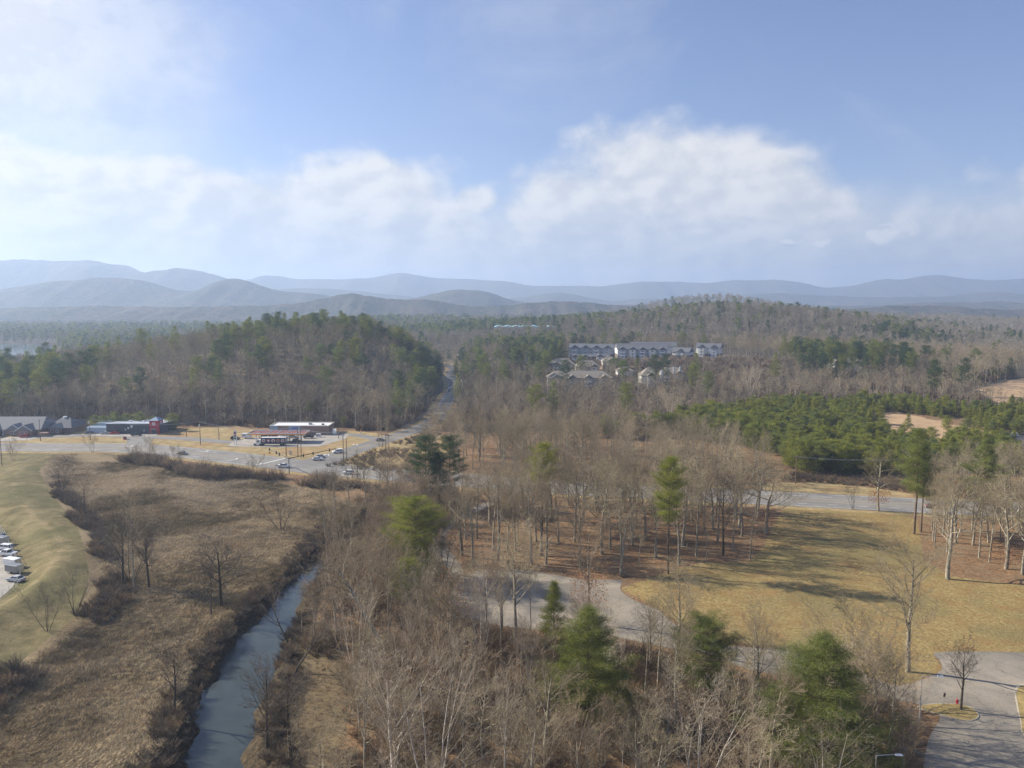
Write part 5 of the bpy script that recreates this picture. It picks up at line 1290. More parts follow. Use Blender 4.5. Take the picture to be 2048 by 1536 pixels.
# --- brush, saplings and dry grass
def scat_simple(name, meshes, P, Z, sr, tilt=0.08, rotr=(0, 6.28)):
    n = len(P); s_ = NR.uniform(*sr, n)
    scatter(name, meshes, np.c_[P, Z], np.c_[NR.normal(size=(n, 2)) * tilt, NR.uniform(*rotr, n)], np.c_[s_, s_, s_ * NR.uniform(0.8, 1.25, n)], NR.integers(0, len(meshes), n))
ug = np.concatenate([pick_in(WOOD_A, 2.7, 1), pick_in(WOOD_C, 2.8, 1)])
scat_simple('undergrowth', SH[:3], ug, H(ug[:, 0], ug[:, 1]), (0.6, 1.3))
sg = np.concatenate([pick_in(WOOD_A, 8.0, 1), pick_in(WOOD_C, 9.0, 1)])
sg = sg[away(sg, 1.2)]
scat_simple('saplings', [joined(t) for t in T['sapling']], sg, H(sg[:, 0], sg[:, 1]), (0.6, 1.05), 0.07)
ROADB = smooth_line(gp([(255, 915), (300, 925), (360, 940), (450, 952), (560, 962), (660, 975), (740, 985)]), 4)
rb = grid(285, 350, 1.9, (-190, -40), grow=1e9); rb = rb[(seg_dist(rb[:, 0], rb[:, 1], ROADB) < 4.5 + 7 * fbm(rb[:, 0], rb[:, 1], 18, 2, 9)) & (fbm(rb[:, 0], rb[:, 1], 12, 2, 64) > -0.2) & (seg_dist(rb[:, 0], rb[:, 1], HW) > 12.5)]
scat_simple('roadside_brush', [SH[3], SH[2], SH[1]], rb, H(rb[:, 0], rb[:, 1]), (0.7, 1.5))
FOOT = smooth_line(gp([(105, 960), (130, 995), (185, 1065), (212, 1150), (240, 1180), (190, 1225), (100, 1290), (0, 1370), (-100, 1450)]), 4)
fb = grid(110, 330, 1.7, (-175, -60), grow=1e9); fb = fb[(seg_dist(fb[:, 0], fb[:, 1], FOOT) < 3.4 + 5 * fbm(fb[:, 0], fb[:, 1], 16, 2, 3)) & (fbm(fb[:, 0], fb[:, 1], 10, 2, 63) > -0.08)]
scat_simple('bank_foot_brush', [SH[3], SH[0]], fb, H(fb[:, 0], fb[:, 1]), (0.5, 1.1))
rvb = grid(95, 260, 1.5, (-80, -25), grow=1e9); sd = sdf(rvb[:, 0], rvb[:, 1], RIVER)
rvb = rvb[(sd > 0.2) & (sd < 6 + 4 * fbm(rvb[:, 0], rvb[:, 1], 14, 2, 6)) & (fbm(rvb[:, 0], rvb[:, 1], 9, 2, 61) > -0.16)]
scat_simple('river_bank_brush', [SH[3], SH[0], SH[3], TUFT[0]], rvb, H(rvb[:, 0], rvb[:, 1]), (0.4, 0.9))
VERG_B = gp([(1590, 948), (1700, 955), (1800, 962), (1850, 990), (1700, 972), (1560, 962)])
vb = pick_in(VERG_B, 1.9, 0); vb2 = pick_in(VERGE2, 2.6, 0); vb2 = vb2[(seg_dist(vb2[:, 0], vb2[:, 1], SR) > 9) & (fbm(vb2[:, 0], vb2[:, 1], 18, 2, 4) > -0.05)]
scat_simple('verge_brush', [SH[0], SH[0], SH[3]], np.concatenate([vb, vb2]), H(np.r_[vb[:, 0], vb2[:, 0]], np.r_[vb[:, 1], vb2[:, 1]]), (0.45, 0.9))
hb = grid(428, 520, 3.6, (-330, -52), grow=1e9); hb = hb[keep_out(hb)]
he = grid(425, 720, 6.5, (-44, 420), grow=1e9); he = he[keep_out(he)]; he2 = grid(640, 736, 5, (35, 240), grow=1e9); he = np.concatenate([he, he2[(he2[:, 1] > 706) | (he2[:, 0] > 88)]])
hb = np.concatenate([hb, he])
scat_simple('hillside_brush', SHFAR, hb, H(hb[:, 0], hb[:, 1]), (0.8, 1.5))
tg = grid(100, 345, 1.0, (-235, -25), grow=1e9)
tg = tg[(sdf(tg[:, 0], tg[:, 1], FIELD) < 0) & (sdf(tg[:, 0], tg[:, 1], RIVER) > 3) & frustum(tg[:, 0], tg[:, 1])]
swirl = fbm(tg[:, 0], tg[:, 1], 28, 3, 15) * 3.0
n = len(tg); s_ = NR.uniform(0.7, 1.35, n) * (1 + 0.35 * fbm(tg[:, 0], tg[:, 1], 14, 2, 8))
scatter('tall_dry_grass', TUFT, np.c_[tg, H(tg[:, 0], tg[:, 1])], np.c_[np.zeros((n, 2)), swirl], np.c_[s_, s_, s_ * 0.8], NR.integers(0, 4, n))
rg2 = pick_in(gp([(560, 1400), (600, 1330), (640, 1300), (700, 1400), (690, 1480), (640, 1560), (560, 1600), (530, 1500)]), 1.5, 0)
rg2 = rg2[sdf(rg2[:, 0], rg2[:, 1], RIVER) > 3]
scat_simple('bank_grass', TUFT, rg2, H(rg2[:, 0], rg2[:, 1]), (0.4, 0.7))
print('grass', n, 'brush', len(ug))

# russet leaves kept low on some trees
nr_ = np.random.default_rng(5)
def leaf_spray(px, py, z0, z1, rr_, n):
    x, y = g0(px, py); a = nr_.uniform(0, 6.28, n); r = rr_ * np.sqrt(nr_.random(n))
    C = np.c_[np.cos(a) * r, np.sin(a) * r, nr_.uniform(z0, z1, n)]; D = nr_.normal(size=(n, 3)); D /= np.linalg.norm(D, axis=1, keepdims=True)
    me = quads_to('leaves', C, D * 0.28, 0.2, nr_.random(n)); me.materials.append(M_LEAF)
    best = min((o for o in COL.objects if o.get('category') == CAT), key=lambda o: (o.location.x - x) ** 2 + (o.location.y - y) ** 2)
    o = link('leaves', me, None, best); s_ = best.scale
    o.scale = (1 / s_[0], 1 / s_[1], 1 / s_[2])
    return o
leaf_spray(868, 862, 2, 7, 3.0, 700); leaf_spray(1178, 1248, 4, 12, 4.2, 1500); leaf_spray(1757, 1022, 3, 7, 3.6, 900); leaf_spray(1394, 1092, 5, 10, 3, 500); leaf_spray(905, 1370, 14, 22, 3.5, 500); leaf_spray(1530, 1070, 3, 8, 3, 500); leaf_spray(2012, 1135, 2, 6, 4, 600)
# ------------------------------------------------------------------ building materials
S_ = simple
MB_SLATE = S_('slate_siding', (0.075, 0.085, 0.105), 0.6, var=0.15)
MB_RED = S_('red_cladding', (0.42, 0.03, 0.04), 0.55, var=0.12)
MB_BLUEROOF = S_('blue_grey_metal', (0.28, 0.36, 0.44), 0.45, var=0.08)
MB_PALEROOF = S_('pale_metal', (0.48, 0.53, 0.60), 0.45, var=0.08)
MB_PALEWALL = S_('pale_metal_wall', (0.46, 0.52, 0.62), 0.5, var=0.08)
MB_WHITE = S_('white_paint', (0.78, 0.78, 0.76), 0.5, var=0.06)
MB_GLASS = S_('dark_glass', (0.03, 0.04, 0.05), 0.08, var=0.1, spec=0.8)
MB_BRICK = S_('brown_brick', (0.30, 0.20, 0.155), 0.9, var=0.25, scale=3)
MB_DBRICK = S_('dark_brick', (0.17, 0.12, 0.10), 0.9, var=0.25, scale=3)
MB_SHINGLE = S_('grey_shingle', (0.20, 0.20, 0.205), 0.9, var=0.18, scale=2)
MB_DSHINGLE = S_('slate_blue_shingle', (0.125, 0.13, 0.145), 0.9, var=0.18, scale=2)
MB_TSHINGLE = S_('tan_shingle', (0.25, 0.22, 0.18), 0.9, var=0.18, scale=2)
MB_SIDING = S_('cream_siding', (0.76, 0.74, 0.68), 0.7, var=0.08)
MB_BSIDING = S_('blue_grey_siding', (0.42, 0.46, 0.50), 0.7, var=0.1)
MB_TAN = S_('tan_siding', (0.48, 0.43, 0.36), 0.8, var=0.1)
MB_ORANGE = S_('orange_fascia', (0.80, 0.30, 0.04), 0.45, var=0.05)
MB_YELLOW = S_('yellow_fascia', (0.82, 0.55, 0.12), 0.45, var=0.05)
MB_MAROON = S_('maroon_deck', (0.22, 0.075, 0.065), 0.8, var=0.2)
MB_GREY = S_('mid_grey_metal', (0.30, 0.30, 0.30), 0.5, var=0.1)
MB_BLACK = S_('black_metal', (0.02, 0.02, 0.022), 0.5, var=0.1)
MB_BLUE = S_('sign_blue', (0.04, 0.12, 0.42), 0.5, var=0.05)
MB_CYAN = S_('cyan_roof', (0.36, 0.66, 0.74), 0.5, var=0.08)
MB_GREEN = S_('sign_green', (0.05, 0.35, 0.10), 0.5, var=0.05)
MB_RUBBER = S_('tyre_rubber', (0.025, 0.025, 0.025), 0.85, var=0.1)
MB_WOOD = S_('pole_wood', (0.17, 0.125, 0.085), 0.9, var=0.25, scale=4)
MB_STEEL = S_('galvanised_steel', (0.55, 0.56, 0.56), 0.4, 0.6, var=0.1)
MB_PERGLASS = S_('car_glass', (0.025, 0.03, 0.035), 0.05, var=0.05, spec=0.9)

def mesh_part(fn, name, mat, parent, bev=0, **pr):
    b = MB(); fn(b); return b.build(name, mat, parent, bev, **pr)
def place(o, parent, loc, rz=0.0):
    o.parent = parent; o.location = loc; o.rotation_euler = (0, 0, rz); return o
def dup(o, loc, rz=None, scale=None):
    c = o.copy(); COL.objects.link(c); c.location = loc
    if rz is not None: c.rotation_euler = (0, 0, rz)
    if scale is not None: c.scale = scale
    return c
def gable_roof(b, x0, x1, y0, y1, z, rise, over=0.5, th=0.25, along='x', hip0=0.0, hip1=0.0):
    """solid roof; hips pull the ridge ends inwards"""
    if along == 'x':
        ym = (y0 + y1) / 2; a0, a1, c0, c1 = x0 - over, x1 + over, y0 - over, y1 + over
        v = [(a0, c0, z), (a1, c0, z), (a1, c1, z), (a0, c1, z), (a0 + hip0, ym, z + rise), (a1 - hip1, ym, z + rise)]
        vb = [(p[0], p[1], p[2] - th) for p in v[:4]]
        b.add(v + vb, [(0, 1, 5, 4), (2, 3, 4, 5), (1, 2, 5), (3, 0, 4), (0, 6, 7, 1), (1, 7, 8, 2), (2, 8, 9, 3), (3, 9, 6, 0), (6, 9, 8, 7)])
    else:
        xm = (x0 + x1) / 2; a0, a1, c0, c1 = x0 - over, x1 + over, y0 - over, y1 + over
        v = [(a0, c0, z), (a1, c0, z), (a1, c1, z), (a0, c1, z), (xm, c0 + hip0, z + rise), (xm, c1 - hip1, z + rise)]
        vb = [(p[0], p[1], p[2] - th) for p in v[:4]]
        b.add(v + vb, [(0, 4, 5, 3), (1, 2, 5, 4), (0, 1, 4), (2, 3, 5), (0, 6, 7, 1), (1, 7, 8, 2), (2, 8, 9, 3), (3, 9, 6, 0), (6, 9, 8, 7)])
def window(parent, x, y, z, w_, h_, rz=0.0, name='window'):
    """frame with a glass pane, mounted on a wall facing -y (before rz)"""
    f = MB(); t = 0.12
    f.box(-w_ / 2, -0.08, 0, w_ / 2, 0.02, t); f.box(-w_ / 2, -0.08, h_ - t, w_ / 2, 0.02, h_)
    f.box(-w_ / 2, -0.08, t, -w_ / 2 + t, 0.02, h_ - t); f.box(w_ / 2 - t, -0.08, t, w_ / 2, 0.02, h_ - t)
    if w_ > 1.0: f.box(-0.05, -0.07, t, 0.05, 0.02, h_ - t)
    o = f.build(name, MB_WHITE, parent); o.location = (x, y, z); o.rotation_euler = (0, 0, rz)
    p = MB().box(-w_ / 2 + t, -0.04, t, w_ / 2 - t, -0.01, h_ - t).build('pane', MB_GLASS, o)
    return o
def disc(b, cx, cz, r, y0, y1, k=16, sx=1.0):
    pts = [(cx + math.cos(2 * math.pi * i / k) * r * sx, cz + math.sin(2 * math.pi * i / k) * r) for i in range(k)]
    n = k
    b.add([(p[0], y0, p[1]) for p in pts] + [(p[0], y1, p[1]) for p in pts], [tuple(range(n)), tuple(range(2 * n - 1, n - 1, -1))] + [(i, n + i, n + (i + 1) % n, (i + 1) % n) for i in range(n)])

# ------------------------------------------------------------------ long grey building with red tower
X0, Y0 = g0(213, 867); X1 = g0(318, 868)[0]
pb = thing('pet_building', 'long dark grey building with paw prints and a red clock-style tower', 'building', (X0, Y0, 0))
Lb = X1 - X0
def fn(b): b.add([(0, 0, 0), (Lb, 0, 0), (Lb, 21, 0), (0, 21, 0), (0, 0, 5.2), (Lb, 0, 5.2), (Lb, 21, 4.0), (0, 21, 4.0)], [(0, 3, 2, 1), (4, 5, 6, 7), (0, 1, 5, 4), (1, 2, 6, 5), (2, 3, 7, 6), (3, 0, 4, 7)])
wl = mesh_part(fn, 'wall', MB_SLATE, pb)
def fn(b):
    b.add([(-0.4, -0.35, 5.24), (Lb + 0.4, -0.35, 5.24), (Lb + 0.4, 21.4, 4.04), (-0.4, 21.4, 4.04), (-0.4, -0.35, 5.5), (Lb + 0.4, -0.35, 5.5), (Lb + 0.4, 21.4, 4.3), (-0.4, 21.4, 4.3)],
          [(0, 3, 2, 1), (4, 5, 6, 7), (0, 1, 5, 4), (1, 2, 6, 5), (2, 3, 7, 6), (3, 0, 4, 7)])
mesh_part(fn, 'roof', MB_PALEROOF, pb)
for i, (dx, z, s_) in enumerate(((37.5, 2.1, 0.5), (43.0, 2.9, 0.62), (49.5, 3.75, 0.8))):
    x = dx / 105 * Lb
    def fn(b):
        disc(b, 0, -0.25 * s_, 0.62 * s_, -0.10, -0.03)
        for a, r in ((-50, 0.95), (-17, 1.12), (17, 1.12), (50, 0.95)):
            disc(b, math.sin(R(a)) * r * s_, -0.25 * s_ + math.cos(R(a)) * r * s_, 0.27 * s_, -0.10, -0.03, 10)
    o = mesh_part(fn, 'paw_print', MB_WHITE, pb); o.location = (x, 0, z); o.rotation_euler = (0, R(18), 0)
tx0, tx1 = Lb - 5.0, Lb - 0.2
tw_ = mesh_part(lambda b: b.box(tx0, -1.6, 0, tx1, 4.4, 7.2), 'tower', MB_RED, pb)
def fn(b):
    xm, ym = (tx0 + tx1) / 2, 1.4; o_ = 0.5
    b.add([(tx0 - o_, -1.6 - o_, 7.22), (tx1 + o_, -1.6 - o_, 7.22), (tx1 + o_, 4.4 + o_, 7.22), (tx0 - o_, 4.4 + o_, 7.22), (xm, ym, 9.0)], [(0, 1, 4), (1, 2, 4), (2, 3, 4), (3, 0, 4), (0, 3, 2, 1)])
mesh_part(fn, 'tower_roof', MB_BLUEROOF, pb)
def emblem(loc, rz, parent):
    o = MB(); disc(o, 0, 0, 0.95, -0.12, -0.03, 24); e = o.build('emblem', MB_WHITE, parent); e.location = loc; e.rotation_euler = (0, 0, rz)
    b = MB(); disc(b, 0, -0.12, 0.34, -0.16, -0.13, 14, 0.8); disc(b, 0.02, 0.36, 0.2, -0.16, -0.13, 12)
    b.build('figure', MB_RED, e)
emblem(((tx0 + tx1) / 2, -1.6, 5.5), 0, pb); emblem((tx1, 1.4, 5.7), R(90), pb)
dr = mesh_part(lambda b: (b.box(-1.5, -0.10, 0, 1.5, 0.0, 2.5), b.box(-1.7, -0.9, 2.55, 1.7, 0, 2.75)), 'door', MB_GREY, pb); dr.location = ((tx0 + tx1) / 2, -1.6, 0.05)
for k in (-0.95, 0, 0.95): p = MB().box(-0.4, -0.05, 0.15, 0.4, -0.02, 2.3).build('pane', MB_GLASS, dr); p.location = (k, -0.1, 0)
window(pb, tx1, 2.2, 1.0, 1.4, 1.5, R(90))
window(pb, tx0 - 3.6, 0, 0.9, 0.7, 1.3)
for k in (0.3, 0.55): mesh_part(lambda b: b.box(-0.6, -0.5, 0, 0.6, 0.5, 0.7), 'roof_vent', MB_WHITE, pb).location = (Lb * k, 9, 4.95)
XA, YA = g0(174, 866.5)
an = thing('metal_shed', 'low pale blue metal annex joined to the left end of the dark grey building', 'shed', (XA, YA, 0))
La = X0 - XA - 0.1
mesh_part(lambda b: b.add([(0, 0, 0), (La, 0, 0), (La, 16, 0), (0, 16, 0), (0, 0, 2.9), (La, 0, 2.9), (La, 16, 4.4), (0, 16, 4.4)], [(0, 3, 2, 1), (4, 5, 6, 7), (0, 1, 5, 4), (1, 2, 6, 5), (2, 3, 7, 6), (3, 0, 4, 7)]), 'wall', MB_PALEWALL, an)
mesh_part(lambda b: b.add([(-.3, -.3, 2.94), (La, -.3, 2.94), (La, 16.3, 4.44), (-.3, 16.3, 4.44), (-.3, -.3, 3.1), (La, -.3, 3.1), (La, 16.3, 4.6), (-.3, 16.3, 4.6)], [(0, 3, 2, 1), (4, 5, 6, 7), (0, 1, 5, 4), (1, 2, 6, 5), (2, 3, 7, 6), (3, 0, 4, 7)]), 'roof', MB_BLUEROOF, an)

# ------------------------------------------------------------------ gabled clinic on the far left
XL, YL = g0(-10, 871); XR = g0(88, 869)[0]
cl = thing('gabled_building', 'brick building with a broad grey shingle roof and three front gables', 'building', (XR, YL, 0))
Lc = 58
mesh_part(lambda b: b.box(-Lc, 0, 0, 0, 20, 3.1), 'wall', MB_BRICK, cl)
mesh_part(lambda b: gable_roof(b, -Lc, 0, 0, 20, 3.3, 5.4, 0.8, 0.25, 'x', 0.5, 3.0), 'roof', MB_SHINGLE, cl)
for gx_, gw, dep in ((-6.5, 8.0, 3.2), (-13.0, 8.5, 1.8), (-26, 11, 3.5), (-41, 9, 2.5)):
    mesh_part(lambda b: (b.box(gx_ - gw / 2, -dep, 0, gx_ + gw / 2, 0.02, 3.0), b.add([(gx_ - gw / 2, -dep + 0.02, 3.0), (gx_ + gw / 2, -dep + 0.02, 3.0), (gx_, -dep + 0.02, 3.0 + gw * 0.30), (gx_ - gw / 2, 3, 3.0), (gx_ + gw / 2, 3, 3.0), (gx_, 3, 3.0 + gw * 0.30)], [(0, 1, 2), (3, 5, 4), (0, 2, 5, 3), (1, 4, 5, 2)])), 'gable_wall', MB_BRICK if gw < 9 else MB_DBRICK, cl)
    mesh_part(lambda b: gable_roof(b, gx_ - gw / 2, gx_ + gw / 2, -dep, 7, 3.22, gw * 0.36, 0.6, 0.22, 'y'), 'gable_roof', MB_SHINGLE, cl)
    def fn(b):
        for sgn in (-1, 1):
            xa = gx_ + sgn * (gw / 2 + 0.62); z1 = 3.26; zr = 3.26 + gw * 0.36
            b.add([(xa, -dep - 0.68, z1 - 0.32), (gx_, -dep - 0.68, zr - 0.32), (gx_, -dep - 0.68, zr + 0.04), (xa, -dep - 0.68, z1 + 0.04), (xa, -dep - 0.62, z1 - 0.32), (gx_, -dep - 0.62, zr - 0.32), (gx_, -dep - 0.62, zr + 0.04), (xa, -dep - 0.62, z1 + 0.04)],
                  [(0, 1, 2, 3), (7, 6, 5, 4), (0, 4, 5, 1), (3, 2, 6, 7)])
    mesh_part(fn, 'bargeboard', MB_WHITE, cl)
    window(cl, gx_ - 0.9, -dep, 1.0, 1.7, 1.5); window(cl, gx_ + 0.9, -dep, 1.0, 1.7, 1.5)
for x in (-18, -20.6, -32, -35, -47, -51): window(cl, x, 0, 1.0, 1.5, 1.5)
for x in (-18.6, -10.4, -31.6): mesh_part(lambda b: b.box(x - .15, -1.9, 0, x + .15, -1.6, 3.0), 'porch_post', MB_WHITE, cl)
# wing running back on the right
mesh_part(lambda b: b.box(0.02, 6, 0, 13, 24, 3.0), 'wing_wall', MB_DBRICK, cl)
mesh_part(lambda b: gable_roof(b, 0.02, 13, 6, 24, 3.2, 4.2, 0.7, 0.25, 'x', 4.0, 5.5), 'wing_roof', MB_DSHINGLE, cl)
mesh_part(lambda b: gable_roof(b, 2.5, 9, 3.4, 12, 3.24, 2.2, 0.5, 0.2, 'y'), 'gable_roof', MB_SHINGLE, cl)
mesh_part(lambda b: b.box(2.6, 3.5, 0, 8.9, 6, 3.05), 'gable_wall', MB_DBRICK, cl)
for x in (4.2, 7.0): window(cl, x, 3.5, 1.0, 1.5, 1.4)
mesh_part(lambda b: b.box(1.0, -3.6, 0, 1.4 + 4, -0.6, 2.0), 'screen_wall', MB_BRICK, cl)
mesh_part(lambda b: (b.tube((5.0, 15, 6.5), (5.0, 15, 8.1), 1.0, 1.0, 14)), 'roof_dome', MB_WHITE, cl)

# ------------------------------------------------------------------ filling station
XS0 = g0(546, 866)[0]; XS1 = XS0 + 31.5; YS = 414.0
st_ = thing('station_shop', 'low brick shop of the filling station with a white flat roof', 'building', (XS0, YS, 0))
W_ = XS1 - XS0
mesh_part(lambda b: b.box(0, 0, 0, W_, 13, 4.5), 'wall', MB_BRICK, st_)
mesh_part(lambda b: b.box(0.3, 0.3, 4.52, W_ - 0.3, 12.7, 4.58), 'roof', MB_WHITE, st_)
mesh_part(lambda b: (b.box(-.15, -.15, 4.5, W_ + .15, 0.28, 4.95), b.box(-.15, 12.72, 4.5, W_ + .15, 13.15, 4.95), b.box(-.15, .28, 4.5, .28, 12.72, 4.95), b.box(W_ - .28, .28, 4.5, W_ + .15, 12.72, 4.95)), 'parapet', MB_TAN, st_)
for a, b_ in ((0.6, 4.6), (10.5, 16.5)):
    mesh_part(lambda b: b.box(a, -1.0, 0.0, b_, -0.02, 4.9), 'entrance_panel', MB_BLUEROOF, st_)
    for k in range(int((b_ - a) / 1.3)): window(st_, a + 0.8 + k * 1.3, -1.0, 0.5, 1.1, 2.3)
mesh_part(lambda b: b.box(12.0, -1.14, 3.3, 15.2, -1.02, 4.3), 'blue_sign', MB_BLUE, st_)
for x in (6.5, 8.3, 18.5, 20.5): window(st_, x, 0, 0.8, 1.5, 1.7)
mesh_part(lambda b: b.box(W_ * 0.62, 5, 4.6, W_ * 0.62 + 1.6, 6.6, 5.6), 'roof_unit', MB_GREY, st_)
mesh_part(lambda b: b.box(W_ * 0.85, 4, 4.6, W_ * 0.85 + 1.2, 5.2, 5.3), 'roof_unit', MB_BLACK, st_)
XC0 = g0(499, 885)[0]; XC1 = g0(612, 885)[0]
cn = thing('station_canopy', 'long filling station canopy with an orange and yellow edge band', 'canopy', ((XC0 + XC1) / 2, 388, 0))
hw = (XC1 - XC0) / 2
mesh_part(lambda b: b.box(-hw, 0, 4.35, hw, 9.5, 4.75), 'deck', MB_MAROON, cn)
def rim(b, z0, z1, o):
    b.box(-hw - o, -o, z0, hw + o, -0.01, z1); b.box(-hw - o, 9.51, z0, hw + o, 9.5 + o, z1); b.box(-hw - o, -0.01, z0, -hw - 0.01, 9.51, z1); b.box(hw + 0.01, -0.01, z0, hw + o, 9.51, z1)
mesh_part(lambda b: rim(b, 4.2, 4.58, 0.12), 'orange_band', MB_ORANGE, cn)
mesh_part(lambda b: rim(b, 4.584, 4.8, 0.12), 'yellow_band', MB_YELLOW, cn)
mesh_part(lambda b: rim(b, 4.804, 5.15, 0.14), 'white_band', MB_WHITE, cn)
mesh_part(lambda b: [b.box(-hw + i * hw / 3, 0.1, 4.76, -hw + i * hw / 3 + 0.2, 9.4, 4.92) for i in range(1, 6)], 'roof_beams', MB_PALEROOF, cn)
for x in (-hw + 3.5, -hw / 3, hw / 3, hw - 3.5):
    for y in (2.4, 7.1): mesh_part(lambda b: b.box(x - .2, y - .2, 0.06, x + .2, y + .2, 4.34), 'column', MB_WHITE, cn)
pump0 = thing('fuel_pump', 'white and orange fuel pump under the canopy', 'fuel pump', (0, 0, 0.07), 0, 'fuel pumps under the canopy')
mesh_part(lambda b: b.box(-.55, -.3, 0, .55, .3, 0.9), 'cabinet', MB_WHITE, pump0); mesh_part(lambda b: b.box(-.55, -.3, 0.9, .55, .3, 1.7), 'display', MB_GREY, pump0); mesh_part(lambda b: b.box(-.6, -.33, 1.7, .6, .33, 2.1), 'header', MB_ORANGE, pump0)
xs = [-hw + 5, -hw / 3 + 1.5, hw / 3 - 1.5, hw - 5]
for i, x in enumerate(xs):
    p = pump0 if i == 0 else copy_tree(pump0)
    p.location = ((XC0 + XC1) / 2 + x, 392.7, 0.07)
    p['label'] = 'fuel pump under the canopy, %s from the left' % ('first', 'second', 'third', 'fourth')[i]
xs_, ys_ = g0(471, 889)
ps = thing('price_sign', 'tall white two-legged fuel price sign with a dark round emblem', 'sign', (xs_, ys_, 0), R(-8))
for k in (-0.62, 0.62): mesh_part(lambda b: b.box(k - .14, -.12, 0, k + .14, .12, 3.0), 'post', MB_WHITE, ps)
mesh_part(lambda b: (b.box(-.8, -.22, 2.4, .8, .22, 6.4), disc(b, 0, 6.4, 0.8, -.22, .22, 20)), 'panel', MB_WHITE, ps)
def fn(b): disc(b, 0, 5.75, 0.6, -.27, -.23, 18)
mesh_part(fn, 'round_emblem', MB_MAROON, ps)
mesh_part(lambda b: b.box(-.6, -.26, 4.2, .6, -.23, 4.8), 'red_price_panel', MB_RED, ps)
mesh_part(lambda b: b.box(-.6, -.26, 3.5, .6, -.23, 4.05), 'green_price_panel', MB_GREEN, ps)
mesh_part(lambda b: b.box(-.6, -.26, 2.75, .6, -.23, 3.3), 'black_price_panel', MB_BLACK, ps)
x, y = g0(669, 870)
wb = thing('sign_board', 'white board standing at the right end of the shop wall', 'sign', (x, y, 0), R(-35))
mesh_part(lambda b: b.box(-1.4, -.06, 0.6, 1.4, .06, 3.4), 'board', MB_WHITE, wb)
for k in (-1.2, 1.2): mesh_part(lambda b: b.box(k - .07, .07, 0, k + .07, .2, 3.2), 'post', MB_GREY, wb)
x, y = g0(722, 867)
wb = thing('banner_sign', 'narrow orange and white upright sign at the corner of the access road', 'sign', (x, y, 0))
mesh_part(lambda b: b.box(-.35, -.05, 0.2, .35, .05, 1.3), 'lower_panel', MB_WHITE, wb); mesh_part(lambda b: b.box(-.35, -.05, 1.31, .35, .05, 2.3), 'upper_panel', MB_ORANGE, wb)
mesh_part(lambda b: b.box(-.06, .06, 0, .06, .14, 2.3), 'post', MB_GREY, wb)
x, y = g0(247, 879)
wb = thing('roadside_sign', 'leaning white sign on the grass strip before the grey building', 'sign', (x, y, 0), R(20))
mesh_part(lambda b: b.box(-.12, -.5, 0.0, .0, .6, 2.6), 'panel', MB_WHITE, wb); mesh_part(lambda b: b.box(.1, -.4, 0, 1.5, .5, 1.0), 'planter', MB_RED, wb); mesh_part(lambda b: b.box(.2, -.3, 1.0, 1.4, .4, 1.5), 'box', MB_SLATE, wb)
x, y = g0(581, 909.5)
wb = thing('control_cabinet', 'grey roadside signal cabinet on the grass by the junction', 'cabinet', (x, y, 0))
mesh_part(lambda b: b.box(-.5, -.4, 0, .5, .4, 1.9), 'body', MB_STEEL, wb); mesh_part(lambda b: b.box(-.55, -.45, 1.9, .55, .45, 2.0), 'lid', MB_GREY, wb)
x, y = g0(540, 913)
wb = thing('warning_sign', 'small orange diamond sign on the grass in front of the truck', 'sign', (x, y, 0))
mesh_part(lambda b: b.box(-.04, -.04, 0, .04, .04, 1.6), 'post', MB_GREY, wb); mesh_part(lambda b: b.add([(0, -.06, 1.1), (.6, -.06, 1.7), (0, -.06, 2.3), (-.6, -.06, 1.7), (0, -.04, 1.1), (.6, -.04, 1.7), (0, -.04, 2.3), (-.6, -.04, 1.7)], [(0, 1, 2, 3), (7, 6, 5, 4), (0, 4, 5, 1), (1, 5, 6, 2), (2, 6, 7, 3), (3, 7, 4, 0)]), 'plate', MB_ORANGE, wb)
x, y = g0(637, 874.5)
wb = thing('ice_chest', 'white chest with two dark vents outside the shop corner', 'chest', (x, y, 0.07), R(-10))
mesh_part(lambda b: b.box(-1.2, -.5, 0, 1.2, .5, 1.9), 'body', MB_WHITE, wb); mesh_part(lambda b: (disc(b, -.5, 1.1, .35, -.56, -.51), disc(b, .5, 1.1, .35, -.56, -.51)), 'vents', MB_BLACK, wb)

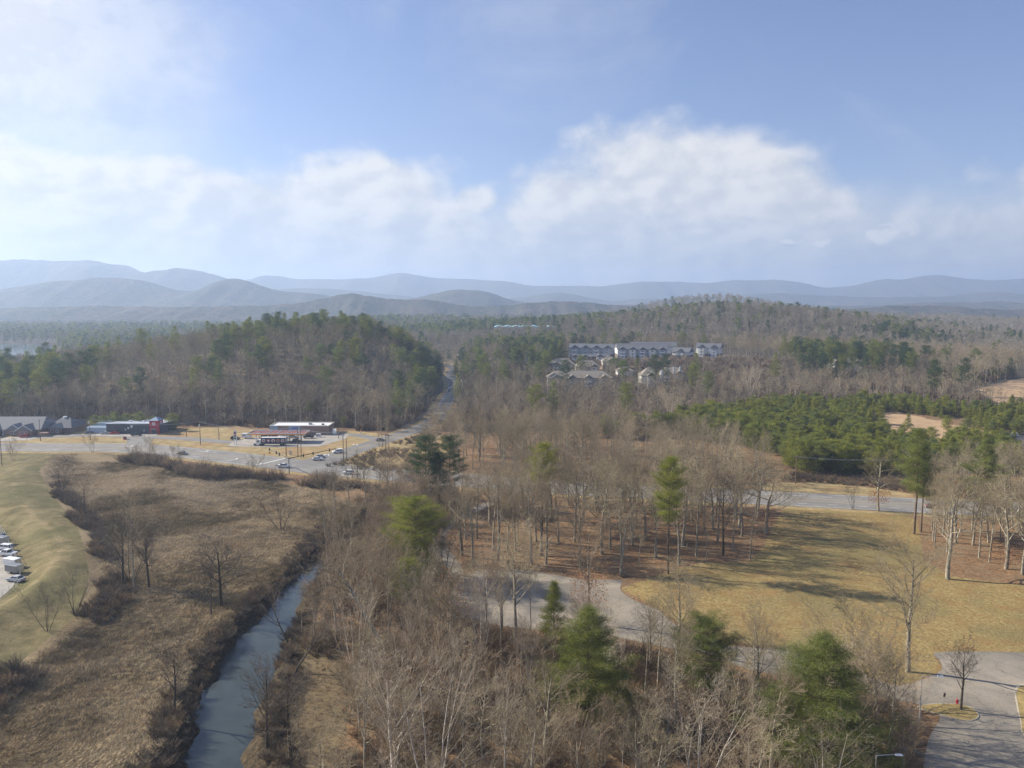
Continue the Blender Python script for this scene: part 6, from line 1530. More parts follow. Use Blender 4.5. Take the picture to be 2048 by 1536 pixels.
# ------------------------------------------------------------------ apartments and houses on the right
def apartment(x0, x1, y, zb, storeys, depth, roof, wall, accent, bays, label, rise=4.0, group='apartment blocks beyond the side road', name='apartment_block', rz=0.0, base=MB_DBRICK, windows=True):
    xm = (x0 + x1) / 2; hwid = (x1 - x0) / 2; hh = storeys * 3.0
    zb = max(zb, float(H(np.array([xm - hwid, xm, xm + hwid]), np.array([y, y, y])).max()) + 0.1)
    a = thing(name, label, 'building', (xm, y, zb), rz, group)
    mesh_part(lambda b: b.box(-hwid, 0, -3, hwid, depth, 3.0), 'lower_wall', base, a)
    mesh_part(lambda b: b.box(-hwid + .02, .02, 3.0, hwid - .02, depth - .02, hh), 'wall', wall, a)
    mesh_part(lambda b: gable_roof(b, -hwid, hwid, 0, depth, hh + 0.25, rise, 0.7, 0.25, 'x', 0.0 if roof != MB_TSHINGLE else depth * 0.45, 0.0 if roof != MB_TSHINGLE else depth * 0.45), 'roof', roof, a)
    if roof != MB_TSHINGLE:
        for sx_ in (-1, 1):
            X_ = sx_ * (hwid - .03)
            mesh_part(lambda b: b.add([(X_, 0, hh), (X_, depth, hh), (X_, depth / 2, hh + rise), (X_ - sx_ * .2, 0, hh), (X_ - sx_ * .2, depth, hh), (X_ - sx_ * .2, depth / 2, hh + rise)], [(0, 1, 2), (5, 4, 3), (0, 3, 4, 1), (1, 4, 5, 2), (2, 5, 3, 0)]), 'gable_wall', MB_SIDING, a)
    for i in range(bays):
        bx = -hwid + (i + 0.5) * 2 * hwid / bays; bw = min(3.2, hwid / bays * 0.62); dp = 2.2
        mat = (wall, accent)[i % 2]
        mesh_part(lambda b: (b.box(bx - bw, -dp, -3, bx + bw, -.02, hh), b.add([(bx - bw, -dp + .02, hh), (bx + bw, -dp + .02, hh), (bx, -dp + .02, hh + bw * .8), (bx - bw, 3, hh), (bx + bw, 3, hh), (bx, 3, hh + bw * .8)], [(0, 1, 2), (5, 4, 3), (0, 2, 5, 3), (1, 4, 5, 2)])), 'bay', mat, a)
        mesh_part(lambda b: gable_roof(b, bx - bw, bx + bw, -dp, depth * 0.4, hh + .2, bw * .85, .5, .2, 'y'), 'bay_roof', roof, a)
        if windows:
            for s_ in range(storeys):
                if i % 2 == 0:
                    bal = mesh_part(lambda b: (b.box(-bw * .8, -1.2, 0, bw * .8, 0, .18), b.box(-bw * .8, -1.2, .2, bw * .8, -1.1, 1.1), b.box(-bw * .8, -1.1, .2, -bw * .8 + .1, 0, 1.1), b.box(bw * .8 - .1, -1.1, .2, bw * .8, 0, 1.1)), 'balcony', MB_WHITE, a)
                    bal.location = (bx, -dp - .02, s_ * 3.0 + .05)
                window(a, bx, -dp - .02, s_ * 3.0 + .9, 1.6, 1.6)
                if i < bays - 1: window(a, bx + hwid / bays, -.02, s_ * 3.0 + .9, 1.4, 1.5)
    if windows:
        for s_ in range(storeys):
            for q in (0.3, 0.7): window(a, -hwid + (0.02 if s_ else 0), depth * q, s_ * 3 + .9, 1.3, 1.4, R(-90))
    return a
def dx(px, Y): return (px - 1024) / FOC * Y * 1.0
def zof(py, Y): return at_depth(1024, py, Y)[2]
apartment(dx(1236, 752), dx(1334, 752), 752, 12.5, 3, 15, MB_DSHINGLE, MB_BSIDING, MB_SIDING, 5, 'front three-storey apartment block with five gabled bays', rz=R(-7))
apartment(dx(1236, 785), dx(1345, 785), 785, 13.5, 3, 16, MB_DSHINGLE, MB_SIDING, MB_BSIDING, 3, 'apartment block right behind the front block', rz=R(6))
apartment(dx(1262, 822), dx(1352, 822), 822, 15, 3, 16, MB_DSHINGLE, MB_SIDING, MB_BSIDING, 2, 'rearmost apartment block, its ridge highest in the middle', rz=R(-10))
apartment(dx(1138, 806), dx(1226, 806), 806, 14, 3, 16, MB_DSHINGLE, MB_BSIDING, MB_BSIDING, 4, 'long blue-grey apartment block left of the others', rz=R(-14))
apartment(dx(1344, 760), dx(1378, 760), 760, 12.5, 2, 16, MB_DSHINGLE, MB_SIDING, MB_SIDING, 1, 'small brick apartment block with a wide white gable', rz=R(-30))
apartment(dx(1392, 790), dx(1440, 790), 790, 13.5, 3, 15, MB_DSHINGLE, MB_SIDING, MB_BSIDING, 2, 'rightmost apartment block with white balconies', rz=R(-24))
apartment(dx(1140, 772), dx(1180, 772), 772, 13, 1, 10, MB_DSHINGLE, MB_SIDING, MB_SIDING, 2, 'low clubhouse with grey roof before the long block', 2.6, None, 'clubhouse')
apartment(dx(1183, 768), dx(1216, 768), 768, 13, 1, 9, MB_DSHINGLE, MB_SIDING, MB_SIDING, 1, 'low garage row beside the clubhouse', 2.2, None, 'garage_row')
g_ = thing('carport', 'long dark flat carport on the near edge of the apartment site', 'carport', (dx(1178, 745), 745, 12.2))
mesh_part(lambda b: b.box(-12, 0, 2.6, 12, 6, 2.9), 'roof', MB_DSHINGLE, g_)
for k in range(5): mesh_part(lambda b: b.box(-11.6 + k * 5.7, .3, -2, -11.3 + k * 5.7, .6, 2.58), 'post', MB_SIDING, g_)
apartment(dx(1040, 780), dx(1066, 780), 780, 13, 2, 10, MB_TSHINGLE, MB_SIDING, MB_SIDING, 1, 'white house half hidden by pines left of the apartments', 3, None, 'house')
tg_ = 'tan roofed apartment houses below the apartments'
apartment(dx(1096, 606), dx(1226, 606), 606, 2, 3, 16, MB_TSHINGLE, MB_TAN, MB_TAN, 4, 'widest tan-roofed apartment house behind the bare trees', 5, tg_)
apartment(dx(1100, 690), dx(1150, 690), 690, 8, 2, 14, MB_TSHINGLE, MB_TAN, MB_SIDING, 2, 'tan-roofed house left above the widest one', 5, tg_)
apartment(dx(1152, 680), dx(1200, 680), 680, 8, 2, 14, MB_TSHINGLE, MB_TAN, MB_SIDING, 2, 'tan-roofed house with a white chimney above the widest one', 5, tg_)
apartment(dx(1284, 612), dx(1322, 612), 612, 4, 3, 15, MB_TSHINGLE, MB_SIDING, MB_SIDING, 1, 'tall cream-walled house with a pyramid tan roof', 6, tg_)
apartment(dx(1324, 640), dx(1372, 640), 640, 6, 2, 14, MB_TSHINGLE, MB_TAN, MB_SIDING, 2, 'tan-roofed house right of the cream-walled one', 5, tg_)
apartment(dx(1672, 650), dx(1730, 650), 650, 9, 3, 14, MB_TSHINGLE, MB_SIDING, MB_SIDING, 2, 'cream house behind two dark pines on the right', 4, tg_)
apartment(dx(1206, 700), dx(1236, 700), 700, 8, 2, 12, MB_TSHINGLE, MB_TAN, MB_SIDING, 1, 'small tan-roofed house between the bushy evergreens and the widest house', 4, tg_)
apartment(dx(1236, 655), dx(1268, 655), 655, 7, 2, 12, MB_TSHINGLE, MB_SIDING, MB_SIDING, 1, 'small cream house just left of the pyramid-roofed one', 3.5, tg_)
for px, Y_, z in ((1134, 690, 18.5), (1166, 680, 18), (1188, 680, 18), (1325, 620, 17), (1349, 640, 18), (1361, 642, 18)):
    c_ = thing('chimney_stack', 'white chimney on a tan-roofed house', 'chimney', (dx(px, Y_ - .5), Y_ - .8, 0), 0, 'white chimneys of the tan-roofed houses')
    mesh_part(lambda b: b.box(-.7, -.5, h1(dx(px, Y_), Y_) - 1, .7, .5, z), 'stack', MB_WHITE, c_); mesh_part(lambda b: b.box(-.8, -.6, z, .8, .6, z + .25), 'cap', MB_GREY, c_)
# factory with the long pale blue roof
zf = h1(0, 1080)
fa = thing('warehouse', 'very long warehouse with a pale blue roof far up the valley', 'building', (18, 1080, zf))
topz = 70 - (650 - 606) / FOC * 1080 - zf
mesh_part(lambda b: b.box(-43, 0, -9, 43, 45, topz - 3), 'wall', MB_TAN, fa)
for i in range(7):
    o = mesh_part(lambda b: gable_roof(b, -6.0, 6.0, 0, 45, 0, 1.6, 0.0, .3, 'y'), 'roof', MB_CYAN, fa); o.location = (-36.6 + i * 12.2, 0, topz - 2.6)
apartment(-255 + 10, -215 + 10, 1300, h1(-225, 1300) + 6, 3, 16, MB_SHINGLE, MB_BRICK, MB_BRICK, 2, 'red brick block on the horizon above the wooded hill', 2, None, 'brick_block', base=MB_BRICK)
# lattice mast on the far hill
zt = h1(500, 1850)
tm_ = thing('radio_mast', 'thin lattice mast on the far cone-shaped hill', 'mast', (500, 1850, zt))
for a in range(3): mesh_part(lambda b: b.tube((math.cos(a * 2.09) * 1.8, math.sin(a * 2.09) * 1.8, 0), (math.cos(a * 2.09) * .5, math.sin(a * 2.09) * .5, 34), .22, .15, 5), 'leg', MB_STEEL, tm_)
mesh_part(lambda b: [b.box(-1.7 + i * .1, -.1, i * 3.0 + 2, 1.7 - i * .1, .1, i * 3.0 + 2.25) for i in range(11)], 'bracing', MB_STEEL, tm_)
# ------------------------------------------------------------------ vehicles
def paint(name, col):
    m = S_('paint_' + name, col, 0.28, var=0.04, spec=0.6); return m
PAINT = {'white': (0.75, 0.75, 0.74), 'red': (0.42, 0.03, 0.03), 'black': (0.015, 0.015, 0.018), 'dark blue': (0.03, 0.05, 0.12), 'silver': (0.45, 0.46, 0.47), 'grey': (0.16, 0.165, 0.17), 'dark red': (0.16, 0.02, 0.025)}
PM = {k: paint(k.replace(' ', '_'), v) for k, v in PAINT.items()}
M_LAMP_R = S_('tail_lamp', (0.5, 0.02, 0.02), 0.3, var=0.02); M_LAMP_W = S_('head_lamp', (0.8, 0.8, 0.78), 0.15, var=0.02)
_car_mesh = {}
def car_meshes(kind):
    """x forward; local origin on the ground at the middle"""
    if kind in _car_mesh: return _car_mesh[kind]
    L, Wd, prof, cab, wheels = {
        'sedan': (4.7, 1.82, [(-2.35, .45), (-2.3, .95), (-1.5, 1.02), (1.0, .98), (2.1, .80), (2.35, .62), (2.33, .35), (-2.3, .35)], [(-1.75, 1.0), (-1.0, 1.43), (0.35, 1.46), (1.15, .98)], (-1.4, 1.42)),
        'suv': (4.7, 1.9, [(-2.35, .5), (-2.33, 1.08), (-2.0, 1.12), (1.1, 1.10), (2.1, 1.0), (2.35, .75), (2.33, .4), (-2.3, .4)], [(-2.2, 1.1), (-1.95, 1.72), (0.45, 1.76), (1.15, 1.08)], (-1.4, 1.42)),
        'van': (5.0, 1.95, [(-2.5, .5), (-2.48, 1.05), (1.3, 1.08), (2.3, .88), (2.5, .65), (2.48, .38), (-2.45, .38)], [(-2.42, 1.03), (-2.2, 1.72), (0.7, 1.75), (1.6, 1.02)], (-1.5, 1.55)),
        'pickup': (5.7, 1.98, [(-2.85, .6), (-2.85, 1.12), (-.95, 1.14), (1.2, 1.14), (2.6, 1.08), (2.85, .8), (2.83, .5), (-2.8, .5)], [(-1.0, 1.12), (-.85, 1.83), (.55, 1.86), (1.3, 1.12)], (-1.8, 1.85)),
    }[kind]
    hw_ = Wd / 2
    body = MB()
    n = len(prof)
    # belly narrower than the waist, closed loft across the width
    rows = []
    for y, sc, dz in ((-hw_, 0.985, 0), (-hw_ * .93, 1.0, .03), (hw_ * .93, 1.0, .03), (hw_, 0.985, 0)):
        rows.append([(p[0] * sc, y, p[1] + (dz if p[1] > .7 else 0)) for p in prof])
    vs_ = [v for r in rows for v in r]
    fs_ = [tuple(range(n))] + [tuple(3 * n + i for i in range(n - 1, -1, -1))]
    for r in range(3): fs_ += [(r * n + i, (r + 1) * n + i, (r + 1) * n + (i + 1) % n, r * n + (i + 1) % n) for i in range(n)]
    body.add(vs_, fs_)
    glass = MB(); roof = MB()
    a, b_, c, d = cab; wi, wt = hw_ * .92, hw_ * .74
    glass.add([(a[0], -wi, a[1]), (d[0], -wi, d[1]), (d[0], wi, d[1]), (a[0], wi, a[1]), (b_[0], -wt, b_[1]), (c[0], -wt, c[1]), (c[0], wt, c[1]), (b_[0], wt, b_[1])],
              [(0, 3, 2, 1), (4, 5, 6, 7), (0, 1, 5, 4), (1, 2, 6, 5), (2, 3, 7, 6), (3, 0, 4, 7)])
    roof.box(b_[0] - .04, -wt - .03, b_[1] - .02, c[0] + .04, wt + .03, c[1] + .05)
    for sgn in (-1, 1):   # pillars
        for (p, q) in ((a, b_), (d, c), (((a[0] + d[0]) / 2, a[1]), ((b_[0] + c[0]) / 2, b_[1]))):
            roof.tube((p[0], sgn * (wi + .01), p[1]), (q[0], sgn * (wt + .01), q[1]), .05, .05, 4)
    if kind == 'pickup':
        roof.box(-2.82, -hw_ * .97, 1.10, -1.0, -hw_ * .88, 1.22); roof.box(-2.82, hw_ * .88, 1.10, -1.0, hw_ * .97, 1.22)
    w_ = MB(); w_.tube((0, -.12, 0), (0, .12, 0), .34, .34, 14)
    rmb = MB(); rmb.tube((0, -.13, 0), (0, .13, 0), .19, .19, 10)
    hl_ = MB().box(-.06, -.25, -.09, .06, .25, .09)
    _car_mesh[kind] = (body.mesh('body', .04), glass.mesh('windows'), roof.mesh('roof'), w_.mesh('wheel'), rmb.mesh('rim'), hl_.mesh('lamp'), L, hw_, wheels)
    return _car_mesh[kind]
def car(kind, col, px, py, deg, label, name=None, cat='car', group=None, z=0.07, xy=None):
    bm_, gm, rm, wm, rim_, lm, L, hw_, wh = car_meshes(kind)
    x, y = xy if xy else g0(px, py)
    o = thing(name or {'sedan': 'parked_car', 'suv': 'suv_car', 'van': 'minivan', 'pickup': 'pickup_truck'}[kind], label, cat, (x, y, z), R(deg), group)
    def add(nm, me, mat, loc=(0, 0, 0), par=None):
        q = bpy.data.objects.new(nm, me); COL.objects.link(q); q.parent = par or o; q.location = loc
        if not me.materials: me.materials.append(mat)
        q.material_slots[0].link = 'OBJECT'; q.material_slots[0].material = mat
        return q
    add('body', bm_, PM[col]); add('windows', gm, MB_PERGLASS); add('roof', rm, PM[col])
    for wx in wh:
        for sg in (-1, 1):
            q = add('wheel', wm, MB_RUBBER, (wx, sg * (hw_ - .10), .34)); add('rim', rim_, MB_STEEL, (0, 0, 0), q)
    for sg in (-.65, .65):
        add('headlight', lm, M_LAMP_W, (L / 2 - .06, sg * hw_, .72)); add('tail_light', lm, M_LAMP_R, (-L / 2 + .04, sg * hw_, .85))
    return o
car('sedan', 'dark blue', 178, 868, 182, 'dark blue car before the pale annex, leftmost of the parked row', cat='car')
car('sedan', 'silver', 210, 868.5, 184, 'silver-white car at the left corner of the grey building')
car('sedan', 'red', 229, 868.5, 184, 'red car parked under the paw prints')
car('pickup', 'black', 273, 872, 186, 'black pickup stopped before the red tower', cat='pickup')
car('suv', 'red', 48, 875, 184, 'red car parked before the gabled brick building')
car('suv', 'black', 471, 879.5, 5, 'black car behind the legs of the price sign')
car('suv', 'black', 531, 874.5, 20, 'dark car at the left pumps under the canopy')
car('suv', 'dark red', 547, 874.5, 15, 'dark red car under the canopy, second from the left')
car('sedan', 'silver', 585, 875.5, 15, 'silver car at the right pumps under the canopy')
car('pickup', 'black', 617, 876.5, 190, 'black pickup with red lamps at the right end of the canopy', cat='pickup')
car('suv', 'black', 594, 885, 8, 'black car in the shade right of the painted truck')
car('sedan', 'grey', 567, 878, 14, 'grey car half hidden behind the painted truck')
car('sedan', 'white', 635, 920.5, 10, 'white car turning at the junction, front one')
car('sedan', 'silver', 641, 915.5, 10, 'silver car right behind the turning white car')
car('suv', 'white', 675, 906, 205, 'white estate car coming down the side road to the junction', cat='car')
car('suv', 'white', 697, 948.5, 172, 'white off-roader on the highway by the brown post')
car('sedan', 'grey', 366, 909.5, -14, 'dark grey car on the highway behind the brush row')
car('sedan', 'grey', 760, 882, 30, 'dark car beside the bare tree on the side road')
car('suv', 'black', 884, 845, 25, 'black car where the side road turns uphill, nearest of the two')
car('sedan', 'black', 879, 849, 25, 'black car just below the one at the turn')
car('sedan', 'white', 901, 777, 268, 'car with white roof coming down the straight side road')
car('sedan', 'black', 898, 783, 268, 'dark car on the straight side road, lower of the two')
car('sedan', 'silver', 893.5, 746, 268, 'distant silver car at the far end of the side road')
car('suv', 'white', 2026, 876.5, 176, 'white estate car on the new driveway at the right edge', z=0.95)
car('sedan', 'dark red', 1864, 1016, 172, 'dark red car on the highway behind the right grove')
car('sedan', 'black', 2003, 1018, -8, 'black car on the highway behind the right grove')
# flatbed pickup
fbp = car('pickup', 'white', 568, 935.5, -6, 'white flatbed pickup with a dark bed on the highway', name='flatbed_truck', cat='pickup')
mesh_part(lambda b: (b.box(-3.3, -1.1, 1.0, -1.05, 1.1, 1.15), b.box(-1.2, -1.1, 1.15, -1.05, 1.1, 1.9)), 'flat_bed', MB_BLACK, fbp)
# painted delivery truck
x, y = g0(541, 891)
tr = thing('delivery_truck', 'white semi truck with a dark blue trailer painted with five round logos', 'truck', (x, y, 0.07), R(182))
mesh_part(lambda b: b.box(-7.6, -1.25, 1.1, 4.2, 1.25, 4.0), 'trailer', PM['dark blue'], tr, .03)
mesh_part(lambda b: b.box(-7.62, -1.27, 4.0, 4.22, 1.27, 4.12), 'trailer_roof', MB_WHITE, tr)
mesh_part(lambda b: b.box(-7.6, -1.0, .75, 4.2, 1.0, 1.08), 'chassis', MB_GREY, tr)
mesh_part(lambda b: b.box(-7.75, -1.2, 1.15, -7.62, 1.2, 3.95), 'rear_door', MB_STEEL, tr)
cols = [MB_WHITE, MB_RED, MB_WHITE, MB_ORANGE, MB_WHITE]; inner = [MB_RED, MB_WHITE, MB_RED, MB_BLUE, MB_RED]
for i in range(5):
    for side in (-1, 1):
        b = MB(); disc(b, 0, 0, .78, -.02, .02, 18); o = b.build('logo', cols[i], tr); o.location = (2.9 - i * 2.3, side * 1.285, 2.6)
        b = MB(); disc(b, 0, 0, .5, -.03, .03, 14, 0.9); q = b.build('logo_centre', inner[i], o); q.location = (0, side * .012, 0)
def fn(b):
    b.sideprism([(0, 0)] * 0 or [(-1.1, .7), (1.1, .7), (1.1, 2.9), (-1.1, 2.9)], 4.35, 6.4)
cab = MB()
pf = [(4.4, .6), (8.1, .6), (8.2, 1.5), (6.9, 1.75), (6.4, 2.75), (5.9, 3.05), (4.4, 3.1)]
cab.add([(p[0], -1.1, p[1]) for p in pf] + [(p[0], 1.1, p[1]) for p in pf], [tuple(range(7)), tuple(range(13, 6, -1))] + [(i, 7 + i, 7 + (i + 1) % 7, (i + 1) % 7) for i in range(7)])
cab.build('cab', PM['white'], tr, .05)
mesh_part(lambda b: (b.box(5.3, -1.13, 1.9, 6.3, -1.105, 2.65), b.box(5.3, 1.105, 1.9, 6.3, 1.13, 2.65), b.add([(6.93, -.95, 1.8), (6.93, .95, 1.8), (6.5, .9, 2.68), (6.5, -.9, 2.68), (6.96, -.95, 1.8), (6.96, .95, 1.8), (6.53, .9, 2.68), (6.53, -.9, 2.68)], [(0, 1, 2, 3), (7, 6, 5, 4), (0, 4, 5, 1), (3, 2, 6, 7), (0, 3, 7, 4), (1, 5, 6, 2)])), 'windows', MB_PERGLASS, tr)
for wx in (7.3, 4.7, 3.5, -5.4, -6.6):
    for sg in (-1, 1):
        mesh_part(lambda b: b.tube((wx, sg * .85, .5), (wx, sg * 1.15, .5), .5, .5, 16), 'wheel', MB_RUBBER, tr)
# white trailer behind the price sign
x, y = g0(494, 877)
wt_ = thing('cargo_trailer', 'white box trailer left of the canopy', 'trailer', (x, y, 0.07), R(-4))
mesh_part(lambda b: b.box(-2.6, -1.1, .5, 2.2, 1.1, 2.7), 'box', MB_WHITE, wt_, .05)
mesh_part(lambda b: b.box(-1.8, -1.14, 1.5, -.2, -1.11, 2.2), 'hatch', MB_GREY, wt_)
mesh_part(lambda b: (b.tube((2.2, -.8, .5), (3.6, 0, .5), .06), b.tube((2.2, .8, .5), (3.6, 0, .5), .06)), 'tow_bar', MB_GREY, wt_)
for sg in (-1, 1): mesh_part(lambda b: b.tube((-.2, sg * .9, .36), (-.2, sg * 1.12, .36), .36), 'wheel', MB_RUBBER, wt_)
# vehicles along the fence of the storage yard
yl = [('box', 3, 1088, 'grey box trailer at the yard fence, farthest from the camera', 'grey'), ('van', 9, 1100, 'white van at the yard fence behind the boat', 'white'),
      ('pickup', 14, 1112, 'white pickup at the yard fence, middle of the row', 'white'), ('box', 25, 1133, 'pale box trailer with a dark side at the yard fence', 'white'),
      ('box', 29, 1146, 'low grey trailer nearest the yard corner', 'grey'), ('sedan', 32, 1163, 'silver car at the yard corner', 'silver'), ('suv', -4, 1079, 'dark car at the top of the yard row', 'black')]
for kind, px, py, lb, col in yl:
    if kind == 'box':
        x, y = g0(px, py); o = thing('cargo_trailer', lb, 'trailer', (x, y, .06), R(160))
        mesh_part(lambda b: b.box(-2.2, -1.0, .5, 2.2, 1.0, 2.3), 'box', PM[col], o, .05)
        mesh_part(lambda b: b.box(-2.25, -.9, .6, -2.21, .9, 2.2), 'rear_door', MB_STEEL, o)
        mesh_part(lambda b: (b.tube((2.2, -.8, .5), (3.4, 0, .5), .06), b.tube((2.2, .8, .5), (3.4, 0, .5), .06)), 'tow_bar', MB_GREY, o)
        for sg in (-1, 1): mesh_part(lambda b: b.tube((0, sg * .85, .34), (0, sg * 1.05, .34), .34), 'wheel', MB_RUBBER, o)
    else: car(kind, col, px, py, 165, lb, z=.06, cat={'van': 'van', 'pickup': 'pickup'}.get(kind, 'car'))
# yard fence: posts and rails
fl = smooth_line(gp([(-60, 1022), (0, 1062), (20, 1100), (36, 1132), (41, 1160), (24, 1184), (-20, 1212)]), 3)
fq, _ = resample(fl, 3.0)
fe = thing('chain_link_fence', 'grey wire fence round the storage yard at the left edge', 'fence', (0, 0, 0))
for i, (x, y) in enumerate(fq):
    z = h1(x, y); mesh_part(lambda b: b.tube((x, y, z - .2), (x, y, z + 2), .05, .05, 6), 'post', MB_STEEL, fe)
    if i:
        x_, y_ = fq[i - 1]; z_ = h1(x_, y_)
        mesh_part(lambda b: [b.tube((x_, y_, z_ + h_), (x, y, z + h_), .03, .03, 4) for h_ in (.1, 1.0, 1.9)], 'rail', MB_STEEL, fe)

# ------------------------------------------------------------------ poles and wires
def pole(px, py, h, label, arms=1, mat=None, trans=False, name='utility_pole', xy=None):
    x, y = xy if xy else g0(px, py); z = h1(x, y); mat = mat or MB_WOOD
    o = thing(name, label, 'utility pole', (x, y, z))
    mesh_part(lambda b: b.tube((0, 0, -.5), (0, 0, h), .19, .13, 10), 'pole', mat, o)
    for k in range(arms): mesh_part(lambda b: (b.box(-1.3, -.07, h - .6 - k * 1.2, 1.3, .07, h - .42 - k * 1.2), [b.tube((q, 0, h - .42 - k * 1.2), (q, 0, h - .15 - k * 1.2), .06, .04, 6) for q in (-1.2, -.5, .5, 1.2)]), 'crossarm', mat, o)
    if trans: mesh_part(lambda b: b.tube((0, -.5, h - 3.0), (0, -.5, h - 1.7), .36, .36, 10), 'transformer', MB_STEEL, o)
    return Vector((x, y, z + h - .3))
tops = {}
for k, px, py, h, lb, arms, tr_ in (
    ('a', 4, 932, 12.5, 'utility pole at the left edge by the small round tree', 1, False), ('b', 81, 882.5, 11, 'utility pole before the gabled building', 0, False),
    ('c', 181, 881, 11.5, 'utility pole with a grey transformer near the blue car', 1, True), ('d', 401, 889, 12, 'utility pole with a transformer on the verge left of the price sign', 1, True),
    ('e', 438, 880, 7, 'short pole on the verge behind the price sign', 0, False), ('f', 373, 874, 6.5, 'short thin pole on the bare slope right of the grey building', 0, False),
    ('g', 596, 912, 14, 'tall wooden pole right of the signal cabinet, left one of a pair', 0, False), ('h', 602.5, 914, 14, 'tall wooden pole beside the signal mast arm, right one of a pair', 0, False),
    ('i', 687, 924, 14, 'tall wooden pole on the brushy corner of the junction, left one of a pair', 0, True), ('j', 693.5, 921, 10, 'shorter wooden pole on the brushy corner, right one of a pair', 0, False),
    ('k', 772, 934, 14.5, 'tall wooden pole near the tall dark pines, left one of a pair', 1, False), ('l', 778.5, 933, 14, 'tall wooden pole near the tall dark pines, right one of a pair', 1, False),
    ('m', 704.5, 958, 6, 'stout brown post by the white off-roader', 0, False), ('n', 715, 957, 7, 'thin post right of the stout brown one', 0, False),
    ('o', 853, 876, 7, 'pale pole with a short bar beside the side road bend', 1, False), ('p', 1591, 970, 11, 'pale utility pole before the pine plantation', 1, False),
    ('q', 921, 815, 17, 'tall pole with crossarms where the side road climbs', 2, False), ('r', 922, 777, 14, 'distant pole with crossarms on the straight road', 2, False),
    ('s', 677, 877, 7, 'small wooden pole at the station exit', 0, False)):
    tops[k] = pole(px, py, h, lb, arms, MB_STEEL if k == 'o' else None, tr_)
def wire(a, b_, sag, label='overhead wires'):
    n = 14; mb = MB()
    for off_ in (-.9, 0, .9):
        d_ = (b_ - a); s_ = Vector((-d_.y, d_.x, 0)).normalized() * off_
        pts = [a.lerp(b_, i / n) + s_ + Vector((0, 0, -sag * 4 * (i / n) * (1 - i / n))) for i in range(n + 1)]
        for i in range(n): mb.tube(pts[i], pts[i + 1], .035, .035, 4)
    o = mb.build('overhead_wire', MB_GREY); o['label'] = label; o['category'] = 'wire'; o['group'] = 'overhead wires'
wire(tops['b'], tops['c'], 1.0, 'overhead wires from the gabled building to the transformer pole')
wire(tops['c'], tops['d'], 2.5, 'overhead wires passing in front of the long grey building')
wire(tops['d'], tops['g'], 2.5, 'overhead wires passing above the station canopy')
wire(tops['g'], tops['i'], 1.5, 'overhead wires over the mouth of the side road')
wire(tops['i'], tops['l'], 1.5, 'overhead wires over the brushy corner')
wire(tops['l'], tops['q'], 3.0, 'overhead wires from the junction to the climbing road')
wire(tops['q'], tops['r'], 2.5, 'overhead wires along the straight side road')
pA = tops['p']; wire(pA, Vector((pA.x + 46, pA.y - 3, pA.z)), 1.0, 'overhead wires before the pine plantation')
# signal masts
def signal_head(parent, loc, rz):
    s_ = MB().box(-.2, -.18, -.65, .2, .18, .65).build('signal_head', MB_BLACK, parent); s_.location = loc; s_.rotation_euler = (0, 0, rz)
    for k, mt in ((.42, MB_RED), (0, MB_YELLOW), (-.42, MB_GREEN)):
        b = MB(); disc(b, 0, k, .13, -.21, -.18, 10); b.build('lens', mt, s_)
def mast(px, py, h, arms, label):
    x, y = g0(px, py); o = thing('signal_mast', label, 'traffic lights', (x, y, 0))
    mesh_part(lambda b: b.tube((0, 0, -.3), (0, 0, h), .2, .15, 10), 'pole', MB_BLACK, o)
    for ang, L_, heads in arms:
        e = Vector((math.cos(R(ang)), math.sin(R(ang)), 0))
        mesh_part(lambda b: b.tube((0, 0, h - .3), tuple(e * L_ + Vector((0, 0, h + .35))), .19, .12, 8), 'mast_arm', MB_BLACK, o)
        for t in heads: signal_head(o, tuple(e * L_ * t + Vector((0, -.25, h - .3 + .65 * t))), R(ang + 90))
mast(578.5, 949, 7.0, [(128, 22, (.45, .6, .95)), (50, 24, (.3, .5, .85))], 'dark signal mast with two long arms on the near side of the highway')
mast(572.5, 913, 6.6, [(190, 9, (.6, 1.0))], 'dark signal mast with one arm on the far side before the truck')

# ------------------------------------------------------------------ kerbed islands, lamps, hydrant, sign, picnic table
def island(pts, label, zt=0.16):
    P2 = smooth_line(pts + [pts[0]], 6)[:-1]
    o = thing('grass_island', label, 'traffic island', (0, 0, 0))
    M_IS = MATS.get('island_turf') or S_('island_turf', (0.33, 0.24, 0.09), 0.95, var=0.3, scale=1.2)
    cx = sum(p[0] for p in P2) / len(P2); cy = sum(p[1] for p in P2) / len(P2)
    inn_ = [(cx + (p[0] - cx) * .965, cy + (p[1] - cy) * .94) for p in P2]
    b = MB(); n = len(P2)
    for i in range(n):
        j = (i + 1) % n
        b.add([(*P2[i], .02), (*P2[j], .02), (*inn_[j], .02), (*inn_[i], .02), (*P2[i], zt), (*P2[j], zt), (*inn_[j], zt), (*inn_[i], zt)], [(4, 5, 6, 7), (0, 1, 5, 4), (2, 3, 7, 6)])
    b.build('kerb', M_KERB, o)
    mb = MB(); n = len(inn_)
    mb.add([(cx, cy, zt + .12)] + [(*p, zt - .02) for p in inn_], [(0, 1 + i, 1 + (i + 1) % n) for i in range(n)]); q = mb.build('turf', M_IS, o)
island(gp([(1832, 1414), (1860, 1409), (1900, 1408), (1935, 1413), (1954, 1425), (1957, 1436), (1942, 1443), (1915, 1440), (1880, 1430), (1850, 1422)]), 'small kerbed grass island with the dark tree and red hydrant')
island(gp([(2028, 1385), (2036, 1372), (2060, 1370), (2200, 1380), (2260, 1440), (2200, 1520), (2060, 1480), (2040, 1440)]), 'large kerbed grass island at the right edge of the driveway')
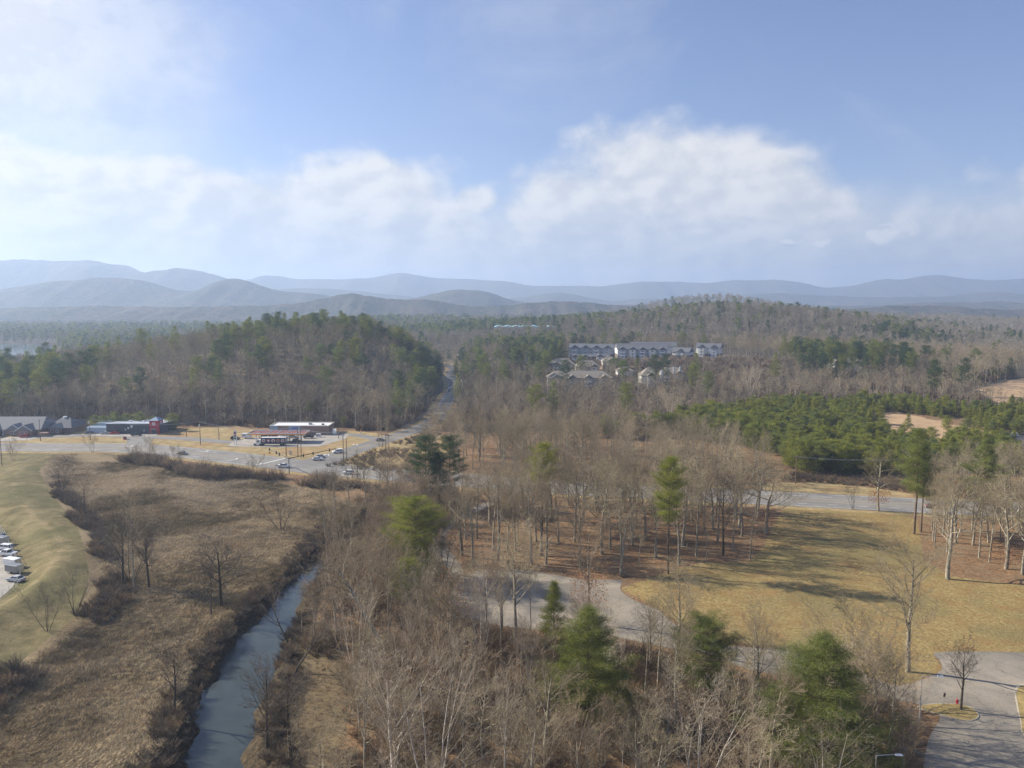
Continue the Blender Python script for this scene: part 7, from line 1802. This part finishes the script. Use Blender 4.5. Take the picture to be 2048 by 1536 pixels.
def lamp(px, py, h, arm, label, xy=None):
    x, y = g0(px, py); z = h1(x, y)
    o = thing('street_lamp', label, 'street lamp', (x, y, z), 0, 'street lamps by the driveway')
    mesh_part(lambda b: b.tube((0, 0, -.3), (0, 0, h), .12, .08, 10), 'pole', MB_STEEL, o)
    mesh_part(lambda b: b.tube((-.05, 0, h - .05), (arm, 0, h + .12), .05, .04, 8), 'arm', MB_STEEL, o)
    hd = MB(); hd.add([(arm - .1, -.12, h + .02), (arm + .9, -.22, h - .02), (arm + 1.0, 0, h), (arm + .9, .22, h - .02), (arm - .1, .12, h + .02), (arm, 0, h + .25), (arm + .75, 0, h + .22), (arm + .4, 0, h - .12)],
                       [(0, 5, 6, 1), (1, 6, 2), (2, 6, 3), (3, 6, 5, 4), (0, 4, 5), (0, 1, 7), (1, 2, 7), (2, 3, 7), (3, 4, 7), (4, 0, 7)])
    hd.build('lamp_head', MB_WHITE, o)
lamp(1838, 1457, 9.0, 2.6, 'white street lamp on the ivy slope left of the grass island')
lamp(1746, 1640, 9.2, 2.6, 'second street lamp, only its head showing at the bottom edge')
x, y = g0(1887, 1412)
o = thing('stop_sign', 'octagonal road sign seen from behind on the grass island', 'sign', (x, y, .15), R(35))
mesh_part(lambda b: b.tube((0, 0, 0), (0, 0, 2.3), .04, .04, 6), 'post', MB_GREY, o)
def fn(b): disc(b, 0, 1.9, .42, -.08, -.04, 8)
mesh_part(fn, 'plate', S_('sign_back', (0.10, 0.06, 0.06), 0.6), o)
x, y = g0(1914, 1409)
o = thing('fire_hydrant', 'red fire hydrant beside the dark tree on the island', 'fire hydrant', (x, y, .15))
mesh_part(lambda b: (b.tube((0, 0, 0), (0, 0, .65), .19, .17, 10), b.tube((0, 0, .65), (0, 0, .95), .2, .05, 10)), 'barrel', MB_RED, o)
mesh_part(lambda b: b.tube((-.35, 0, .5), (.35, 0, .5), .1, .1, 8), 'outlets', MB_RED, o)
x, y = g0(1246, 1153)
o = thing('picnic_table', 'wooden picnic table where the lawn meets the car park', 'picnic table', (x, y, h1(x, y)), R(20))
mesh_part(lambda b: [b.box(-1.3, -.4 + i * .2, .72, 1.3, -.23 + i * .2, .77) for i in range(4)], 'tabletop', MB_WOOD, o)
for sg in (-1, 1): mesh_part(lambda b: b.box(-1.3, sg * .8 - .14, .42, 1.3, sg * .8 + .14, .47), 'bench', MB_WOOD, o)
for k in (-.9, .9): mesh_part(lambda b: (b.tube((k, -.7, 0), (k, -.2, .72), .05, .05, 4), b.tube((k, .7, 0), (k, .2, .72), .05, .05, 4), b.box(k - .04, -.85, .36, k + .04, .85, .42)), 'leg', MB_WOOD, o)
# guard rail beside the far side road
gr, _ = resample(smooth_line([(-40.5, 600), (-42, 660), (-46, 710), (-51, 760), (-58, 860)], 4), 8.0)
o = thing('guard_rail', 'pale steel guard rail along the far stretch of the side road', 'guard rail', (0, 0, 0))
mb = MB()
for i in range(len(gr) - 1): mb.tube((*gr[i], .75), (*gr[i + 1], .75), .2, .2, 4)
mb.build('rail', MB_WHITE, o)
for x, y in gr: mesh_part(lambda b: b.box(x - .1, y - .1, -.2, x + .1, y + .1, .7), 'post', MB_WOOD, o)
# fallen trunks in the wood
for i, (pa, pb_, r_) in enumerate((((1745, 1460), (1838, 1420), .14), ((1760, 1490), (1850, 1515), .11), ((1360, 985 + 110), (1385, 1100), .2), ((770, 1294), (800, 1291), .18))):
    a = g0(*pa); b_ = g0(*pb_)
    mb = MB(); mb.tube((*a, h1(*a) + .25), (*b_, h1(*b_) + .5), r_, r_ * .5, 7)
    d_ = Vector((b_[0] - a[0], b_[1] - a[1], 0)); m_ = Vector((a[0], a[1], h1(*a) + .3)) + d_ * .5
    mb.tube(m_, m_ + Vector((-d_.y * .3, d_.x * .3, 1.2)), r_ * .5, r_ * .15, 5); mb.tube(m_ + d_ * .2, m_ + d_ * .2 + Vector((d_.y * .25, -d_.x * .25, .8)), r_ * .4, r_ * .12, 5)
    o = mb.build('fallen_log', M_WBARK if i < 2 else M_BARK)
    o['category'] = 'log'
    o['label'] = ('pale fallen branch left of the street lamp', 'pale fallen branch below the street lamp', 'dark fallen log on the leaf litter in the wood', 'short pale log at the foot of the leaning tree')[i]
